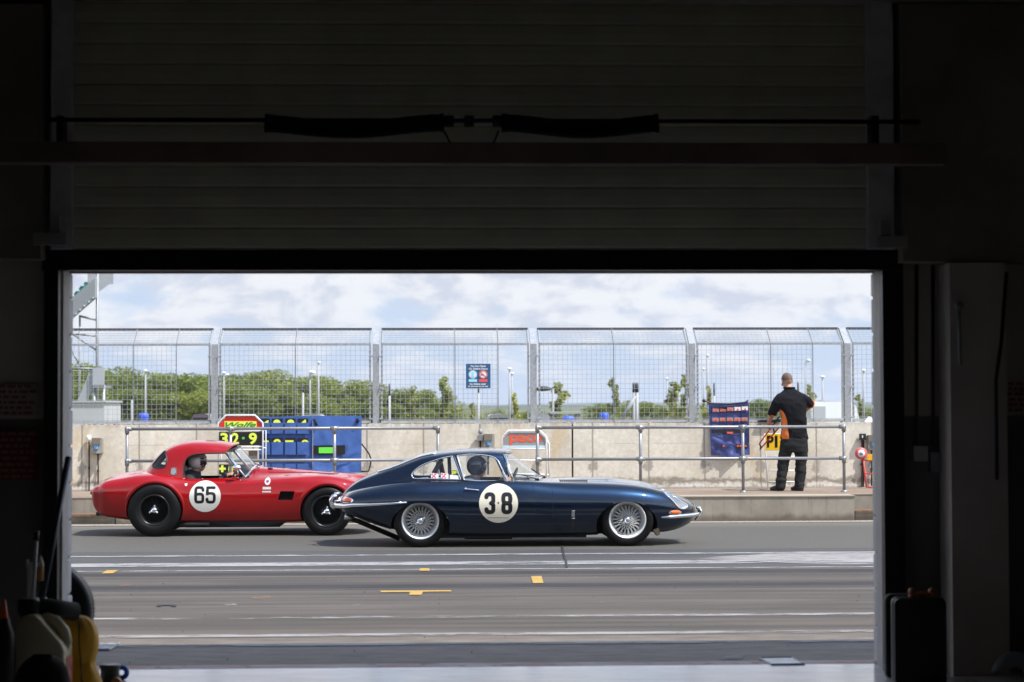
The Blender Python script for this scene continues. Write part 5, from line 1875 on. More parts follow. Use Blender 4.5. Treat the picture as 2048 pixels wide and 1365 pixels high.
# ------------------------------------------------------------------ the red roadster with hard top
CO = car_origin(481, 26.3)
CL = loc_fn(CO)
ccar = thing('classic_roadster', 'red classic roadster with hard top, white roundel number 65 and black wire wheels', 'car', CO)
hd_px = [(516, 933), (528, 934), (553, 935.2), (594, 938), (635, 941.2), (676, 944.3), (717, 948), (737.6, 951), (752, 957), (762, 968), (767, 983)]
chd = np.array([CL(a, c, 0) for a, c in hd_px])
tl_px = [(184.5, 981), (186, 974), (190.5, 968), (198, 962.5), (207.6, 958.5), (236, 948.6), (266.7, 943), (297, 939), (330, 937)]
ctl = np.array([CL(a, c, -.38 if a < 210 else (-.15 if a < 240 else 0)) for a, c in tl_px])
x0c, x1c = float(ctl[0, 0]), float(chd[-1, 0])
CT = np.array([
    (x0c, .455, .38, .57, .22, .575), (x0c + .012, .40, .48, .57, .28, .61), (x0c + .05, .335, .56, .57, .33, .645), (x0c + .12, .275, .615, .565, .37, .675), (-1.70, .255, .68, .56, .43, .715), (-1.45, .215, .745, .55, .49, .765), (-1.25, .195, .785, .545, .53, .795),
    (-1.08, .19, .80, .54, .55, .800), (-.90, .178, .79, .53, .565, .785), (-.70, .17, .755, .52, .575, .748), (-.45, .165, .738, .51, .585, .728), (0, .163, .730, .50, .59, .724), (.35, .163, .733, .50, .60, .730), (.65, .168, .748, .51, .595, .748), (.90, .175, .768, .52, .575, .768),
    (1.106, .18, .775, .52, .555, .775), (1.35, .195, .752, .51, .51, .752), (1.55, .23, .69, .49, .44, .700), (1.70, .275, .60, .47, .35, .640), (x1c - .10, .33, .48, .45, .26, .570), (x1c - .03, .38, .36, .44, .18, .520), (x1c, .41, .25, .44, .1, .485)])
def c_zt(x):
    if x < ctl[-1, 0]:
        return float(pchip(ctl[:, 0], ctl[:, 1], x))
    if x < chd[0, 0]:
        t = (x - ctl[-1, 0]) / (chd[0, 0] - ctl[-1, 0])
        return ctl[-1, 1] * (1 - t) + chd[0, 1] * t
    return float(pchip(chd[:, 0], chd[:, 1], x))
def c_sec(x):
    zb, w, zw, yf, zf = [float(pchip(CT[:, 0], CT[:, k], x)) for k in range(1, 6)]
    zt = max(c_zt(x), zf - .06)
    return [(0, zb), (.74 * w, zb), (.90 * w, zb + .03), (.972 * w, zb + .42 * (zw - zb)), (w, zw), (.965 * w, zw + .52 * (zf - zw)), (yf + .58 * (w - yf), zf - .13 * (zf - zw)), (yf, zf),
            (.62 * yf, zf + .40 * (zt - zf)), (.28 * yf, zf + .90 * (zt - zf)), (0, zt)]
CX = np.concatenate([np.linspace(x0c, -1.75, 14)[:-1], np.linspace(-1.75, 1.6, 88), np.linspace(1.6, x1c, 16)[1:]])
CB = Loft(CX, c_sec, 44)
WC = CB.W
mb = MB(); CB.mesh(mb)
cbody = mb.build('body', M['carred'], ccar, world=False, fix=True)
cxr, czr = CL(308.6, 1022.5, -.74)
cxf, czf = CL(653.5, 1021, -.72)
R_R = CL(308.6, 1022.5, -.74)[1] + .003
cw = MB(); wells(cw, cxr, .345, .362, .352, .40, 1.1)
cut(cbody, cw, mat=M['dark'])
cw = MB(); wells(cw, cxf, .325, .345, .335, .40, 1.1)
cut(cbody, cw, mat=M['dark'])
cb = MB(); cb.box((-.80, -.55, .24), (.16, .55, 1.2))
cut(cbody, cb, mat=M['blackfab'])
cb = MB(); cb.box((-.615, -.66, .70), (.02, .66, 1.2))
cut(cbody, cb, mat=M['blackfab'])
vent = [CL(a, c, -.75) for a, c in [(555.5, 1000.5), (560.5, 983), (589, 983), (585, 1000.5)]]
cb = MB(); cb.prism(vent, -.95, -.60)
cut(cbody, cb, mat=M['dark'])
sharp(cbody, 32)
# flared lips round the arches
mb = MB()
for x, zc, rx, rz, a0, a1 in ((cxr, .345, .374, .362, -22, 200), (cxf, .325, .356, .345, -18, 198)):
    for s_ in (-1, 1):
        pts = arc(x, zc, rx, rz, a0, a1, 44)
        q = [(a, s_ * (WC(a, c) - .012), c) for a, c in pts]
        n_ = len(q)
        mb.tube(q, [.028 * min(1, .3 + 3 * min(i, n_ - 1 - i) / n_) for i in range(n_)], 10)
mb.build('wheel_arch_flare', M['carred'], ccar, world=False)
for x, w_, yo, R, rim in ((cxr, .25, .775, .342, .190), (cxf, .20, .755, .315, .195)):
    for s_ in (-1, 1):
        wheel(ccar, x, s_ * (yo - w_ / 2), R, rim, w_, s_, M['wheel_black'], M['rubber'], .035, 'three', 32)

# hard top
ht_px = [(297, 938.5), (302, 932), (314, 917), (328.6, 902), (335, 897), (350.5, 888.8), (369.5, 883), (398, 880), (426.7, 881.5), (461, 887.7), (479, 893)]
ht = np.array([CL(a, c, 0) for a, c in ht_px])
hxe = CL(452, 904, -.5)[0]
HT = np.array([(float(ht[0, 0]), .44, .20, .02, .72), (-1.10, .53, .30, .035, .70), (-.98, .585, .38, .055, .68), (-.80, .615, .44, .07, .67), (-.55, .62, .475, .08, .67), (-.25, .615, .49, .075, .67), (hxe, .605, .49, .062, .67)])
def h_sec(x, inset=0.0):
    yb, yr, dp, zb0 = [float(pchip(HT[:, 0], HT[:, k], x)) for k in range(1, 5)]
    zt = float(pchip(ht[:, 0], ht[:, 1], x)) - inset
    zr = zt - dp
    zb0 = min(zb0, zr - .04)
    yb -= inset; yr -= inset
    if inset:
        zb0 -= .2
    return [(0, zb0), (yb * .6, zb0), (yb, zb0 + .001), (yb + (yr - yb) * .28, zb0 + (zr - zb0) * .45), (yb + (yr - yb) * .64, zb0 + (zr - zb0) * .80), (yr, zr), (yr * .80, zr + dp * .52), (yr * .42, zr + dp * .9), (0, zt)]
HX = np.concatenate([np.linspace(float(ht[0, 0]) + .004, -.9, 18)[:-1], np.linspace(-.9, hxe, 32)])
HB = Loft(HX, h_sec, 36)
hfc = float(ht[-1, 0])
HB.shift = lambda x, y, z: max(0, (x + .75) / (hxe + .75)) ** 1.6 * (hfc - hxe) * max(0, 1 - (y / .5) ** 2)
mb = MB(); HB.mesh(mb)
ctop = mb.build('hard_top', M['carred'], ccar, world=False, fix=True)
HI = Loft(np.linspace(float(ht[0, 0]) + .06, .3, 30), lambda x: h_sec(min(x, hxe), .025), 30)
mb = MB(); HI.mesh(mb)
cut(ctop, mb, mat=M['blackfab'])
WH = HB.W
yw = -.56
cock = smooth_poly([CL(a, c, yw) for a, c in [(367.8, 952), (368, 935), (370, 923.5), (376, 914.8), (388, 909.8), (405, 908), (430, 907.2), (450, 906.8)]], False, 4) + [CL(489, 954, -.6), CL(489, 962, -.6), CL(367.8, 962, yw)]
rearw = smooth_poly([CL(a, c, -.45) for a, c in [(303.5, 931.5), (315, 917), (327.5, 903.5), (331, 908), (334.2, 918), (334, 927), (330, 934), (321, 936), (309, 935)]], True, 4)
cb = MB()
cb.prism(cock, -.8, -.30); cb.prism(cock, .30, .8)
cut(ctop, cb, mat=M['blackfab'])
cb = MB(); cb.prism(rearw, -.8, .8)
cut(ctop, cb, mat=M['blackfab'])
sharp(ctop, 32)
mb = MB()
for s_ in (-1, 1):
    V, Fc = project(rearw, [tuple(range(len(rearw)))], WH, -.008, s_, .03); mb.add(V, Fc, True)
A = []
for x in np.linspace(min(p[0] for p in rearw) + .012, max(p[0] for p in rearw) - .03, 10):
    q = HB.sec(x); k = int(np.argmax(q[:, 0]))
    A.append([(x, y, HB.top(x, y) - .004) for y in np.linspace(-.30, .30, 9)])
mb.grid(A)
mb.build('rear_window', M['glass'], ccar, world=False)
mb = MB()
for s_ in (-1, 1):
    mb.tube(trail(rearw + [rearw[0]], WH, -.002, s_), .011, 6, False)
mb.build('window_seal', M['black'], ccar, world=False)
mb = MB()
for s_ in (-1, 1):
    mb.tube(trail(cock[:-3], WH, -.004, s_), .009, 6, False)
mb.build('opening_seal', M['black'], ccar, world=False)

# windscreen in its chrome frame
x_ts, z_ts = CL(452.5, 905, -.50); x_bs, z_bs = CL(490, 955, -.64)
x_tc, z_tc = CL(479.5, 893.5, 0); x_bc, z_bc = CL(514, 931.5, 0)
ctp = lambda t: (x_tc + (x_ts - x_tc) * abs(t) ** 2.2, .505 * t, z_tc + (z_ts - z_tc) * abs(t) ** 2.2)
cbt = lambda t: (x_bc + (x_bs - x_bc) * abs(t) ** 2.2, .645 * t, z_bc + (z_bs - z_bc) * abs(t) ** 2.2)
mb = MB(); mb.grid(ruled(ctp, cbt, 24, 8)); mb.build('windscreen', M['screen'], ccar, world=False)
mb = MB()
tt = np.linspace(-1, 1, 33)
mb.tube([cbt(t) for t in tt], .012, 8)
for s_ in (-1, 1):
    mb.tube([ctp(s_), Vector(ctp(s_)).lerp(Vector(cbt(s_)), .5), cbt(s_)], .014, 8)
mb.build('windscreen_frame', M['chrome'], ccar, world=False)
mb = MB(); mb.tube([ctp(t) for t in tt], .010, 8)
for s_ in (-1, 1):
    a, c = Vector(ctp(s_)), Vector(cbt(s_))
    mb.tube([a + Vector((-.016, 0, 0)), c + Vector((-.018, 0, .01))], .010, 8)
mb.build('windscreen_seal', M['black'], ccar, world=False)
mb = MB()
for t0, t1 in ((-.35, -.75), (.45, .05)):
    p0 = Vector(cbt(t0)) + Vector((.05, 0, .0)); p1 = Vector(cbt(t1)) + Vector((.018, 0, .028))
    mb.tube([p0, p1], .0055, 6); mb.ball(p0, .018, 8, 6)
mb.build('wiper', M['chrome'], ccar, world=False)
# cockpit edge and door
rim = [CL(a, c, -.64) for a, c in [(367, 958.3), (385, 958), (405, 957.6), (427, 957.2), (445, 956.4), (460, 955.2), (475, 954.2)]]
dpoly = [CL(a, c, -.7) for a, c in [(372, 959), (371, 985), (372, 1010), (376, 1019), (384, 1022), (460, 1022), (471, 1019), (476, 1011), (477, 990), (477, 962), (473, 955.5), (445, 957.6), (410, 958.8)]]
cdoor = on_flank('door', dpoly, WC, .0012, M['carred'], ccar, (-1, 1), res=.015)
seam('door_gap', dpoly + [dpoly[0]], cdoor, .0022, WC)
crx, crz = CL(410.2, 993.2, -.73)
rd = on_flank('number_roundel', circle2(crx, crz, .2005), WC, .006, M['offwhite'], ccar, (-1, 1), res=.015)
def px2c(pts):
    return [CL(a, c, -.74) for a, c in pts]
six = [px2c([(405.8, 981.5), (405.8, 979.5), (403.5, 976), (396.5, 975.6), (393, 976.5), (391.4, 979.5), (391.4, 1000), (392.4, 1003.4), (395, 1004.6), (402, 1004.6), (404.8, 1003.4), (405.8, 1000), (405.8, 992.5), (404.5, 989.6), (402, 988.6), (396, 988.6), (392.2, 990)])]
five = [px2c([(428, 976), (415, 976), (414.3, 988.6), (418, 987.2), (424, 987.2), (427.2, 988.4), (428.6, 991.4), (428.6, 1000.5), (427.2, 1003.6), (424.5, 1004.8), (418, 1004.8), (415.2, 1003.6), (414, 1000.5), (414, 998.5)])]
for lines in (six, five):
    v, f = strokes(lines, .0175, .003)
    on_flank('numeral', v, WC, .0073, M['ink'], rd, (-1,), res=.06, faces=f)
# small badges, plate, vent grille, mirror, latch, lamps
plate = on_flank('rivet_plate', [CL(a, c, -.6) for a, c in [(341.5, 936.5), (352, 936), (352.3, 949.5), (341.3, 950.3)]], WH, .004, M['alloy_trim'], ccar)
mb = MB()
for a, c in [(343, 938), (350.6, 937.6), (350.8, 948), (343, 948.8)]:
    x, z = CL(a, c, -.6); mb.ball((x, -(WH(x, z) + .006), z), .007, 6, 4)
mb.build('rivet', M['dark'], plate, world=False)
bd = on_flank('badge', [CL(a, c, -.7) for a, c in [(369.5, 967.5), (374.8, 967), (375, 970.5), (372.4, 973), (369.8, 970.5)]], WC, .004, M['offwhite'], ccar)
cx_, cz_ = CL(534.6, 963.5, -.72)
bd = on_flank('badge', circle2(cx_, cz_, .036, .046, 24), WC, .004, M['offwhite'], ccar)
on_flank('badge_centre', circle2(cx_, cz_, .019, .021, 20), WC, .006, pm('badge_blue', (0.12, 0.16, 0.32), 0.5), bd)
bd = on_flank('badge', [CL(a, c, -.74) for a, c in [(525, 974.5), (541.5, 974.5), (541.5, 979.5), (525, 979.5)]], WC, .004, pm('badge_grey', (0.55, 0.52, 0.50), 0.5), ccar)
mb = MB()
for i in range(8):
    a = 524.6 + 2.2 * i
    pts = [CL(q, c, -.74) for q, c in [(a, 982.6), (a + 1.6, 982.6), (a + 1.6, 985.4), (a, 985.4)]]
    V, Fc = project(pts, [(0, 1, 2, 3)], WC, .004); mb.add(V, Fc)
mb.build('badge', M['offwhite'], ccar, world=False)
mb = MB()
gx0, gx1 = min(p[0] for p in vent), max(p[0] for p in vent)
for k in range(4):
    z = vent[0][1] + (vent[1][1] - vent[0][1]) * (k + .5) / 4
    mb.box((gx0 + .01, -.70, z - .004), (gx1 - .01, -.66, z + .004))
mb.build('vent_grille', M['dark'], ccar, world=False)
a = CL(474, 936, -.70)
mb = MB()
mb.tube([(a[0] + .05, -.70, a[1] + .004), (a[0] + .03, -.70, a[1] + .002), (a[0] - .01, -.70, a[1]), (a[0] - .045, -.70, a[1] - .002)], [.012, .030, .040, .041], 14)
mb.tube([(a[0], -.69, a[1] - .03), (a[0] + .02, -.66, a[1] - .10)], .010, 8)
mb.build('mirror', M['chrome'], ccar, world=False)
mb = MB()
for px, py, y in ((541, 938.5, -.15), (476, 955.5, -.62), (481, 961, -.66), (405, 958.2, -.63), (368, 958, -.63)):
    a = CL(px, py, y)
    mb.ball((a[0], y, a[1]), .010, 8, 5)
mb.build('fastener', M['chrome'], ccar, world=False)
a = CL(541, 938, -.18)
mb = MB(); mb.tube([(a[0] - .03, -.2, CB.top(a[0] - .03, .2) + .008), (a[0] + .03, -.2, CB.top(a[0] + .03, .2) + .008)], .012, 8)
mb.build('bonnet_latch', M['black'], ccar, world=False)
mb = MB()
pts = [(x, y, CB.top(x, y) + .002) for x, y in [(.36, -.12)] + [(x, -.31) for x in np.linspace(.40, 1.2, 14)] + [(1.3, -.22)]]
pts += [(x, -y, z) for x, y, z in pts[::-1]]
mb.tube(pts, .003, 5, closed=True)
mb.build('bonnet_gap', seam_m, ccar, world=False)
mb = MB()
for k in range(9):
    pass
a = CL(185.3, 985, -.35)
mb = MB()
for s_ in (-1, 1):
    mb.lathe([(.0, -.030), (.03, -.028), (.038, -.01), (.04, .03)], (a[0] - .002, s_ * .33, a[1]), 'x', 18)
mb.build('tail_lamp', M['taillens'], ccar, world=False)
mb = MB()
for s_ in (-1, 1):
    mb.ball((x1c - .10, s_ * .40, .62), .085, 14, 10, (.7, 1, 1))
mb.build('headlamp', M['lampglass'], ccar, world=False)
mb = MB(); mb.ball((x1c - .01, 0, .46), .21, 18, 10, (.12, 1, .62))
mb.build('grille', M['dark'], ccar, world=False)
mb = MB()
a, c = CL(372, 1044, -.55), CL(560, 1051, -.55)
mb.box((a[0], -.60, c[1] - .02), (c[0], .60, a[1] + .06))
a, c = CL(440, 1045, -.6), CL(540, 1054, -.6)
pp = [CL(q, z, -.62) for q, z in [(415, 1042), (440, 1049), (470, 1053.5), (520, 1053.5), (548, 1049), (575, 1042)]]
mb.prism(pp, -.66, -.4)
mb.prism(pp, .4, .66)
mb.tube([CL(355, 1052, -.6)[:1] + (-.62,) + CL(355, 1050, -.6)[1:], CL(375, 1049, -.6)[:1] + (-.66,) + CL(375, 1049, -.6)[1:], CL(420, 1047, -.6)[:1] + (-.64,) + CL(420, 1047, -.6)[1:]], .035, 10)
pp = [CL(q, z, -.5) for q, z in [(199, 1022), (215, 1030), (250, 1038), (262, 1025), (230, 1015)]]
mb.prism(pp, -.5, .5)
mb.box((cxr - .05, -.62, .28), (cxr + .05, .62, .40)); mb.box((cxf - .04, -.62, .27), (cxf + .04, .62, .37))
mb.build('floor_pan', M['dark'], ccar, world=False)
mb = MB()
for y in (-.3, .3):
    a = CL(196, 1029, y)
    mb.box((a[0] - .02, y - .03, a[1] - .02), (a[0] + .12, y + .03, a[1] + .03))
mb.build('jack_bracket', M['black'], ccar, world=False)
seat(ccar, -.50, -.30, .28, .90, M['leather'])
seat(ccar, -.50, .30, .28, .86, M['leather'])
mb = MB()
mb.tube([(-.74, -.5, .5), (-.72, -.46, .95), (-.70, -.38, 1.06), (-.70, .0, 1.10), (-.70, .38, 1.06), (-.72, .46, .95), (-.74, .5, .5)], .022, 10)
mb.build('roll_bar', M['black'], ccar, world=False)
steering(ccar, -.06, -.30, .74, .18)
mb = MB(); mb.box((.03, -.545, .45), (.155, .545, .74)); mb.build('dashboard', M['blackfab'], ccar, world=False)

# ------------------------------------------------------------------ people
def limb(mb, pts, rad, n=10):
    mb.tube(pts, rad, n)
    for p, r in zip(pts, rad):
        mb.ball(p, r, 10, 8)
def hand(mb, wrist, fwd, side, palm_n, s=1.0, curl=0.7):
    """palm, four unequal fingers and a thumb; fwd along the fingers, side towards the thumb"""
    w = Vector(wrist); f = Vector(fwd).normalized(); t = Vector(side); t = (t - f * t.dot(f)).normalized(); n = Vector(palm_n); n = (n - f * n.dot(f) - t * n.dot(t)).normalized()
    mb.tube([w, w + f * .035 * s, w + f * .075 * s, w + f * .092 * s], [.022 * s, .030 * s, .036 * s, .030 * s], 10, sx=.5, ref=t)
    mb.ball(w + f * .05 * s, .024 * s, 8, 6)
    for k, L in enumerate((.070, .080, .074, .056)):
        b0 = w + f * .085 * s + t * (.027 - .018 * k) * s
        d = f
        p = [b0]
        for j in range(3):
            a = curl * (j + .6) * .55
            d = (f * math.cos(a) + n * math.sin(a))
            p.append(p[-1] + d * L * s * (.44, .32, .24)[j])
        mb.tube(p, [.0098 * s, .0092 * s, .0086 * s, .0072 * s], 8)
        mb.ball(p[-1], .0072 * s, 6, 4)
    b0 = w + f * .028 * s + t * .024 * s
    mb.tube([b0, b0 + (t * .8 + f * .6).normalized() * .034 * s + n * .006 * s, b0 + (t * .55 + f * .85).normalized() * .062 * s + n * .022 * s], [.0125 * s, .011 * s, .0085 * s], 8)
def head(mb, c, yaw=0.0, tilt=0.0, s=1.0):
    """skull, jaw, nose, ears, brow; faces +y at yaw 0"""
    Rm = Matrix.Rotation(yaw, 3, 'Z') @ Matrix.Rotation(tilt, 3, 'X')
    def q(x, y, z):
        return Vector(c) + Rm @ Vector((x * s, y * s, z * s))
    def ell(x, y, z, r, sc):
        m2 = MB(); m2.ball((0, 0, 0), r * s, 14, 10, sc)
        mb.add([Vector(c) + Rm @ (Vector((x * s, y * s, z * s)) + Vector(v)) for v in m2.v], m2.f, True)
    ell(0, -.008, .025, .098, (.78, .98, 1.0))
    ell(0, .022, -.050, .070, (.82, .92, 1.0))
    ell(0, .045, -.088, .034, (1.0, .9, .8))
    mb.tube([q(0, .088, .012), q(0, .102, -.016), q(0, .108, -.030)], [.008 * s, .012 * s, .015 * s], 8)
    ell(0, .083, .018, .03, (1.7, .5, .4))
    ell(0, .086, -.060, .022, (1.2, .5, .55))
    for sx in (-1, 1):
        ell(sx * .079, -.004, -.005, .030, (.32, .62, 1.0))
        ell(sx * .05, .060, -.028, .03, (.9, .7, .8))
    return q
skin_shirt = pm('black_shirt_cotton', (0.008, 0.008, 0.010), 0.85, 0, 0.25, 5, 0.35, 22, spec=0.15)
trouser_m = pm('charcoal_trousers', (0.020, 0.0215, 0.021), 0.85, 0, 0.3, 6, 0.45, 18, spec=0.15)

# the mechanic at the wall, seen from behind
YM = Y_MAN
mo = P(1583, 984, YM); 
man = thing('person', 'balding man in black and orange shirt and dark trousers facing the pit wall', 'person', (mo.x, YM, Z_PLAT + .012))
def mp(px, py, dy=0.0):
    p = P(px, py, YM)
    return Vector((p.x, YM + dy, p.z))
hc = mp(1576.5, 762.5, .10)
# body: head, neck, forearms and hands in one surface
mb = MB()
hq = head(mb, hc, R_(14), R_(-26), 1.04)
limb(mb, [mp(1579, 776, .06), mp(1580, 786, .02), mp(1581, 796, 0)], [.054, .056, .075])
lw, le = mp(1541.5, 845, .16), mp(1545, 822, .02)
limb(mb, [le, le.lerp(lw, .45), lw], [.050, .046, .031])
hand(mb, lw, (mp(1543.5, 853, .24) - lw), (1, .1, .1), (0.2, .1, -1), 1.0, .9)
re_, rw = mp(1622.5, 808, .06), mp(1612, 826, .30)
limb(mb, [re_, re_.lerp(rw, .5), rw], [.050, .046, .030])
hand(mb, rw, (-.5, .8, -.3), (0, .3, 1), (-.6, -.3, -.4), 1.0, .9)
limb(mb, [mp(1581, 796, 0), mp(1583, 830, 0), mp(1586, 870, 0), mp(1588, 890, 0)], [.09, .11, .11, .10])
limb(mb, [mp(1560, 800, 0), le], [.05, .045]); limb(mb, [mp(1606, 800, 0), re_], [.05, .045])
for pts in (((1573, 892), (1566.5, 930), (1561.5, 972)), ((1603, 892), (1602, 930), (1598.5, 976))):
    limb(mb, [mp(*p) for p in pts], [.065, .055, .042])
ob = mb.build('body', M['skin'], man)
remesh(ob, .0085, 4)
# hair: close-cropped cap
mb = MB()
m2 = MB(); m2.ball((0, 0, 0), .1035, 22, 14, (.80, .99, .99))
Rm = Matrix.Rotation(R_(14), 3, 'Z') @ Matrix.Rotation(R_(-26), 3, 'X')
keep = [f for f in m2.f if (lambda c_: c_.z > -.052 - .25 * max(0, c_.y) and not (c_.y > .045 and c_.z < .07) and not (abs(c_.x) > .070 and c_.y > .0 and c_.z < .0) and not (c_.z > .088))(sum((Vector(m2.v[i]) for i in f), Vector()) / 4)]
mb.add([hc + Rm @ (Vector(v) + Vector((0, -.0085, .026))) for v in m2.v], keep, True)
ho = mb.build('hair', pm('short_brown_hair', (0.125, 0.082, 0.058), 0.75, 0, 0.35, 30, 0.4, 150), man)
# shirt: torso and short sleeves
mb = MB()
def ring(px0, px1, py, dy, depth, n=28):
    a, c = mp(px0, py), mp(px1, py)
    cx = (a.x + c.x) / 2; rx = (c.x - a.x) / 2
    return [(cx + rx * math.copysign(abs(math.cos(t)) ** .85, math.cos(t)), YM + dy + depth * math.copysign(abs(math.sin(t)) ** .9, math.sin(t)), a.z) for t in np.linspace(0, 2 * math.pi, n + 1)[:-1]]
tor = [ring(1571, 1590, 775, .045, .062), ring(1569, 1593, 779, .035, .070), ring(1564, 1600, 784, .03, .082), ring(1556, 1609, 790, .015, .10), ring(1551.5, 1614.5, 797, 0, .118), ring(1554, 1613, 808, -.015, .128), ring(1559, 1612, 822, -.02, .132), ring(1562, 1612.5, 840, -.01, .128),
       ring(1563, 1613.5, 855, 0, .125), ring(1561.5, 1615, 868, .005, .13), ring(1560, 1617.5, 879, .005, .135)]
mb.grid(tor, True)
k = len(tor[0]); o0 = len(mb.v) - k * len(tor)
mb.f.append(tuple(o0 + j for j in range(k))); mb.sm.append(False)
mb.f.append(tuple(o0 + (len(tor) - 1) * k + j for j in range(k))); mb.sm.append(False)
limb(mb, [mp(1561, 799, .0), mp(1553, 809, -.01), mp(1546.5, 824, .02)], [.092, .083, .074])
mb.tube([mp(1547.5, 822, .02), mp(1544.5, 830, .05)], [.073, .072], 14)
limb(mb, [mp(1604.5, 799, .0), mp(1613, 803, .02), mp(1620.5, 807, .06)], [.090, .080, .070])
sh_ = mb.build('shirt', skin_shirt, man)
remesh(sh_, .011, 5)
# soft folds
me = sh_.data
from mathutils import noise as mnoise
for v in me.vertices:
    p = Vector((v.co.x * 5.5 + v.co.z * 3.0, v.co.y * 5, v.co.z * 8.0))
    v.co += v.normal * (.011 * mnoise.noise(p) + .006 * mnoise.noise(p * 2.3))
# orange side panel and cuff edges lie on the shirt
def near_shirt(px, py):
    """front surface (towards the camera) of the shirt under a pixel"""
    o = CPOS; d = ray(px, py).normalized()
    rootv = base_of(sh_)
    ok, loc_, nrm, idx = sh_.ray_cast(o - rootv, d)
    return (loc_ + rootv - d * .006) if ok else None
def skin_patch(name, poly, mat, n=16):
    pp = smooth_poly(poly, True, 3)
    ys = np.linspace(min(p[1] for p in pp) + .3, max(p[1] for p in pp) - .3, n * 2)
    A = []
    for y in ys:
        xs = []
        for (ax, ay), (bx, by) in zip(pp, pp[1:] + pp[:1]):
            if (ay - y) * (by - y) < 0:
                xs.append(ax + (bx - ax) * (y - ay) / (by - ay))
        if len(xs) < 2:
            continue
        row = [near_shirt(x, y) for x in np.linspace(min(xs), max(xs), 8)]
        last = None
        for i in range(8):
            if row[i] is None:
                row[i] = last
            last = row[i]
        for i in range(7, -1, -1):
            if row[i] is None:
                row[i] = last
            last = row[i]
        if row[0] is not None:
            A.append(row)
    mb = MB(); mb.grid(A)
    o = mb.build(name, mat, sh_)
    return o
orange_cloth = pm('orange_cloth', (0.72, 0.17, 0.03), 0.75, 0, 0.15, 8)
skin_patch('side_panel', [(1558.5, 820), (1566.5, 824), (1572.5, 836), (1575, 848), (1576, 860), (1578, 881), (1568, 881.5), (1560.5, 879), (1562, 866), (1563.5, 850), (1562.5, 838)], orange_cloth)
mb = MB()
c, ax_ = mp(1545.2, 828, .045), (mp(1544.5, 830, .05) - mp(1547.5, 822, .02)).normalized()
u_ = ax_.cross(Vector((1, 0, 0))).normalized(); w_ = ax_.cross(u_)
mb.tube([c + (u_ * math.cos(t) + w_ * math.sin(t)) * .070 for t in np.linspace(0, 2 * math.pi, 21)[:-1]], .009, 6, closed=True)
c, ax_ = mp(1622, 808.5, .085), (mp(1622, 810, .12) - mp(1616, 804, .03)).normalized()
u_ = ax_.cross(Vector((1, 0, 0))).normalized(); w_ = ax_.cross(u_)
mb.tube([c + (u_ * math.cos(t) + w_ * math.sin(t)) * .068 for t in np.linspace(0, 2 * math.pi, 21)[:-1]], .011, 6, closed=True)
mb.build('cuff_edge', orange_cloth, sh_)
mb = MB()
mb.tube([mp(1579.5 + 10.2 * math.cos(t), 776.5, .045 + .066 * math.sin(t)) for t in np.linspace(0, 2 * math.pi, 25)[:-1]], .017, 8, closed=True, sx=1.0)
mb.build('collar', skin_shirt, sh_)
# trousers
mb = MB()
hip = [ring(1563, 1616, 868, .005, .115), ring(1561, 1616.5, 880, 0, .125), ring(1560, 1616, 893, -.005, .13), ring(1560, 1616, 905, 0, .12)]
mb.grid(hip, True)
k = len(hip[0]); o0 = len(mb.v) - k * len(hip)
mb.f.append(tuple(o0 + j for j in range(k))); mb.sm.append(False)
mb.f.append(tuple(o0 + (len(hip) - 1) * k + j for j in range(k))); mb.sm.append(False)
limb(mb, [mp(1573.5, 893, 0), mp(1569, 912, .01), mp(1566.5, 930, .02), mp(1563.5, 950, .0), mp(1560.8, 968, -.02), mp(1560.3, 975, -.02)], [.105, .099, .088, .083, .078, .076])
limb(mb, [mp(1601.5, 893, 0), mp(1602, 912, .0), mp(1602, 930, .01), mp(1600.5, 950, -.01), mp(1598.5, 968, -.03), mp(1598, 976, -.03)], [.105, .099, .090, .084, .080, .078])
tr_ = mb.build('trousers', trouser_m, man)
remesh(tr_, .011, 5)
for v in tr_.data.vertices:
    low = max(0, min(1, (Vector(v.co).z < .35) * 1.0))
    p = Vector((v.co.x * 6, v.co.y * 6, v.co.z * (15 if v.co.z < .45 else 8)))
    v.co += v.normal * (.012 * mnoise.noise(p) + .007 * mnoise.noise(p * 2.1))
# shoes
def shoe(mb, heel, toe):
    h, t = Vector(heel), Vector(toe)
    limb(mb, [h + Vector((0, 0, .045)), h.lerp(t, .35) + Vector((0, 0, .05)), h.lerp(t, .75) + Vector((0, 0, .035)), t + Vector((0, 0, .028))], [.045, .045, .040, .030])
    limb(mb, [h + Vector((0, 0, .10)), h + Vector((0, 0, .05))], [.045, .048])
zf_ = Z_PLAT + .012
def onp(px, py):
    p = G(px, py, zf_); return Vector((p.x, p.y, zf_))
mb = MB()
hl = Vector((mp(1564, 975).x, YM - .01, zf_)); tlp = Vector((mp(1545.5, 975).x, YM + .10, zf_))
shoe(mb, hl, tlp)
hr_ = Vector((mp(1600, 975).x, YM - .06, zf_)); trp = Vector((mp(1588, 975).x, YM + .14, zf_))
shoe(mb, hr_, trp)
so_ = mb.build('shoe', pm('black_shoe', (0.010, 0.010, 0.010), 0.5), man)
remesh(so_, .008, 2)
for v in so_.data.vertices:
    v.co.z = max(0.002, v.co.z)

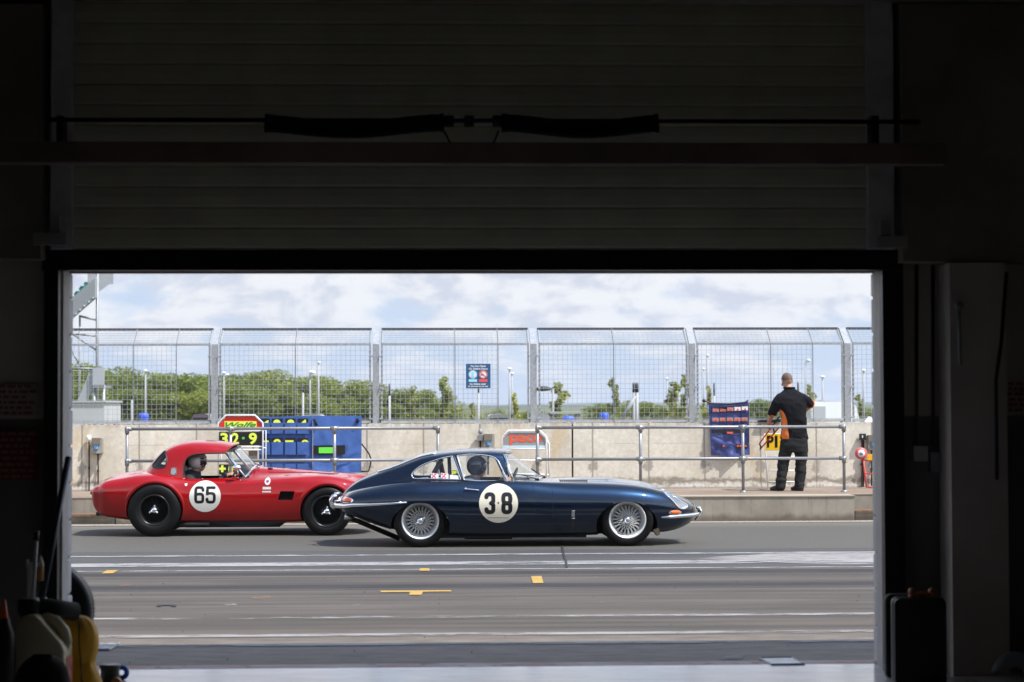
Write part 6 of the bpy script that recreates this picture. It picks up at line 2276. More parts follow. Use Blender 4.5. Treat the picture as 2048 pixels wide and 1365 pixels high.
# two drivers at their wheels
def driver(label, O, hx_, hy, hz, helmet_m, suit_m, visor_dark, xw, zw_, lean=0.10):
    t = thing('person', label, 'person', (O.x + hx_, O.y + hy, 0.30))
    o = Vector((O.x, O.y, 0))
    sh = Vector((hx_ - lean, hy, hz - .24))
    mb = MB()
    m2 = MB(); hq2 = head(m2, (0, 0, 0), R_(-90), 0, 1.0)
    mb.add([o + Vector((hx_, hy, hz)) + Vector(v) for v in m2.v], m2.f, True)
    limb(mb, [o + Vector((hx_ - .02, hy, hz - .08)), o + Vector((hx_ - .05, hy, hz - .2))], [.055, .06])
    W_ = [o + Vector((xw - .02, hy + s_ * .15, zw_ + .03)) for s_ in (-1, 1)]
    for s_, w_ in zip((-1, 1), W_):
        hand(mb, w_ - Vector((.07, 0, .0)), (1, 0, .25), (0, -s_, .6), (.3, 0, -1), .95, 1.2)
        el = o + Vector((hx_ + .10, hy + s_ * .23, hz - .44))
        limb(mb, [el, w_ - Vector((.06, 0, 0))], [.045, .030])
        limb(mb, [o + sh + Vector((0, s_ * .17, 0)), el], [.06, .045])
        limb(mb, [o + Vector((hx_ - .12, hy + s_ * .09, hz - .68)), o + Vector((hx_ + .30, hy + s_ * .10, hz - .58)), o + Vector((hx_ + .62, hy + s_ * .09, hz - .70))], [.08, .065, .05])
    limb(mb, [o + sh, o + Vector((hx_ - .14, hy, hz - .48)), o + Vector((hx_ - .14, hy, hz - .66))], [.13, .12, .11])
    b_ = mb.build('body', M['skin'], t); remesh(b_, .011, 3)
    mb = MB()
    for s_, w_ in zip((-1, 1), W_):
        el = o + Vector((hx_ + .10, hy + s_ * .23, hz - .44))
        limb(mb, [o + sh + Vector((0, s_ * .16, 0)), el], [.085, .062])
        limb(mb, [el, w_ - Vector((.075, 0, 0))], [.062, .042])
        limb(mb, [o + Vector((hx_ - .12, hy + s_ * .09, hz - .68)), o + Vector((hx_ + .30, hy + s_ * .10, hz - .58)), o + Vector((hx_ + .6, hy + s_ * .09, hz - .70))], [.095, .08, .062])
    limb(mb, [o + sh + Vector((0, -.09, .02)), o + sh + Vector((0, .09, .02))], [.095, .095])
    limb(mb, [o + sh, o + Vector((hx_ - .14, hy, hz - .48)), o + Vector((hx_ - .14, hy, hz - .66))], [.15, .145, .135])
    limb(mb, [o + Vector((hx_ - .03, hy, hz - .15)), o + sh], [.07, .10])
    s2 = mb.build('race_suit', suit_m, t); remesh(s2, .014, 5)
    mb = MB()
    c = o + Vector((hx_ - .008, hy, hz + .02))
    m2 = MB(); m2.ball((0, 0, 0), .122, 26, 18, (1.02, .92, 1.0))
    keep = [f for f in m2.f if (lambda q: not (q.x > .05 and q.z < .045) and q.z > -.112)(sum((Vector(m2.v[i]) for i in f), Vector()) / 4)]
    mb.add([c + Vector(v) for v in m2.v], keep, True)
    hm = mb.build('helmet', helmet_m, t)
    mb = MB()
    m2 = MB(); m2.ball((0, 0, 0), .1175, 26, 18, (1.02, .92, 1.0))
    keep = [f for f in m2.f if (lambda q: q.x > .035 and -.112 < q.z < .055)(sum((Vector(m2.v[i]) for i in f), Vector()) / 4)]
    mb.add([c + Vector(v) for v in m2.v], keep, True)
    mb.build('visor', visor_dark, hm)
    return t
suit_dark = pm('dark_race_suit', (0.016, 0.017, 0.022), 0.8, 0, 0.3, 6)
suit_grey = pm('grey_race_suit', (0.11, 0.115, 0.125), 0.75, 0, 0.35, 9)
vis = pm('smoked_visor', (0.015, 0.012, 0.012), 0.08, coat=1.0)
hx1, hz1 = CL(397, 925, -.30)
driver('driver in a silver helmet and black suit at the wheel of the red car', CO, hx1, -.30, hz1, pm('silver_helmet', (0.66, 0.66, 0.66), 0.3, 0.0, coat=.5), suit_dark, vis, -.06, .74)
hx2, hz2 = EL(955, 934, -.33)
driver('driver in a dark helmet and grey suit at the wheel of the dark blue car', EO, hx2, -.33, hz2 - .01, pm('dark_helmet', (0.035, 0.035, 0.04), 0.25, coat=.6), suit_grey, vis, -.02, .74)

# ------------------------------------------------------------------ pit boards, number pouches, sockets on the wall
tube_white = pm('white_tube', (0.80, 0.81, 0.82), 0.35)
def frame_px(mb, pts, Y, r=.012, dy=0.0, closed=False):
    mb.tube([P(x, y, Y + dy) for x, y in pts], r, 8, closed=closed)
YB = 29.95
wb = thing('pit_board', 'red-topped pit board with yellow name plate and numbers 32 9 in a white tube frame', 'pit board', (P(484, 980, YB).x, YB, Z_PLAT + .012))
mb = MB()
frame_px(mb, [(436.5, 974), (436.5, 846), (452, 831), (510, 831), (525.5, 846), (525.5, 974)], YB)
frame_px(mb, [(447, 969), (437, 860)], YB, .010, .35)
frame_px(mb, [(531.5, 972), (531.5, 862), (526, 858)], YB, .011, .35)
for y in (861.5, 893.5, 900, 923.5):
    frame_px(mb, [(437, y), (525.5, y)], YB, .009, .012)
frame_px(mb, [(525.5, 895), (531.5, 897)], YB + .17, .009)
mb.build('frame', tube_white, wb)
mb = MB(); ppoly(mb, [(437.5, 856), (437.5, 849), (453, 834), (509, 834), (524.5, 849), (524.5, 856)], YB + .01, .015)
mb.build('header_panel', pm('bright_red_panel', (0.75, 0.035, 0.025), 0.45), wb)
mb = MB(); pbox(mb, 449, 843, 513, 857, YB + .002, .006)
npl = mb.build('name_plate', M['fluo'], wb)
text_px('Wolfe', 451, 844.5, 512, 855, YB - .002, M['dkgreen'], npl, 'lettering', .02, .4)
mb = MB(); pbox(mb, 437.5, 864, 524.5, 891.5, YB + .004, .012)
pbox(mb, 437.5, 929, 524.5, 950, YB + .004, .012)
num = mb.build('number_strip', M['black'], wb)
for ch, x0, x1 in (('3', 440.5, 456), ('2', 463.5, 478), ('9', 497.5, 514)):
    text_px(ch, x0, 866, x1, 889.5, YB, M['fluo'], num, 'numeral', .035)
mb = MB(); pbox(mb, 484, 874.5, 489, 879, YB, .004); mb.build('numeral', M['green'], num)
text_px('+', 437.5, 931, 451.5, 945, YB, M['fluo'], num, 'numeral', .06)
text_px('0', 456.5, 929.5, 466, 948, YB, M['fluo'], num, 'numeral', .05)
mb = MB(); pbox(mb, 455, 894, 462, 922, YB + .004, .006); pbox(mb, 463, 894, 466, 910, YB + .004, .006)
mb.build('number_plate', M['fluo'], wb)
mb = MB(); pbox(mb, 497, 902, 515, 921, YB + .03, .006); mb.build('back_plate', pm('dull_brown_plate', (0.17, 0.14, 0.11), 0.7), wb)

cloth_blue = pm('blue_canvas', (0.055, 0.135, 0.41), 0.7, 0, 0.12, 3, 0.25, 14)
def cloth(mb, pts4, Y, amp, nx=26, nz=22, seed=0, thick=.012, sag=0.0):
    """hanging sheet between four pixel corners tl, tr, br, bl with folds"""
    tl, tr, br_, bl = [P(x, y, Y) for x, y in pts4]
    A = []
    for j in range(nz + 1):
        v = j / nz
        row = []
        for i in range(nx + 1):
            u = i / nx
            p = tl.lerp(tr, u).lerp(bl.lerp(br_, u), v)
            d = mnoise.noise(Vector((u * 3.2 + seed, v * 2.0, seed))) * amp + mnoise.noise(Vector((u * 7 + v * 4, v * 7 - u * 3, seed + 4))) * amp * .45
            row.append((p.x + sag * .35 * v * (.5 - u), p.y + d * (0.3 + v), p.z - sag * math.sin(math.pi * u) * (1 - .5 * v) + sag * .35 * v * math.sin(9 * u)))
        A.append(row)
    mb.grid(A)
    mb.grid([[(x, y + thick, z) for x, y, z in r] for r in A], flip=True)
    return A
YP = 30.45
pouch = thing('number_pouch', 'large blue canvas number pouch with two panels hanging over the wall rail', 'pouch', P(625, 946, YP))
mb = MB()
A1 = cloth(mb, [(518, 835), (625, 832), (625, 947), (518, 947)], YP, .018, seed=1)
A2 = cloth(mb, [(626, 832), (723.5, 832), (722.5, 946), (626, 947)], YP - .03, .022, seed=5)
mb.build('canvas', cloth_blue, pouch)
mbk, mbn, mbp = MB(), MB(), MB()
cols = [(519.5, 539.5), (543.5, 565.5), (570.5, 591), (595, 616.5)]
for r, (yt, yb) in enumerate(((838, 868), (876.5, 910), (920, 944))):
    for cidx, (xa, xb) in enumerate(cols):
        pbox(mbp, xa - .5, yt + 8, xb + .5, yb, YP - .045, .02)
        if r < 2:
            pbox(mbk, xa, yt - .5, xb, yt + 9, YP - .034, .006)
        elif cidx in (0, 2, 3):
            pbox(mbk, xa, yt, xb, yt + 3.5, YP - .034, .006)
o = mbp.build('pocket', pm('blue_canvas_pocket', (0.047, 0.118, 0.37), 0.72, 0, 0.15, 7, 0.3, 20), pouch)
mbk.build('number_card', M['black'], pouch)
def tops(items, Y, mat, parent):
    mb = MB()
    for kind, xa, xb, yt, yb in items:
        if kind == 'o':
            c = (xa + xb) / 2; w = (xb - xa) / 2
            outer = [(c + w * math.cos(t), yb - (yb - yt) * math.sin(t)) for t in np.linspace(0, math.pi, 15)]
            inner = [(c + w * .42 * math.cos(t), yb - (yb - yt) * .42 * math.sin(t)) for t in np.linspace(math.pi, 0, 11)]
            ppoly(mb, outer + inner, Y, .003)
        elif kind == 'c':
            c = (xa + xb) / 2; w = (xb - xa) / 2
            ppoly(mb, [(c + w * math.cos(t), yb - (yb - yt) * math.sin(t)) for t in np.linspace(0, math.pi, 15)], Y, .003)
        elif kind == '4':
            ppoly(mb, [(xa, yb), (xb - 2.5, yt), (xb, yt), (xb, yb)], Y, .003)
        else:
            ppoly(mb, [(xa, yb), (xa, yt), (xb, yt), (xb, yb)], Y, .003)
    return mb.build('numeral', mat, parent)
tops([('4', 528, 537, 841, 846), ('c', 546.5, 561, 839.5, 846), ('c', 574, 588.5, 839.5, 846), ('4', 602.5, 612, 839.8, 846),
      ('b', 526.5, 537.5, 881.5, 885.5), ('o', 546.5, 562, 878.5, 886), ('b', 570.5, 587, 881, 886), ('o', 603, 617, 880, 886)], YP - .040, M['fluo'], pouch)
mb = MB(); pbox(mb, 626.5, 891, 690, 909.5, YP - .055, .008); cd = mb.build('number_card', M['black'], pouch)
mb = MB(); pbox(mb, 637.5, 895, 668, 907, YP - .060, .004); mb.build('green_plate', pm('lime_plate', (0.16, 0.80, 0.07), 0.5), cd)
mb = MB()
frame_px(mb, [(627.5, 838.5), (630, 842), (634, 852)], YP, .016, -.05)
frame_px(mb, [(714, 837), (716.5, 842), (713.5, 846)], YP, .022, -.05)
for y in (868, 910):
    pass
frame_px(mb, [(723, 888), (730, 897), (738, 908), (742, 918), (741, 930), (737, 943), (722, 943.5)], YP, .011, .0)
mb.build('strap', M['blackfab'], pouch)
mb = MB()
ppoly(mb, [(675, 921.5), (716, 906), (700, 916), (682, 925)], YP - .06, .006)
mb.build('cover_flap', pm('blue_canvas_flap', (0.03, 0.08, 0.32), 0.75), pouch)

YQ = 30.9
pb = thing('pit_board', 'empty pit board with orange lettering on a grey header in a white tube frame', 'pit board', (P(1050, 978, 30.4).x, 30.4, Z_PLAT + .012))
YQ = 30.4
mb = MB()
frame_px(mb, [(1004, 974), (1004, 875), (1017, 861.5), (1080, 861.5), (1093, 875), (1093, 974)], YQ, .012)
frame_px(mb, [(1006, 873), (1020, 863.5)], YQ + .02, .010)
frame_px(mb, [(1098, 972), (1098, 888), (1093, 880)], YQ + .30, .013)
frame_px(mb, [(1004, 898), (1093, 898)], YQ, .012, .01)
frame_px(mb, [(1004, 921), (1093, 921)], YQ, .010, .01)
frame_px(mb, [(1004, 948), (1098, 950)], YQ, .012, .01)
mb.build('frame', tube_white, pb)
mb = MB(); ppoly(mb, [(1006.5, 892), (1006.5, 877), (1019, 865.5), (1078, 865.5), (1090.5, 877), (1090.5, 892)], YQ + .012, .012)
hp_ = mb.build('header_panel', pm('grey_panel', (0.30, 0.285, 0.29), 0.5), pb)
mb = MB(); pbox(mb, 1006, 891.5, 1091, 896, YQ + .002, .02); pbox(mb, 1025, 864, 1073, 866.3, YQ + .006, .006)
mb.build('pale_band', pm('pale_cyan', (0.55, 0.74, 0.80), 0.5), pb)
text_px('pace', 1019, 869.5, 1084, 890.5, YQ + .008, M['orange'], hp_, 'lettering', .035)
mb = MB(); pbox(mb, 1090.5, 866, 1096, 898, YQ + .30, .006); mb.build('side_plate', M['offwhite'], pb)

YR = 30.72
rbrd = thing('pit_board', 'pit board with black PIT letters on yellow standing behind the mechanic', 'pit board', (P(1580, 978, YR).x, YR, Z_PLAT + .012))
mb = MB()
frame_px(mb, [(1536, 977), (1531, 905), (1529.5, 868)], YR, .012)
frame_px(mb, [(1612, 977), (1610, 868)], YR, .012)
for y, x0, x1 in ((941.5, 1534, 1611), (964, 1535.5, 1611.5), (868.5, 1530, 1610), (903, 1531, 1610), (913.5, 1532, 1610)):
    frame_px(mb, [(x0, y), (x1, y)], YR, .010, .012)
mb.build('frame', tube_white, rbrd)
mb = MB(); pbox(mb, 1530.5, 868, 1608, 901, YR - .012, .015); yp = mb.build('yellow_panel', pm('yellow_panel', (0.85, 0.52, 0.01), 0.45), rbrd)
for ch, x0, x1 in (('P', 1534, 1547.5), ('I', 1550, 1555), ('T', 1561, 1577)):
    text_px(ch, x0, 871.5, x1, 895.5, YR - .016, M['ink'], yp, 'lettering', .03)
mb = MB(); pbox(mb, 1530.5, 899, 1608, 905, YR - .010, .014); mb.build('pale_band', M['white'], rbrd)

# red frame and black tray the mechanic holds
rf = thing('folding_frame', 'folded red tube frame in the mechanic\'s left hand, dark end at the bottom', 'frame', mp(1543, 856, .20))
mb = MB()
frame_px(mb, [(1518.5, 888), (1548, 848)], YM, .011, .12)
frame_px(mb, [(1521, 898), (1561, 852)], YM, .011, .16)
mb.build('red_tube', M['red'], rf)
mb = MB()
frame_px(mb, [(1548, 848), (1559, 833)], YM, .012, .125); frame_px(mb, [(1518.5, 888), (1521.5, 893), (1519.5, 901), (1521, 897.5)], YM, .012, .14)
frame_px(mb, [(1546, 853), (1549, 868)], YM, .012, .14)
mb.build('black_end', M['black'], rf)
ty_ = thing('black_tray', 'flat black tray resting on the wall top beside the mechanic\'s hand', 'tray', (P(1540, 846, Y_WALL + .1).x, Y_WALL + .1, Z_WALL))
mb = MB()
a, c = P(1517, 846, Y_WALL + .02), P(1560, 846, Y_WALL + .02)
mb.prism([(a.x, Z_WALL + .028), (a.x + .02, Z_WALL + .004), (c.x, Z_WALL + .004), (c.x, Z_WALL + .05), (a.x + .05, Z_WALL + .045)], Y_WALL - .06, Y_WALL + .19)
mb.build('tray', M['black'], ty_)
mb = MB(); mb.tube([(a.x, Y_WALL - .06, Z_WALL + .034), (c.x, Y_WALL - .06, Z_WALL + .052), (c.x, Y_WALL + .19, Z_WALL + .052), (a.x + .03, Y_WALL + .19, Z_WALL + .04)], .007, 6, closed=True)
mb.build('rim', M['black'], ty_)

# navy pouch with orange numbers on the wall
YV = Y_WALL - .06
np_ = thing('number_pouch', 'navy hanging number pouch with two rows of orange numbers tied to the fence', 'pouch', P(1458, 912, YV))
mb = MB()
navy_cloth = pm('navy_nylon', (0.060, 0.080, 0.255), 0.42, 0, 0.2, 3, 0.3, 12)
A = cloth(mb, [(1417, 805.5), (1496.5, 803), (1500.5, 911), (1421.5, 911.5)], YV, .052, seed=9, nx=30, nz=30, sag=.035)
mb.build('canvas', navy_cloth, np_)
def onA(px, py, d):
    """point on the pouch under a pixel"""
    u = (px - 1418.5) / 80.0; v = (py - 804) / 107.0
    i = min(30, max(0, int(round(u * 30)))); j = min(30, max(0, int(round(v * 30))))
    return A[j][i][1] + d
mbc, mbo, mbw = MB(), MB(), MB()
for r, y0 in enumerate((817, 836)):
    for k in range(5):
        xa = 1425 + k * 14.5 + (0 if r else .5)
        yy = y0 - k * (.9 if r == 0 else .2)
        Yc = onA(xa + 6, yy + 4, -.020)
        white = (r == 0 and k >= 3)
        pbox(mbw if white else mbc, xa, yy, xa + 12.5, yy + 7.5, Yc, .006)
        w = 4.2
        q = [(xa + 6.2 + w * math.cos(t), yy + 7.2 - 5.4 * math.sin(t)) for t in np.linspace(0, math.pi, 11)] + [(xa + 6.2 + w * .45 * math.cos(t), yy + 7.2 - 2.6 * math.sin(t)) for t in np.linspace(math.pi, 0, 8)]
        if not white:
            ppoly(mbo, q, Yc - .005, .004)
        else:
            ppoly(mbo, [(xa + 4, yy + 7.2), (xa + 6, yy + 3.4), (xa + 8, yy + 3.4), (xa + 8.5, yy + 7.2)], Yc - .005, .004)
mbc.build('number_card', pm('salmon_card', (0.42, 0.25, 0.24), 0.6), np_)
mbw.build('number_card', pm('white_card', (0.78, 0.74, 0.74), 0.6), np_)
mbo.build('numeral', M['orange'], np_)
mb = MB()
for x in (1423, 1438.5, 1453, 1467.5, 1482, 1497):
    mb.tube([(P(x, y, YV).x, onA(x, y, -.012), P(x, y, YV).z) for y in np.linspace(813, 866, 12)], .004, 5)
for y in (824.5, 846, 868, 889):
    mb.tube([(P(x, y, YV).x, onA(x, y, -.010), P(x, y, YV).z) for x in np.linspace(1421, 1498, 16)], .0035, 5)
mb.build('pocket_seam', pm('dark_navy', (0.02, 0.03, 0.11), 0.7), np_)
mb = MB()
pbox(mb, 1424, 859.5, 1484, 867, onA(1450, 863, -.03), .010); pbox(mb, 1471, 889, 1495, 896.5, onA(1482, 893, -.03), .01)
ppoly(mb, [(1428, 815.5), (1490, 812), (1455, 819)], onA(1455, 816, -.022), .004)
mb.build('dark_opening', M['blackfab'], np_)
mb = MB()
pbox(mb, 1454, 864, 1466, 868, onA(1460, 865, -.036), .004); pbox(mb, 1470, 864.5, 1474, 867.5, onA(1472, 865, -.036), .004)
ppoly(mb, [(1445, 894), (1447.5, 888), (1449.5, 894)], onA(1447, 892, -.03), .004)
for x in (1474, 1479, 1484, 1490):
    pbox(mb, x, 890.5, x + 3.5, 894.5, onA(x, 892, -.036), .004)
mb.build('numeral', M['orange'], np_)
mb = MB()
frame_px(mb, [(1405.5, 801.5), (1412, 803), (1421, 807), (1458, 808.5), (1490, 805.5), (1496.5, 800.5)], YV, .012, -.02)
mb.ball(P(1408, 802, YV), .03, 8, 6)
mb.build('tie_cord', M['black'], np_)

# sockets and cables
iv = pm('grey_socket', (0.33, 0.31, 0.27), 0.55, 0, 0.15, 6)
sk_blue = pm('socket_blue', (0.10, 0.36, 0.68), 0.4)
def socket(label, x, y, first='lamp', cables=()):
    """box on the pit wall: upper switch, lower blue socket; x, y = top left pixel"""
    t = thing('power_socket', label, 'socket', P(x + 10, y + 34, Y_WALL - .05), 'power sockets on the pit wall')
    Yb = Y_WALL - .11
    mb = MB()
    a, c = P(x + .5, y + 33, Yb), P(x + 22, y + 2, Yb)
    mb.cbox((a.x, Yb, a.z), (c.x, Y_WALL - .002, c.z), .012)
    mb.build('box', iv, t)
    mb = MB(); pbox(mb, x + 1.2, y + 3, x + 17, y + 15.5, Yb - .018, .02)
    mb.build('switch_lid', pm('brown_grey_lid', (0.19, 0.165, 0.13), 0.5), t)
    mb = MB(); c = P(x + 9.5, y + 23, Yb)
    mb.lathe([(0.0, -.055), (.026, -.055), (.030, -.045), (.030, .002)], c, 'y', 16); mb.box((c.x - .024, c.y - .06, c.z + .028), (c.x + .024, c.y - .01, c.z + .040))
    mb.build('socket', sk_blue, t)
    mb = MB()
    for cx, y0, y1 in cables:
        mb.tube([P(cx, y0, Y_WALL - .03), P(cx + .4, (y0 + y1) / 2, Y_WALL - .03), P(cx, y1, Y_WALL - .03)], .011, 6)
        mb.box(tuple(P(cx - 2.2, (y0 + y1) / 2 + 4, Y_WALL - .05)), tuple(P(cx + 2.2, (y0 + y1) / 2, Y_WALL - .01)))
    mb.build('cable', M['black'], t)
    return t
s1 = socket('grey power socket with a white bulb beside it above two black cables', 183, 874, cables=((196, 908, 972), (178, 884, 984)))
mb = MB(); mb.lathe([(0.0, .05), (.03, .045), (.038, .02), (.038, -.03), (.024, -.05), (.0, -.05)], P(177.5, 877, Y_WALL - .06), 'z', 16)
mb.build('bulb', M['white'], s1)
s2 = socket('pale power socket with a chrome-topped plug beside it near the orange-lettered pit board', 967, 866, cables=((961, 882, 950), (976, 899, 950)))
mb = MB(); mb.lathe([(0.0, .06), (.03, .05), (.035, .0), (.026, -.02), (.0, -.02)], P(961, 866, Y_WALL - .08), 'z', 14)
pbox(mb, 954.5, 871, 966, 882, Y_WALL - .10, .08)
mb.build('plug', M['galv_dark'], s2)
s3 = socket('power socket with a black switch beside it above the red reel', 1736, 868, cables=((1743, 902, 972), (1724, 880, 974), (1727, 880, 974)))
mb = MB(); pbox(mb, 1720, 868, 1732, 880, Y_WALL - .09, .07); mb.build('switch', M['black'], s3)
mb = MB(); pbox(mb, 1724, 871, 1726, 876, Y_WALL - .095, .004); mb.build('switch_lever', M['white'], s3)

rl = thing('hose_reel', 'red disc with white centre on a red tube stand beneath the right-hand socket', 'reel', (P(1735, 975, 30.6).x, 30.6, Z_PLAT + .012))
YH = 30.55
c = P(1722, 907.5, YH)
mb = MB(); r0 = 12 * YH / F_PX
mb.lathe([(0.0, -.02), (r0 * .98, -.02), (r0, -.012), (r0, .02), (0.0, .02)], c, 'y', 36)
d1 = mb.build('disc', pm('pinkish_red', (0.72, 0.12, 0.11), 0.5), rl)
mb = MB(); mb.lathe([(0.0, -.026), (r0 * .60, -.026), (r0 * .60, -.019)], c, 'y', 30); mb.build('white_centre', M['white'], d1)
mb = MB(); mb.lathe([(0.0, -.032), (r0 * .30, -.032), (r0 * .30, -.024)], c, 'y', 20); mb.build('hub', pm('lavender_hub', (0.22, 0.24, 0.42), 0.5), d1)
mb = MB()
frame_px(mb, [(1727, 920), (1730, 950), (1733, 975)], YH, .014, .03)
frame_px(mb, [(1772, 920), (1775, 975)], YH, .014, .03)
for y in (921.5, 948, 975):
    frame_px(mb, [(1728 + (y - 920) * .09, y), (1773, y)], YH, .012, .03)
mb.build('stand', pm('stand_red', (0.70, 0.07, 0.06), 0.45), rl)
mb = MB(); pbox(mb, 1734.5, 908.5, 1772, 921, YH, .012); yl_ = mb.build('plate', pm('amber_plate', (0.80, 0.42, 0.02), 0.5), rl)
text_px('B', 1745.5, 910.5, 1751, 919, YH - .004, M['ink'], yl_, 'lettering', .03)

pyr = MB()
a, t_, c = P(1727, 846, Y_WALL + .15), P(1738, 832.5, Y_WALL + .15), P(1751, 846, Y_WALL + .15)
zb2 = Z_WALL + .002
vs = [(a.x, Y_WALL + .03, zb2), (c.x, Y_WALL + .03, zb2), (c.x, Y_WALL + .27, zb2), (a.x, Y_WALL + .27, zb2), (a.x, Y_WALL + .03, zb2 + .012), (c.x, Y_WALL + .03, zb2 + .012), (c.x, Y_WALL + .27, zb2 + .012), (a.x, Y_WALL + .27, zb2 + .012), (t_.x, Y_WALL + .15, t_.z)]
pyr.add(vs, [(3, 2, 1, 0), (0, 1, 5, 4), (1, 2, 6, 5), (2, 3, 7, 6), (3, 0, 4, 7), (4, 5, 8), (5, 6, 8), (6, 7, 8), (7, 4, 8)])
tag(pyr.build('marker_pyramid', M['white']), 'small white pyramid marker standing on the wall top at the right', 'marker')

# ------------------------------------------------------------------ beyond the wall: trees, lamps, vehicles
leafm = {}
def leaf_mat(name, c):
    mt = bpy.data.materials.new(name); mt.use_nodes = True
    q = N(mt.node_tree); bs = mt.node_tree.nodes['Principled BSDF']
    gm = q.new('ShaderNodeNewGeometry'); oi = q.new('ShaderNodeObjectInfo')
    k = q.math('MULTIPLY_ADD', gm.outputs['Random Per Island'], .9, .55)
    big = q.ramp(q.noise(q.coord(), .75, 3), .34, .66, .78, 1.22)
    k = q.math('MULTIPLY', q.math('MULTIPLY', k, big), q.math('MULTIPLY_ADD', oi.outputs['Random'], .5, .75))
    q.put(bs.inputs['Base Color'], q.mix(1.0, q.mix(oi.outputs['Random'], c, (c[0] * 1.22, c[1] * 1.02, c[2] * .9)), q.comb(k, k, k), 'MULTIPLY'))
    bs.inputs['Roughness'].default_value = .6
    bs.inputs['Subsurface Weight'].default_value = 0.0
    tr = q.new('ShaderNodeBsdfTranslucent'); tr.inputs[0].default_value = (c[0] * 1.6, c[1] * 1.5, c[2], 1)
    mx = q.new('ShaderNodeMixShader'); mx.inputs[0].default_value = .30
    q.put(mx.inputs[1], bs.outputs[0]); q.put(mx.inputs[2], tr.outputs[0])
    q.put(mt.node_tree.nodes['Material Output'].inputs[0], mx.outputs[0])
    return mt
LEAF = leaf_mat('broad_leaves', (0.142, 0.190, 0.036))
LEAF_Y = leaf_mat('sapling_leaves', (0.25, 0.29, 0.08))
LEAF_D = leaf_mat('dark_leaves', (0.055, 0.085, 0.028))
BARK = pm('bark', (0.11, 0.085, 0.06), 0.9, 0, 0.3, 4)
def leaves(centres, radii, n, size, rr):
    v, f = [], []
    for c, r in zip(centres, radii):
        d = rr.normal(size=(n, 3)); d /= np.linalg.norm(d, axis=1)[:, None]
        rad = r * (0.55 + 0.5 * rr.random(n) ** .6)
        p = np.asarray(c) + d * rad[:, None] * np.array([1, 1, .8])
        for q in p:
            a = rr.normal(size=3); a /= np.linalg.norm(a)
            b_ = np.cross(a, rr.normal(size=3)); b_ /= np.linalg.norm(b_)
            s = size * rr.uniform(.6, 1.3)
            i = len(v)
            v += [tuple(q - a * s), tuple(q + b_ * s * .55), tuple(q + a * s), tuple(q - b_ * s * .55)]
            f.append((i, i + 1, i + 2, i + 3))
    mb = MB(); mb.add(v, f)
    return mb
def tree_proto(seed, H, Rw, kind):
    rr = np.random.default_rng(seed)
    t = thing('broadleaf_tree' if kind != 'sapling' else 'sapling', '', 'tree', (0, 0, 0))
    mb = MB()
    if kind == 'wood':
        mb.tube([(0, 0, -.1), (.05, 0, H * .3), (.1, .05, H * .6)], [.16, .11, .05], 7)
        for k in range(5):
            a = rr.uniform(0, 6.28)
            mb.tube([(.05, 0, H * (.25 + .06 * k)), (Rw * .5 * math.cos(a), Rw * .5 * math.sin(a), H * (.5 + .06 * k))], [.07, .025], 5)
        cs, rs = [], []
        for k in range(34):
            a, z = rr.uniform(0, 6.28), rr.uniform(.12, .88)
            m_ = Rw * math.sqrt(max(.05, 1 - ((z - .45) / .55) ** 2)) * rr.uniform(.3, .85)
            cs.append((m_ * math.cos(a), m_ * math.sin(a), H * z)); rs.append(rr.uniform(.13, .24) * H * .75)
        lm = leaves(cs, rs, 210, .10, rr)
    elif kind == 'sapling':
        mb.tube([(0, 0, -.1), (.02, 0, H * .5), (0, .03, H * .97)], [.045, .03, .008], 6)
        cs, rs = [], []
        for k in range(15):
            z = .22 + .75 * k / 15
            a = rr.uniform(0, 6.28); L = Rw * (1.05 - z) * rr.uniform(.3, 1.25) + .05
            mb.tube([(0, 0, H * (z - .06)), (L * math.cos(a), L * math.sin(a), H * z)], [.014, .005], 4)
            cs.append((L * math.cos(a), L * math.sin(a), H * z)); rs.append(rr.uniform(.10, .24) * Rw)
            cs.append((L * .5 * math.cos(a), L * .5 * math.sin(a), H * (z - .03))); rs.append(rr.uniform(.10, .2) * Rw)
        lm = leaves(cs, rs, 26, .10, rr)
    mb.build('trunk', BARK, t, world=False)
    lm.build('crown', {'wood': LEAF, 'sapling': LEAF_Y}[kind], t, world=False)
    return t
woods = [tree_proto(20 + k, 5.2, 2.5, 'wood') for k in range(4)]
used = [False] * 4
sky_line = [(60, 722), (140, 724), (180, 728), (215, 738), (250, 742), (290, 737), (330, 742), (380, 746), (420, 748), (460, 744), (500, 741), (540, 736), (580, 742), (620, 748), (660, 754), (700, 760), (740, 765), (780, 778), (820, 776), (850, 776), (880, 792), (905, 806)]
sk = np.array(sky_line, float)
wood_names = ['rounded green tree', 'broad yellow-green tree', 'tall mid-green tree', 'ragged olive-green tree']
def place_tree(px, topy, Y, k, label, wscale=1.0, grp='trees of the wood beyond the pit wall'):
    p = P(px, topy, Y)
    src = woods[k]
    o = src if not used[k] else copy_tree(src)
    used[k] = True
    h = p.z / 5.2
    o.location = (p.x, Y, 0)
    o.scale = (h * wscale, h * wscale, h)
    o.rotation_euler = (0, 0, rng.uniform(0, 6.28))
    tag(o, label, 'tree', grp)
    return o
i = 0
marks = [(140, 'grey stair tower'), (290, 'tall lamp post with the white globe'), (450, 'double lamp by the fence post'), (625, 'tall pair of lamps'), (780, 'dark-topped pole'), (880, 'first sapling')]
def near_mark(px):
    m_ = min(marks, key=lambda a: abs(a[0] - px))
    return m_[1]
n_front, n_back = 0, 0
ords = ['first', 'second', 'third', 'fourth', 'fifth', 'sixth', 'seventh', 'eighth', 'ninth', 'tenth', 'eleventh', 'twelfth', 'thirteenth', 'fourteenth', 'fifteenth', 'sixteenth', 'seventeenth', 'eighteenth', 'nineteenth', 'twentieth', 'twenty-first', 'twenty-second', 'twenty-third', 'twenty-fourth']
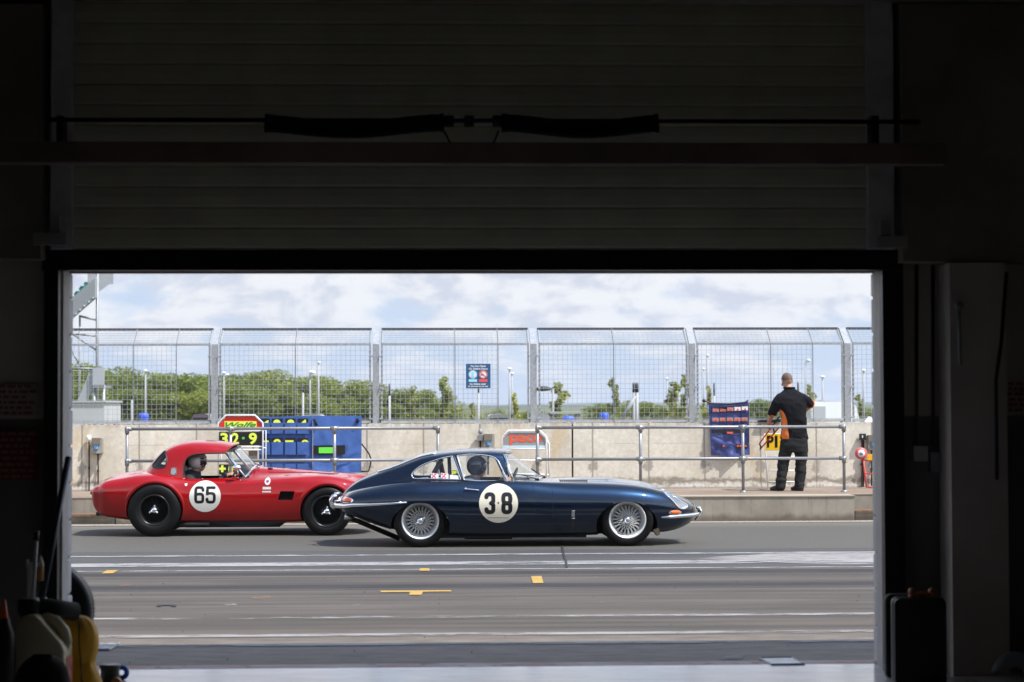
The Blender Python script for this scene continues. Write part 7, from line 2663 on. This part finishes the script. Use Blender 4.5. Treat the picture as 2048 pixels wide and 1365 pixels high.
for px in np.arange(120, 905, 37):
    y = float(np.interp(px, sk[:, 0], sk[:, 1])) + rng.uniform(-5, 4)
    place_tree(px + rng.uniform(-8, 8), y, 150 + rng.uniform(-8, 14), i % 4, f'{wood_names[i % 4]}, {ords[n_back]} along the skyline of the wood counting from the grandstand', 1.6)
    i += 1; n_back += 1
for px in np.arange(145, 880, 58):
    y = float(np.interp(px, sk[:, 0], sk[:, 1])) + rng.uniform(26, 40)
    place_tree(px + rng.uniform(-12, 12), min(y, 826), 122 + rng.uniform(-6, 6), (i + 1) % 4, f'{wood_names[(i + 1) % 4]}, {ords[n_front]} in the lower front row counting from the grandstand', 1.75)
    i += 1; n_front += 1
for px, y, lab in ((1200, 806, 'low round tree left of the slender conifer-like sapling'), (1262, 800, 'low dark tree behind the braced mast'), (1305, 801, 'low tree to the right of the braced mast'), (1352, 812, 'low tree at the foot of the bushy pale sapling'), (1515, 797, 'rounded olive tree left of the mechanic'), (1545, 801, 'smaller olive tree directly left of the mechanic\'s shoulder'), (1655, 800, 'low tree showing above the white van'), (1735, 812, 'low hedge-like tree at the right door edge'), (1600, 822, 'low tree behind the mechanic\'s elbow'), (985, 818, 'low green tree behind the safety sign'), (1045, 822, 'low tree right of the twin globe lamps'), (1130, 822, 'low tree by the sloping leafy sapling')):
    place_tree(px, y, 135 + rng.uniform(-10, 10), i % 4, lab, 1.5, 'low trees behind the right part of the fence')
    i += 1
saps = [tree_proto(60 + k, 3.6, .9, 'sapling') for k in range(3)]
sused = [False] * 3
for k, (px, topy, ws, lab) in enumerate(((884, 745, 1.2, 'leaning yellow-green sapling left of the safety sign'), (825, 768, .9, 'thin sapling among the wood, left of the leaning one'), (943, 800, .8, 'small sapling just below the safety sign'), (1027, 780, .8, 'slim sapling beside the twin globe lamps'), (1117, 760, 1.3, 'sloping leafy sapling right of the fourth fence post'), (1226, 748, .8, 'slender conifer-like sapling in mid panel'),
                                          (1353, 757, 1.5, 'bushy pale sapling before the fifth fence post'), (1370, 745, .7, 'tall thin sapling touching the fifth fence post'), (1420, 765, .7, 'narrow sapling above the navy pouch'), (1405, 800, .9, 'short sapling left of the navy pouch'), (1619, 765, .8, 'narrow sapling right of the mechanic\'s head'), (1718, 783, 1.0, 'sapling at the right door edge'))):
    src = saps[k % 3]
    o = src if not sused[k % 3] else copy_tree(src)
    sused[k % 3] = True
    Y = 72 + 3 * (k % 4)
    p = P(px, topy, Y)
    h = p.z / 3.6
    o.location = (p.x, Y, 0)
    o.scale = (h * ws, h * ws, h)
    o.rotation_euler = (0, 0, rng.uniform(0, 6.28))
    tag(o, lab, 'tree', 'saplings beyond the fence')

pole_m = pm('lamp_pole', (0.36, 0.37, 0.39), 0.6, 0.1)
globe_m = pm('white_globe', (0.85, 0.86, 0.86), 0.3)
def lamp_post(px, topy, Y, lab, heads=((0, 0),), rg=5.0):
    p = P(px, topy, Y)
    t = thing('lamp_post', lab, 'lamp post', (p.x, Y, 0), 'lamp posts beyond the fence')
    mb = MB(); mb.tube([(p.x, Y, -.05), (p.x, Y, p.z * .5), (p.x, Y, p.z)], [.045, .038, .028], 8); mb.lathe([(.0, .3), (.10, .28), (.11, 0)], (p.x, Y, 0), 'z', 10)
    mb.build('pole', pole_m, t)
    for dx_, dy_ in heads:
        q = P(px + dx_, topy + dy_, Y)
        mb = MB(); r = rg * Y / F_PX
        mb.lathe([(0.0, r * .55), (r * .6, r * .45), (r, r * .05), (r * .9, -r * .25), (r * .35, -r * .45), (r * .3, -r * .7), (0, -r * .7)], (q.x, Y, q.z), 'z', 16)
        if dx_:
            mb.pipe((p.x, Y, q.z - r * .5), (q.x, Y, q.z - r * .5), .03, 6)
        mb.build('lamp_head', globe_m, t)
    return t
lamp_post(291, 742, 80, 'lamp post with one white globe before the left wood')
lamp_post(448, 747, 70, 'lamp post with two white heads beside the second fence post', ((0, -1), (7, 3)), 4)
lamp_post(620, 745, 85, 'shorter lamp post with a wide white head before the wood', ((4, 0),), 7)
lamp_post(637, 725, 70, 'tallest lamp post, slim with a small white head before the wood', ((1, 0),), 3.6)
lamp_post(1019, 738, 75, 'globe lamp post right of the safety sign, the taller of two')
lamp_post(1024, 747, 85, 'globe lamp post right of the safety sign, the lower of two', ((0, 0),), 4)
lamp_post(1415, 711, 75, 'high lamp post above the navy pouch', ((0, 0),), 3.6)
lamp_post(1407, 738, 95, 'lower faint lamp post left of the navy pouch', ((0, 0),), 3.4)
lamp_post(1334, 757, 95, 'small lamp post left of the bushy pale sapling', ((0, 0),), 3.6)
lamp_post(1611, 722, 75, 'lamp post with a side arm right of the mechanic\'s head', ((6, -1),), 5)
lamp_post(1645, 754, 80, 'lamp post seen through the open fence panel above the white van')
lamp_post(1727, 741, 80, 'lamp post at the right door edge')
dkp = pm('dark_pole', (0.05, 0.052, 0.055), 0.6)
def mast(px, topy, midy, Y, lab, r=.05):
    p, q = P(px, topy, Y), P(px, midy, Y)
    t = thing('mast', lab, 'pole', (p.x, Y, 0), 'two-tone poles beyond the fence')
    mb = MB(); mb.tube([(p.x, Y, -.05), (p.x, Y, q.z)], r * 1.2, 8); mb.build('pole', pole_m, t)
    mb = MB(); mb.tube([(p.x, Y, q.z), (p.x, Y, p.z)], r, 8); mb.build('dark_top', dkp, t)
mast(779, 768, 792, 60, 'two-tone pole in front of the wood right of the third post', .028)
mast(606, 768, 786, 60, 'two-tone pole in front of the wood near the lamp pair', .028)
mast(957, 776, 786, 60, 'pole directly beneath the safety sign', .026)
mast(1428, 766, 792, 60, 'dark-topped pole right of the narrow sapling above the navy pouch', .028)
mast(1596, 765, 785, 60, 'dark-topped pole behind the mechanic\'s head', .028)
mast(264, 785, 800, 60, 'two-tone pole left of the globe lamp post', .028)
bm2 = thing('braced_mast', 'twin dark-topped mast with a diagonal brace beyond the fence', 'mast', (P(1270, 840, 60).x, 60, 0))
mb = MB()
for px in (1268, 1274):
    p = P(px, 785, 60); mb.tube([(p.x, 60, -.05), (p.x, 60, p.z)], .045, 8)
a, c = P(1245, 838, 60), P(1271, 793, 60)
mb.tube([(a.x, 60, a.z), (c.x, 60, c.z)], .06, 8)
mb.build('pole', pole_m, bm2)
mb = MB()
for px in (1268, 1274):
    p, q = P(px, 766, 60), P(px, 785, 60); mb.tube([(q.x, 60, q.z), (p.x, 60, p.z)], .05, 8)
mb.build('dark_top', dkp, bm2)
fl = thing('floodlight', 'dark saucer floodlight on a pole right of the fourth fence post', 'floodlight', (P(1090, 800, 62).x, 62, 0))
c = P(1090, 778, 62)
mb = MB(); mb.tube([(c.x + .25, 62, -.05), (c.x + .25, 62, c.z)], .035, 8); mb.build('pole', pole_m, fl)
mb = MB(); mb.lathe([(0, .09), (.12, .08), (.26, .02), (.2, -.06), (0, -.08)], (c.x - .05, 62, c.z), 'z', 18); mb.build('lamp_head', dkp, fl)

def car_far(px0, px1, topy, Y, mat, lab, body_m):
    """a parked car of which the roof shows above the wall"""
    a, c = P(px0, topy, Y), P(px1, topy, Y)
    x0, x1, zt = a.x, c.x, a.z
    w = x1 - x0
    t = thing('parked_car', lab, 'car', ((x0 + x1) / 2, Y, 0), 'parked cars beyond the pit wall')
    mb = MB()
    prof = smooth_poly([(x0 - w * .55, .35), (x0 - w * .58, .75), (x0 - w * .30, .88), (x0 - .05 * w, zt - .42), (x0 + .12 * w, zt - .05), (x0 + w * .4, zt), (x1 - w * .15, zt - .03), (x1 + w * .05, zt - .35), (x1 + w * .22, .9), (x1 + w * .26, .4)], False, 4)
    prof += [(x1 + w * .2, .2), (x0 - w * .5, .2)]
    mb.prism(prof, Y, Y + 1.7)
    mb.build('body', body_m, t, fix=True)
    mb = MB()
    mb.prism([(x0 + .02 * w, zt - .36), (x0 + .17 * w, zt - .09), (x1 - .18 * w, zt - .10), (x1 - .02 * w, zt - .36)], Y - .012, Y - .002)
    mb.build('side_window', pm('far_window', (0.03, 0.035, 0.04), 0.1), t)
    for x in (x0 - w * .28, x1 - w * .02):
        mb = MB(); mb.lathe([(.0, -.02), (.2, -.02), (.31, -.01), (.31, .18)], (x, Y + .01, .31), 'y', 20); mb.build('wheel', M['rubber'], t)
car_far(380, 425, 829, 55, None, 'plum-grey parked car whose roof shows left of the pit board', pm('plum_paint', (0.16, 0.12, 0.16), 0.25, 0.3, coat=1.0))
car_far(600, 650, 829.5, 55, None, 'silver parked car whose roof shows above the blue pouch', pm('silver_paint', (0.45, 0.47, 0.50), 0.25, 0.6, coat=1.0))
car_far(972, 1024, 829, 52, None, 'grey parked car whose dark windows show under the twin globe lamps', pm('grey_paint', (0.34, 0.36, 0.37), 0.25, 0.5, coat=1.0))
van = thing('white_van', 'white panel van parked behind the fence right of the mechanic', 'van', (P(1672, 840, 50).x, 50, 0))
a, c = P(1622, 805, 50), P(1722, 803.5, 50)
mb = MB()
prof = [(a.x, .35), (a.x, a.z - .12), (a.x + .10, a.z - .03), (a.x + .3, c.z), (c.x - .25, c.z - .01), (c.x - .12, c.z - .12), (c.x - .02, c.z - .55), (c.x + .1, 1.2), (c.x + .7, 1.0), (c.x + .75, .35)]
mb.prism(prof, 50, 51.9); mb.build('body', pm('van_white', (0.90, 0.90, 0.91), 0.3, coat=.6), van, fix=True)
xm = P(1651, 820, 50).x
mb = MB(); mb.box((a.x + .06, 49.988, .5), (xm, 49.998, a.z - .10)); mb.build('grey_panel', pm('pale_grey_panel', (0.48, 0.50, 0.53), 0.4), van)
for x in (a.x + .35, c.x + .2):
    mb = MB(); mb.lathe([(.0, -.02), (.2, -.02), (.33, -.01), (.33, .2)], (x, 50.0, .33), 'y', 20); mb.build('wheel', M['rubber'], van)
def bin_(px0, px1, y0, Y, lab):
    a, c = P(px0, y0, Y), P(px1, y0, Y)
    t = thing('blue_bin', lab, 'bin', ((a.x + c.x) / 2, Y, 0), 'blue bins beyond the pit wall')
    mb = MB(); m_ = (a.x + c.x) / 2; r = (c.x - a.x) / 2
    mb.lathe([(0, .02), (r * .82, .02), (r * .97, a.z - .12), (r * .97, a.z - .08)], (m_, Y, 0), 'z', 18); mb.build('drum', pm('bin_blue', (0.03, 0.09, 0.55), 0.45), t)
    mb = MB(); mb.lathe([(r * 1.02, a.z - .10), (r * 1.02, a.z - .04), (r * .7, a.z), (0, a.z)], (m_, Y, 0), 'z', 18); mb.build('lid', pm('bin_lid', (0.035, 0.10, 0.60), 0.45), t)
bin_(277.5, 297.5, 826.5, 45, 'blue bin at the foot of the left globe lamp post')
bin_(1199, 1218, 826, 45, 'blue bin left of the slender sapling, standing alone')
bin_(1124, 1149, 832, 42, 'wider blue bin next to the grey bench frame')
st_ = thing('grey_stall', 'low grey roofed stand with two legs beyond the wall right of the fourth post', 'stand', (P(1130, 830, 58).x, 58, 0))
a, c = P(1100, 824, 58), P(1161, 828, 58)
mb = MB(); mb.box((a.x, 57.6, c.z), (c.x, 59, a.z)); mb.build('roof', pm('stall_grey', (0.34, 0.36, 0.37), 0.6), st_)
mb = MB()
for x in (a.x + .05, c.x - .1):
    mb.box((x, 57.7, 0), (x + .07, 57.8, c.z)); mb.box((x, 58.8, 0), (x + .07, 58.9, c.z))
mb.build('leg', pole_m, st_)
a, c = P(1064, 828, 57), P(1100, 842, 57)
mb = MB(); mb.cbox((a.x, 57, 0), (c.x, 58, a.z), .08); tag(mb.build('grey_crate', pm('crate_grey', (0.30, 0.30, 0.33), 0.6)), 'low grey crate under the floodlight beyond the wall', 'crate')

# grandstand and stair tower at the left edge
gs_ = thing('grandstand', 'steel grandstand with green seats and grey raked side at the left edge', 'grandstand', (P(150, 700, 58).x, 58, 0))
YG = 58
def gp(px, py):
    p = P(px, py, YG); return (p.x, p.z)
steel_g = pm('stand_grey', (0.42, 0.44, 0.46), 0.5, 0.2, 0.08, 1)
mb = MB(); mb.prism([gp(60, 700), gp(140, 641), gp(192, 596), gp(192, 553), (gp(186, 553)[0], gp(186, 560)[1]), gp(140, 601), gp(60, 660)], YG, YG + .12)
mb.build('side_panel', steel_g, gs_)
mb = MB()
for k in range(40):
    t = k / 39
    x = 62 + 130 * t
    mb.box((gp(x, 0)[0] - .012, YG - .02, np.interp(x, [60, 140, 192], [gp(0, 698)[1], gp(0, 640)[1], gp(0, 596)[1]])), (gp(x, 0)[0] + .012, YG - .001, np.interp(x, [60, 140, 192], [gp(0, 662)[1], gp(0, 602)[1], gp(0, 556)[1]])))
mb.build('panel_rib', pm('stand_rib', (0.34, 0.36, 0.38), 0.5), gs_)
mb = MB()
for k in range(14):
    x, y = 186 - k * 8.6, 556 + k * 8.0
    mb.ball((gp(x, y + 41)[0], YG - .03, gp(x, y + 41)[1]), .035, 6, 5)
mb.build('bolt_head', M['galv'], gs_)
M['seat_green'] = pm('seat_green', (0.0, 0.17, 0.13), 0.5)
for r in range(5):
    x, y = 176 - r * 10, 563 + r * 10.5
    for d in range(3):
        mb = MB()
        a = gp(x - 12, y + 8); c = gp(x - 3, y)
        Y0 = YG + .3 + d * .55
        mb.cbox((a[0], Y0, a[1]), (c[0] , Y0 + .45, c[1]), .03)
        mb.box((a[0] - .1, Y0, a[1] - .06), (c[0], Y0 + .45, a[1]))
        mb.build('seat', M['seat_green'], gs_)
mb = MB()
for px in (192, 157, 120):
    p0, p1 = P(px, 850, YG + .05), P(px, 540 if px == 192 else (630 if px == 157 else 660), YG + .05)
    mb.tube([(p0.x, YG + .2, -.05), (p0.x, YG + .2, p1.z)], .045 if px == 192 else .03, 8)
for x0, y0, x1, y1 in ((157, 632, 192, 640), (150, 668, 192, 672), (120, 670, 157, 668), (140, 700, 160, 735), (140, 666, 190, 700)):
    a, c = gp(x0, y0), gp(x1, y1)
    mb.tube([(a[0], YG + .2, a[1]), (c[0], YG + .2, c[1])], .03, 6)
mb.build('scaffold_tube', M['galv_dark'], gs_)
mb = MB()
for k in range(26):
    x = 140 + k * 2.1
    a = gp(x, 556 + max(0, (186 - x)) * .7)
    mb.tube([(a[0], YG + 3.0, a[1]), (a[0], YG + 3.0, gp(x, 520)[1])], .012, 4, False)
mb.build('railing_bars', M['galv'], gs_)
stw = thing('stair_tower', 'grey steel stair tower with a raked flight beside the grandstand', 'stairs', (P(175, 830, 52).x, 52, 0))
def qp(px, py):
    p = P(px, py, 52); return (p.x, p.z)
mb = MB(); mb.prism([qp(185, 770), qp(208, 770), qp(208, 736), qp(185, 736)], 52, 52.08); mb.build('landing_panel', steel_g, stw)
mb = MB(); mb.prism([qp(152, 806), qp(172, 806), qp(188, 765), qp(186, 738), qp(180, 738)], 52.1, 52.16); mb.build('flight_side', pm('flight_grey', (0.36, 0.38, 0.40), 0.55), stw)
mb = MB()
for px in (187, 206):
    a = qp(px, 770); mb.tube([(a[0], 52.1, 0), (a[0], 52.1, a[1])], .05, 8)
a, c = qp(140, 737), qp(185, 738); mb.tube([(a[0], 52.1, a[1]), (c[0], 52.1, c[1])], .03, 6)
a, c = qp(185, 771), qp(208, 773); mb.box((a[0], 52, c[1] - .05), (c[0], 53.2, a[1]))
mb.build('frame', M['galv_dark'], stw)
gb = thing('grey_cabin', 'plain grey cabin behind the fence at the left edge', 'cabin', (P(150, 840, 48).x, 48, 0))
a, c = P(60, 806, 48), P(208.5, 806, 48)
mb = MB(); mb.box((a.x, 48, 0), (c.x, 50.5, a.z)); mb.build('wall', pm('cabin_grey', (0.46, 0.47, 0.48), 0.6, 0, 0.05, 1), gb)
mb = MB(); mb.box((a.x - .05, 47.96, a.z + .001), (c.x + .04, 50.54, a.z + .05)); mb.build('roof', pm('cabin_roof', (0.40, 0.41, 0.42), 0.6), gb)

# far country: low blue-green hills on the horizon
def hill(name, Y, pts, mat, depth=400):
    mb = MB()
    top = [P(x, y, Y) for x, y in pts]
    A = [[(p.x, Y - depth, -1.0) for p in top], [(p.x, Y - depth * .4, max(-1.0, p.z * .55)) for p in top], [(p.x, Y, p.z) for p in top], [(p.x, Y + depth, -1.0) for p in top]]
    mb.grid(A)
    return structure(mb.build(name, mat))
hx_s = np.linspace(-400, 2500, 90)
def hills_b(q, co):
    n = q.noise(co, .012, 6, .7)
    return q.mix(q.ramp(n, .35, .65), (0.045, 0.065, 0.04), (0.10, 0.12, 0.07)), None
HM = surf('wooded_hills', hills_b, 0.95)
hill('hills', 2600, [(x, 806.5 - 2.2 * math.sin(x / 210) - 1.4 * math.sin(x / 63 + 1) - .8 * math.sin(x / 23)) for x in hx_s], HM, 500)
hill('hills', 1100, [(x, 810.5 - 1.2 * math.sin(x / 150 + 2) - 1.0 * math.sin(x / 41)) for x in hx_s], HM, 200)
def hedge_b(q, co):
    n = q.noise(co, .35, 6, .7)
    return q.mix(q.ramp(n, .35, .65), (0.05, 0.075, 0.022), (0.13, 0.15, 0.045)), n


# ------------------------------------------------------------------ every piece an object of its own
def islands(me):
    n = len(me.vertices)
    par = list(range(n))
    def fd(a):
        while par[a] != a:
            par[a] = par[par[a]]
            a = par[a]
        return a
    for e in me.edges:
        a, c = fd(e.vertices[0]), fd(e.vertices[1])
        if a != c:
            par[a] = c
    return [fd(i) for i in range(n)]
def split(o, key):
    """key(island centre, island id) -> bucket; buckets become sibling objects of the same name"""
    me = o.data
    isl = islands(me)
    co = np.empty(len(me.vertices) * 3); me.vertices.foreach_get('co', co); co = co.reshape(-1, 3)
    isl = np.array(isl)
    bucket = {}
    for k in np.unique(isl):
        bucket[k] = key(co[isl == k], k)
    names = list(dict.fromkeys(bucket.values()))
    if len(names) < 2:
        return
    polys = [(tuple(p.vertices), p.use_smooth, p.material_index) for p in me.polygons]
    base = o.name.split('.')[0]
    for bi, nm in enumerate(names):
        mb, idx = MB(), {}
        mi = []
        for vs, sm, m_ in polys:
            if bucket[isl[vs[0]]] != nm:
                continue
            f = []
            for v in vs:
                if v not in idx:
                    idx[v] = len(mb.v)
                    mb.v.append(tuple(co[v]))
                f.append(idx[v])
            mb.f.append(tuple(f)); mb.sm.append(sm); mi.append(m_)
        if not mb.f:
            continue
        nme = mb.mesh(base)
        for m_ in me.materials:
            nme.materials.append(m_)
        nme.polygons.foreach_set('material_index', mi)
        if bi == 0:
            o.data = nme
        else:
            c = bpy.data.objects.new(base, nme)
            c.matrix_local = o.matrix_local
            link(c, o.parent)
whole = {'body', 'roof', 'hard_top', 'floor_pan', 'windscreen_frame', 'windscreen_trim', 'windscreen_seal', 'roll_cage', 'roll_bar', 'badge', 'rear_window', 'bonnet_gap', 'windscreen', 'wheel', 'tyre', 'rim', 'spokes', 'hub', 'spinner', 'wiper', 'numeral', 'window_sticker', 'sticker_print',
         'steering_wheel', 'vent_grille', 'latch_strap', 'bonnet_latch', 'sticker_lettering'}
for car in (ecar, ccar):
    stack = list(car.children)
    for o in stack:
        stack_more = list(o.children)
        for q in [o] + stack_more:
            if q.type == 'MESH' and q.name.split('.')[0] not in whole:
                split(q, lambda c, k: int(np.sign(round(float(c[:, 1].mean()), 2))))
by_island = {'header_panel', 'pocket', 'number_card', 'frame_post', 'track', 'roller_bracket', 'conduit', 'inner_wall', 'side_wall', 'wheel_arch_flare', 'rivet', 'fastener', 'scaffold_tube', 'leg', 'strap', 'cable', 'side_plate', 'paving', 'concrete_base', 'number_strip',
             'exhaust_pipe', 'exhaust_tip', 'door_pillar', 'windscreen_pillar', 'red_tube', 'black_end', 'cuff_edge', 'shoe', 'number_plate', 'pole', 'dark_opening', 'caption_plate', 'outer_wall', 'jack_bracket', 'bonnet_louvre', 'clamp', 'seam_bar', 'pale_band', 'switch', 'dark_top'}
for o in list(bpy.data.objects):
    if o.type == 'MESH' and o.name.split('.')[0] in by_island and o.parent is not None and o.data.users == 1:
        split(o, lambda c, k: int(k))

for o in list(bpy.data.objects):
    nm = o.name.split('.')[0]
    if o.type != 'MESH' or o.parent is None:
        continue
    if nm == 'clamp_fitting':
        split(o, lambda c, k: bool(c[:, 2].mean() > .75))
    elif nm == 'wiper':
        split(o, (lambda c, k: int((c[:, 1].mean() + .6) // .33)) if o.parent is ecar else (lambda c, k: bool(c[:, 1].mean() > -.1)))
    elif nm == 'numeral' and o.parent is np_:
        split(o, lambda c, k: int(k))


# ------------------------------------------------------------------ the air over the far country
hz_m = bpy.data.materials.new('haze')
hz_m.use_nodes = True
hz_m.node_tree.nodes.clear()
q = N(hz_m.node_tree)
pv = q.new('ShaderNodeVolumePrincipled')
pv.inputs['Color'].default_value = (0.80, 0.88, 1.0, 1)
pv.inputs['Density'].default_value = 0.00022
pv.inputs['Anisotropy'].default_value = 0.2
q.put(q.new('ShaderNodeOutputMaterial').inputs['Volume'], pv.outputs[0])
mb = MB()
mb.box((-3600, -75, -2.2), (3600, 7100, 60))
hz = mb.build('haze', hz_m)
hz['kind'] = 'stuff'
SC.cycles.volume_bounces = 0
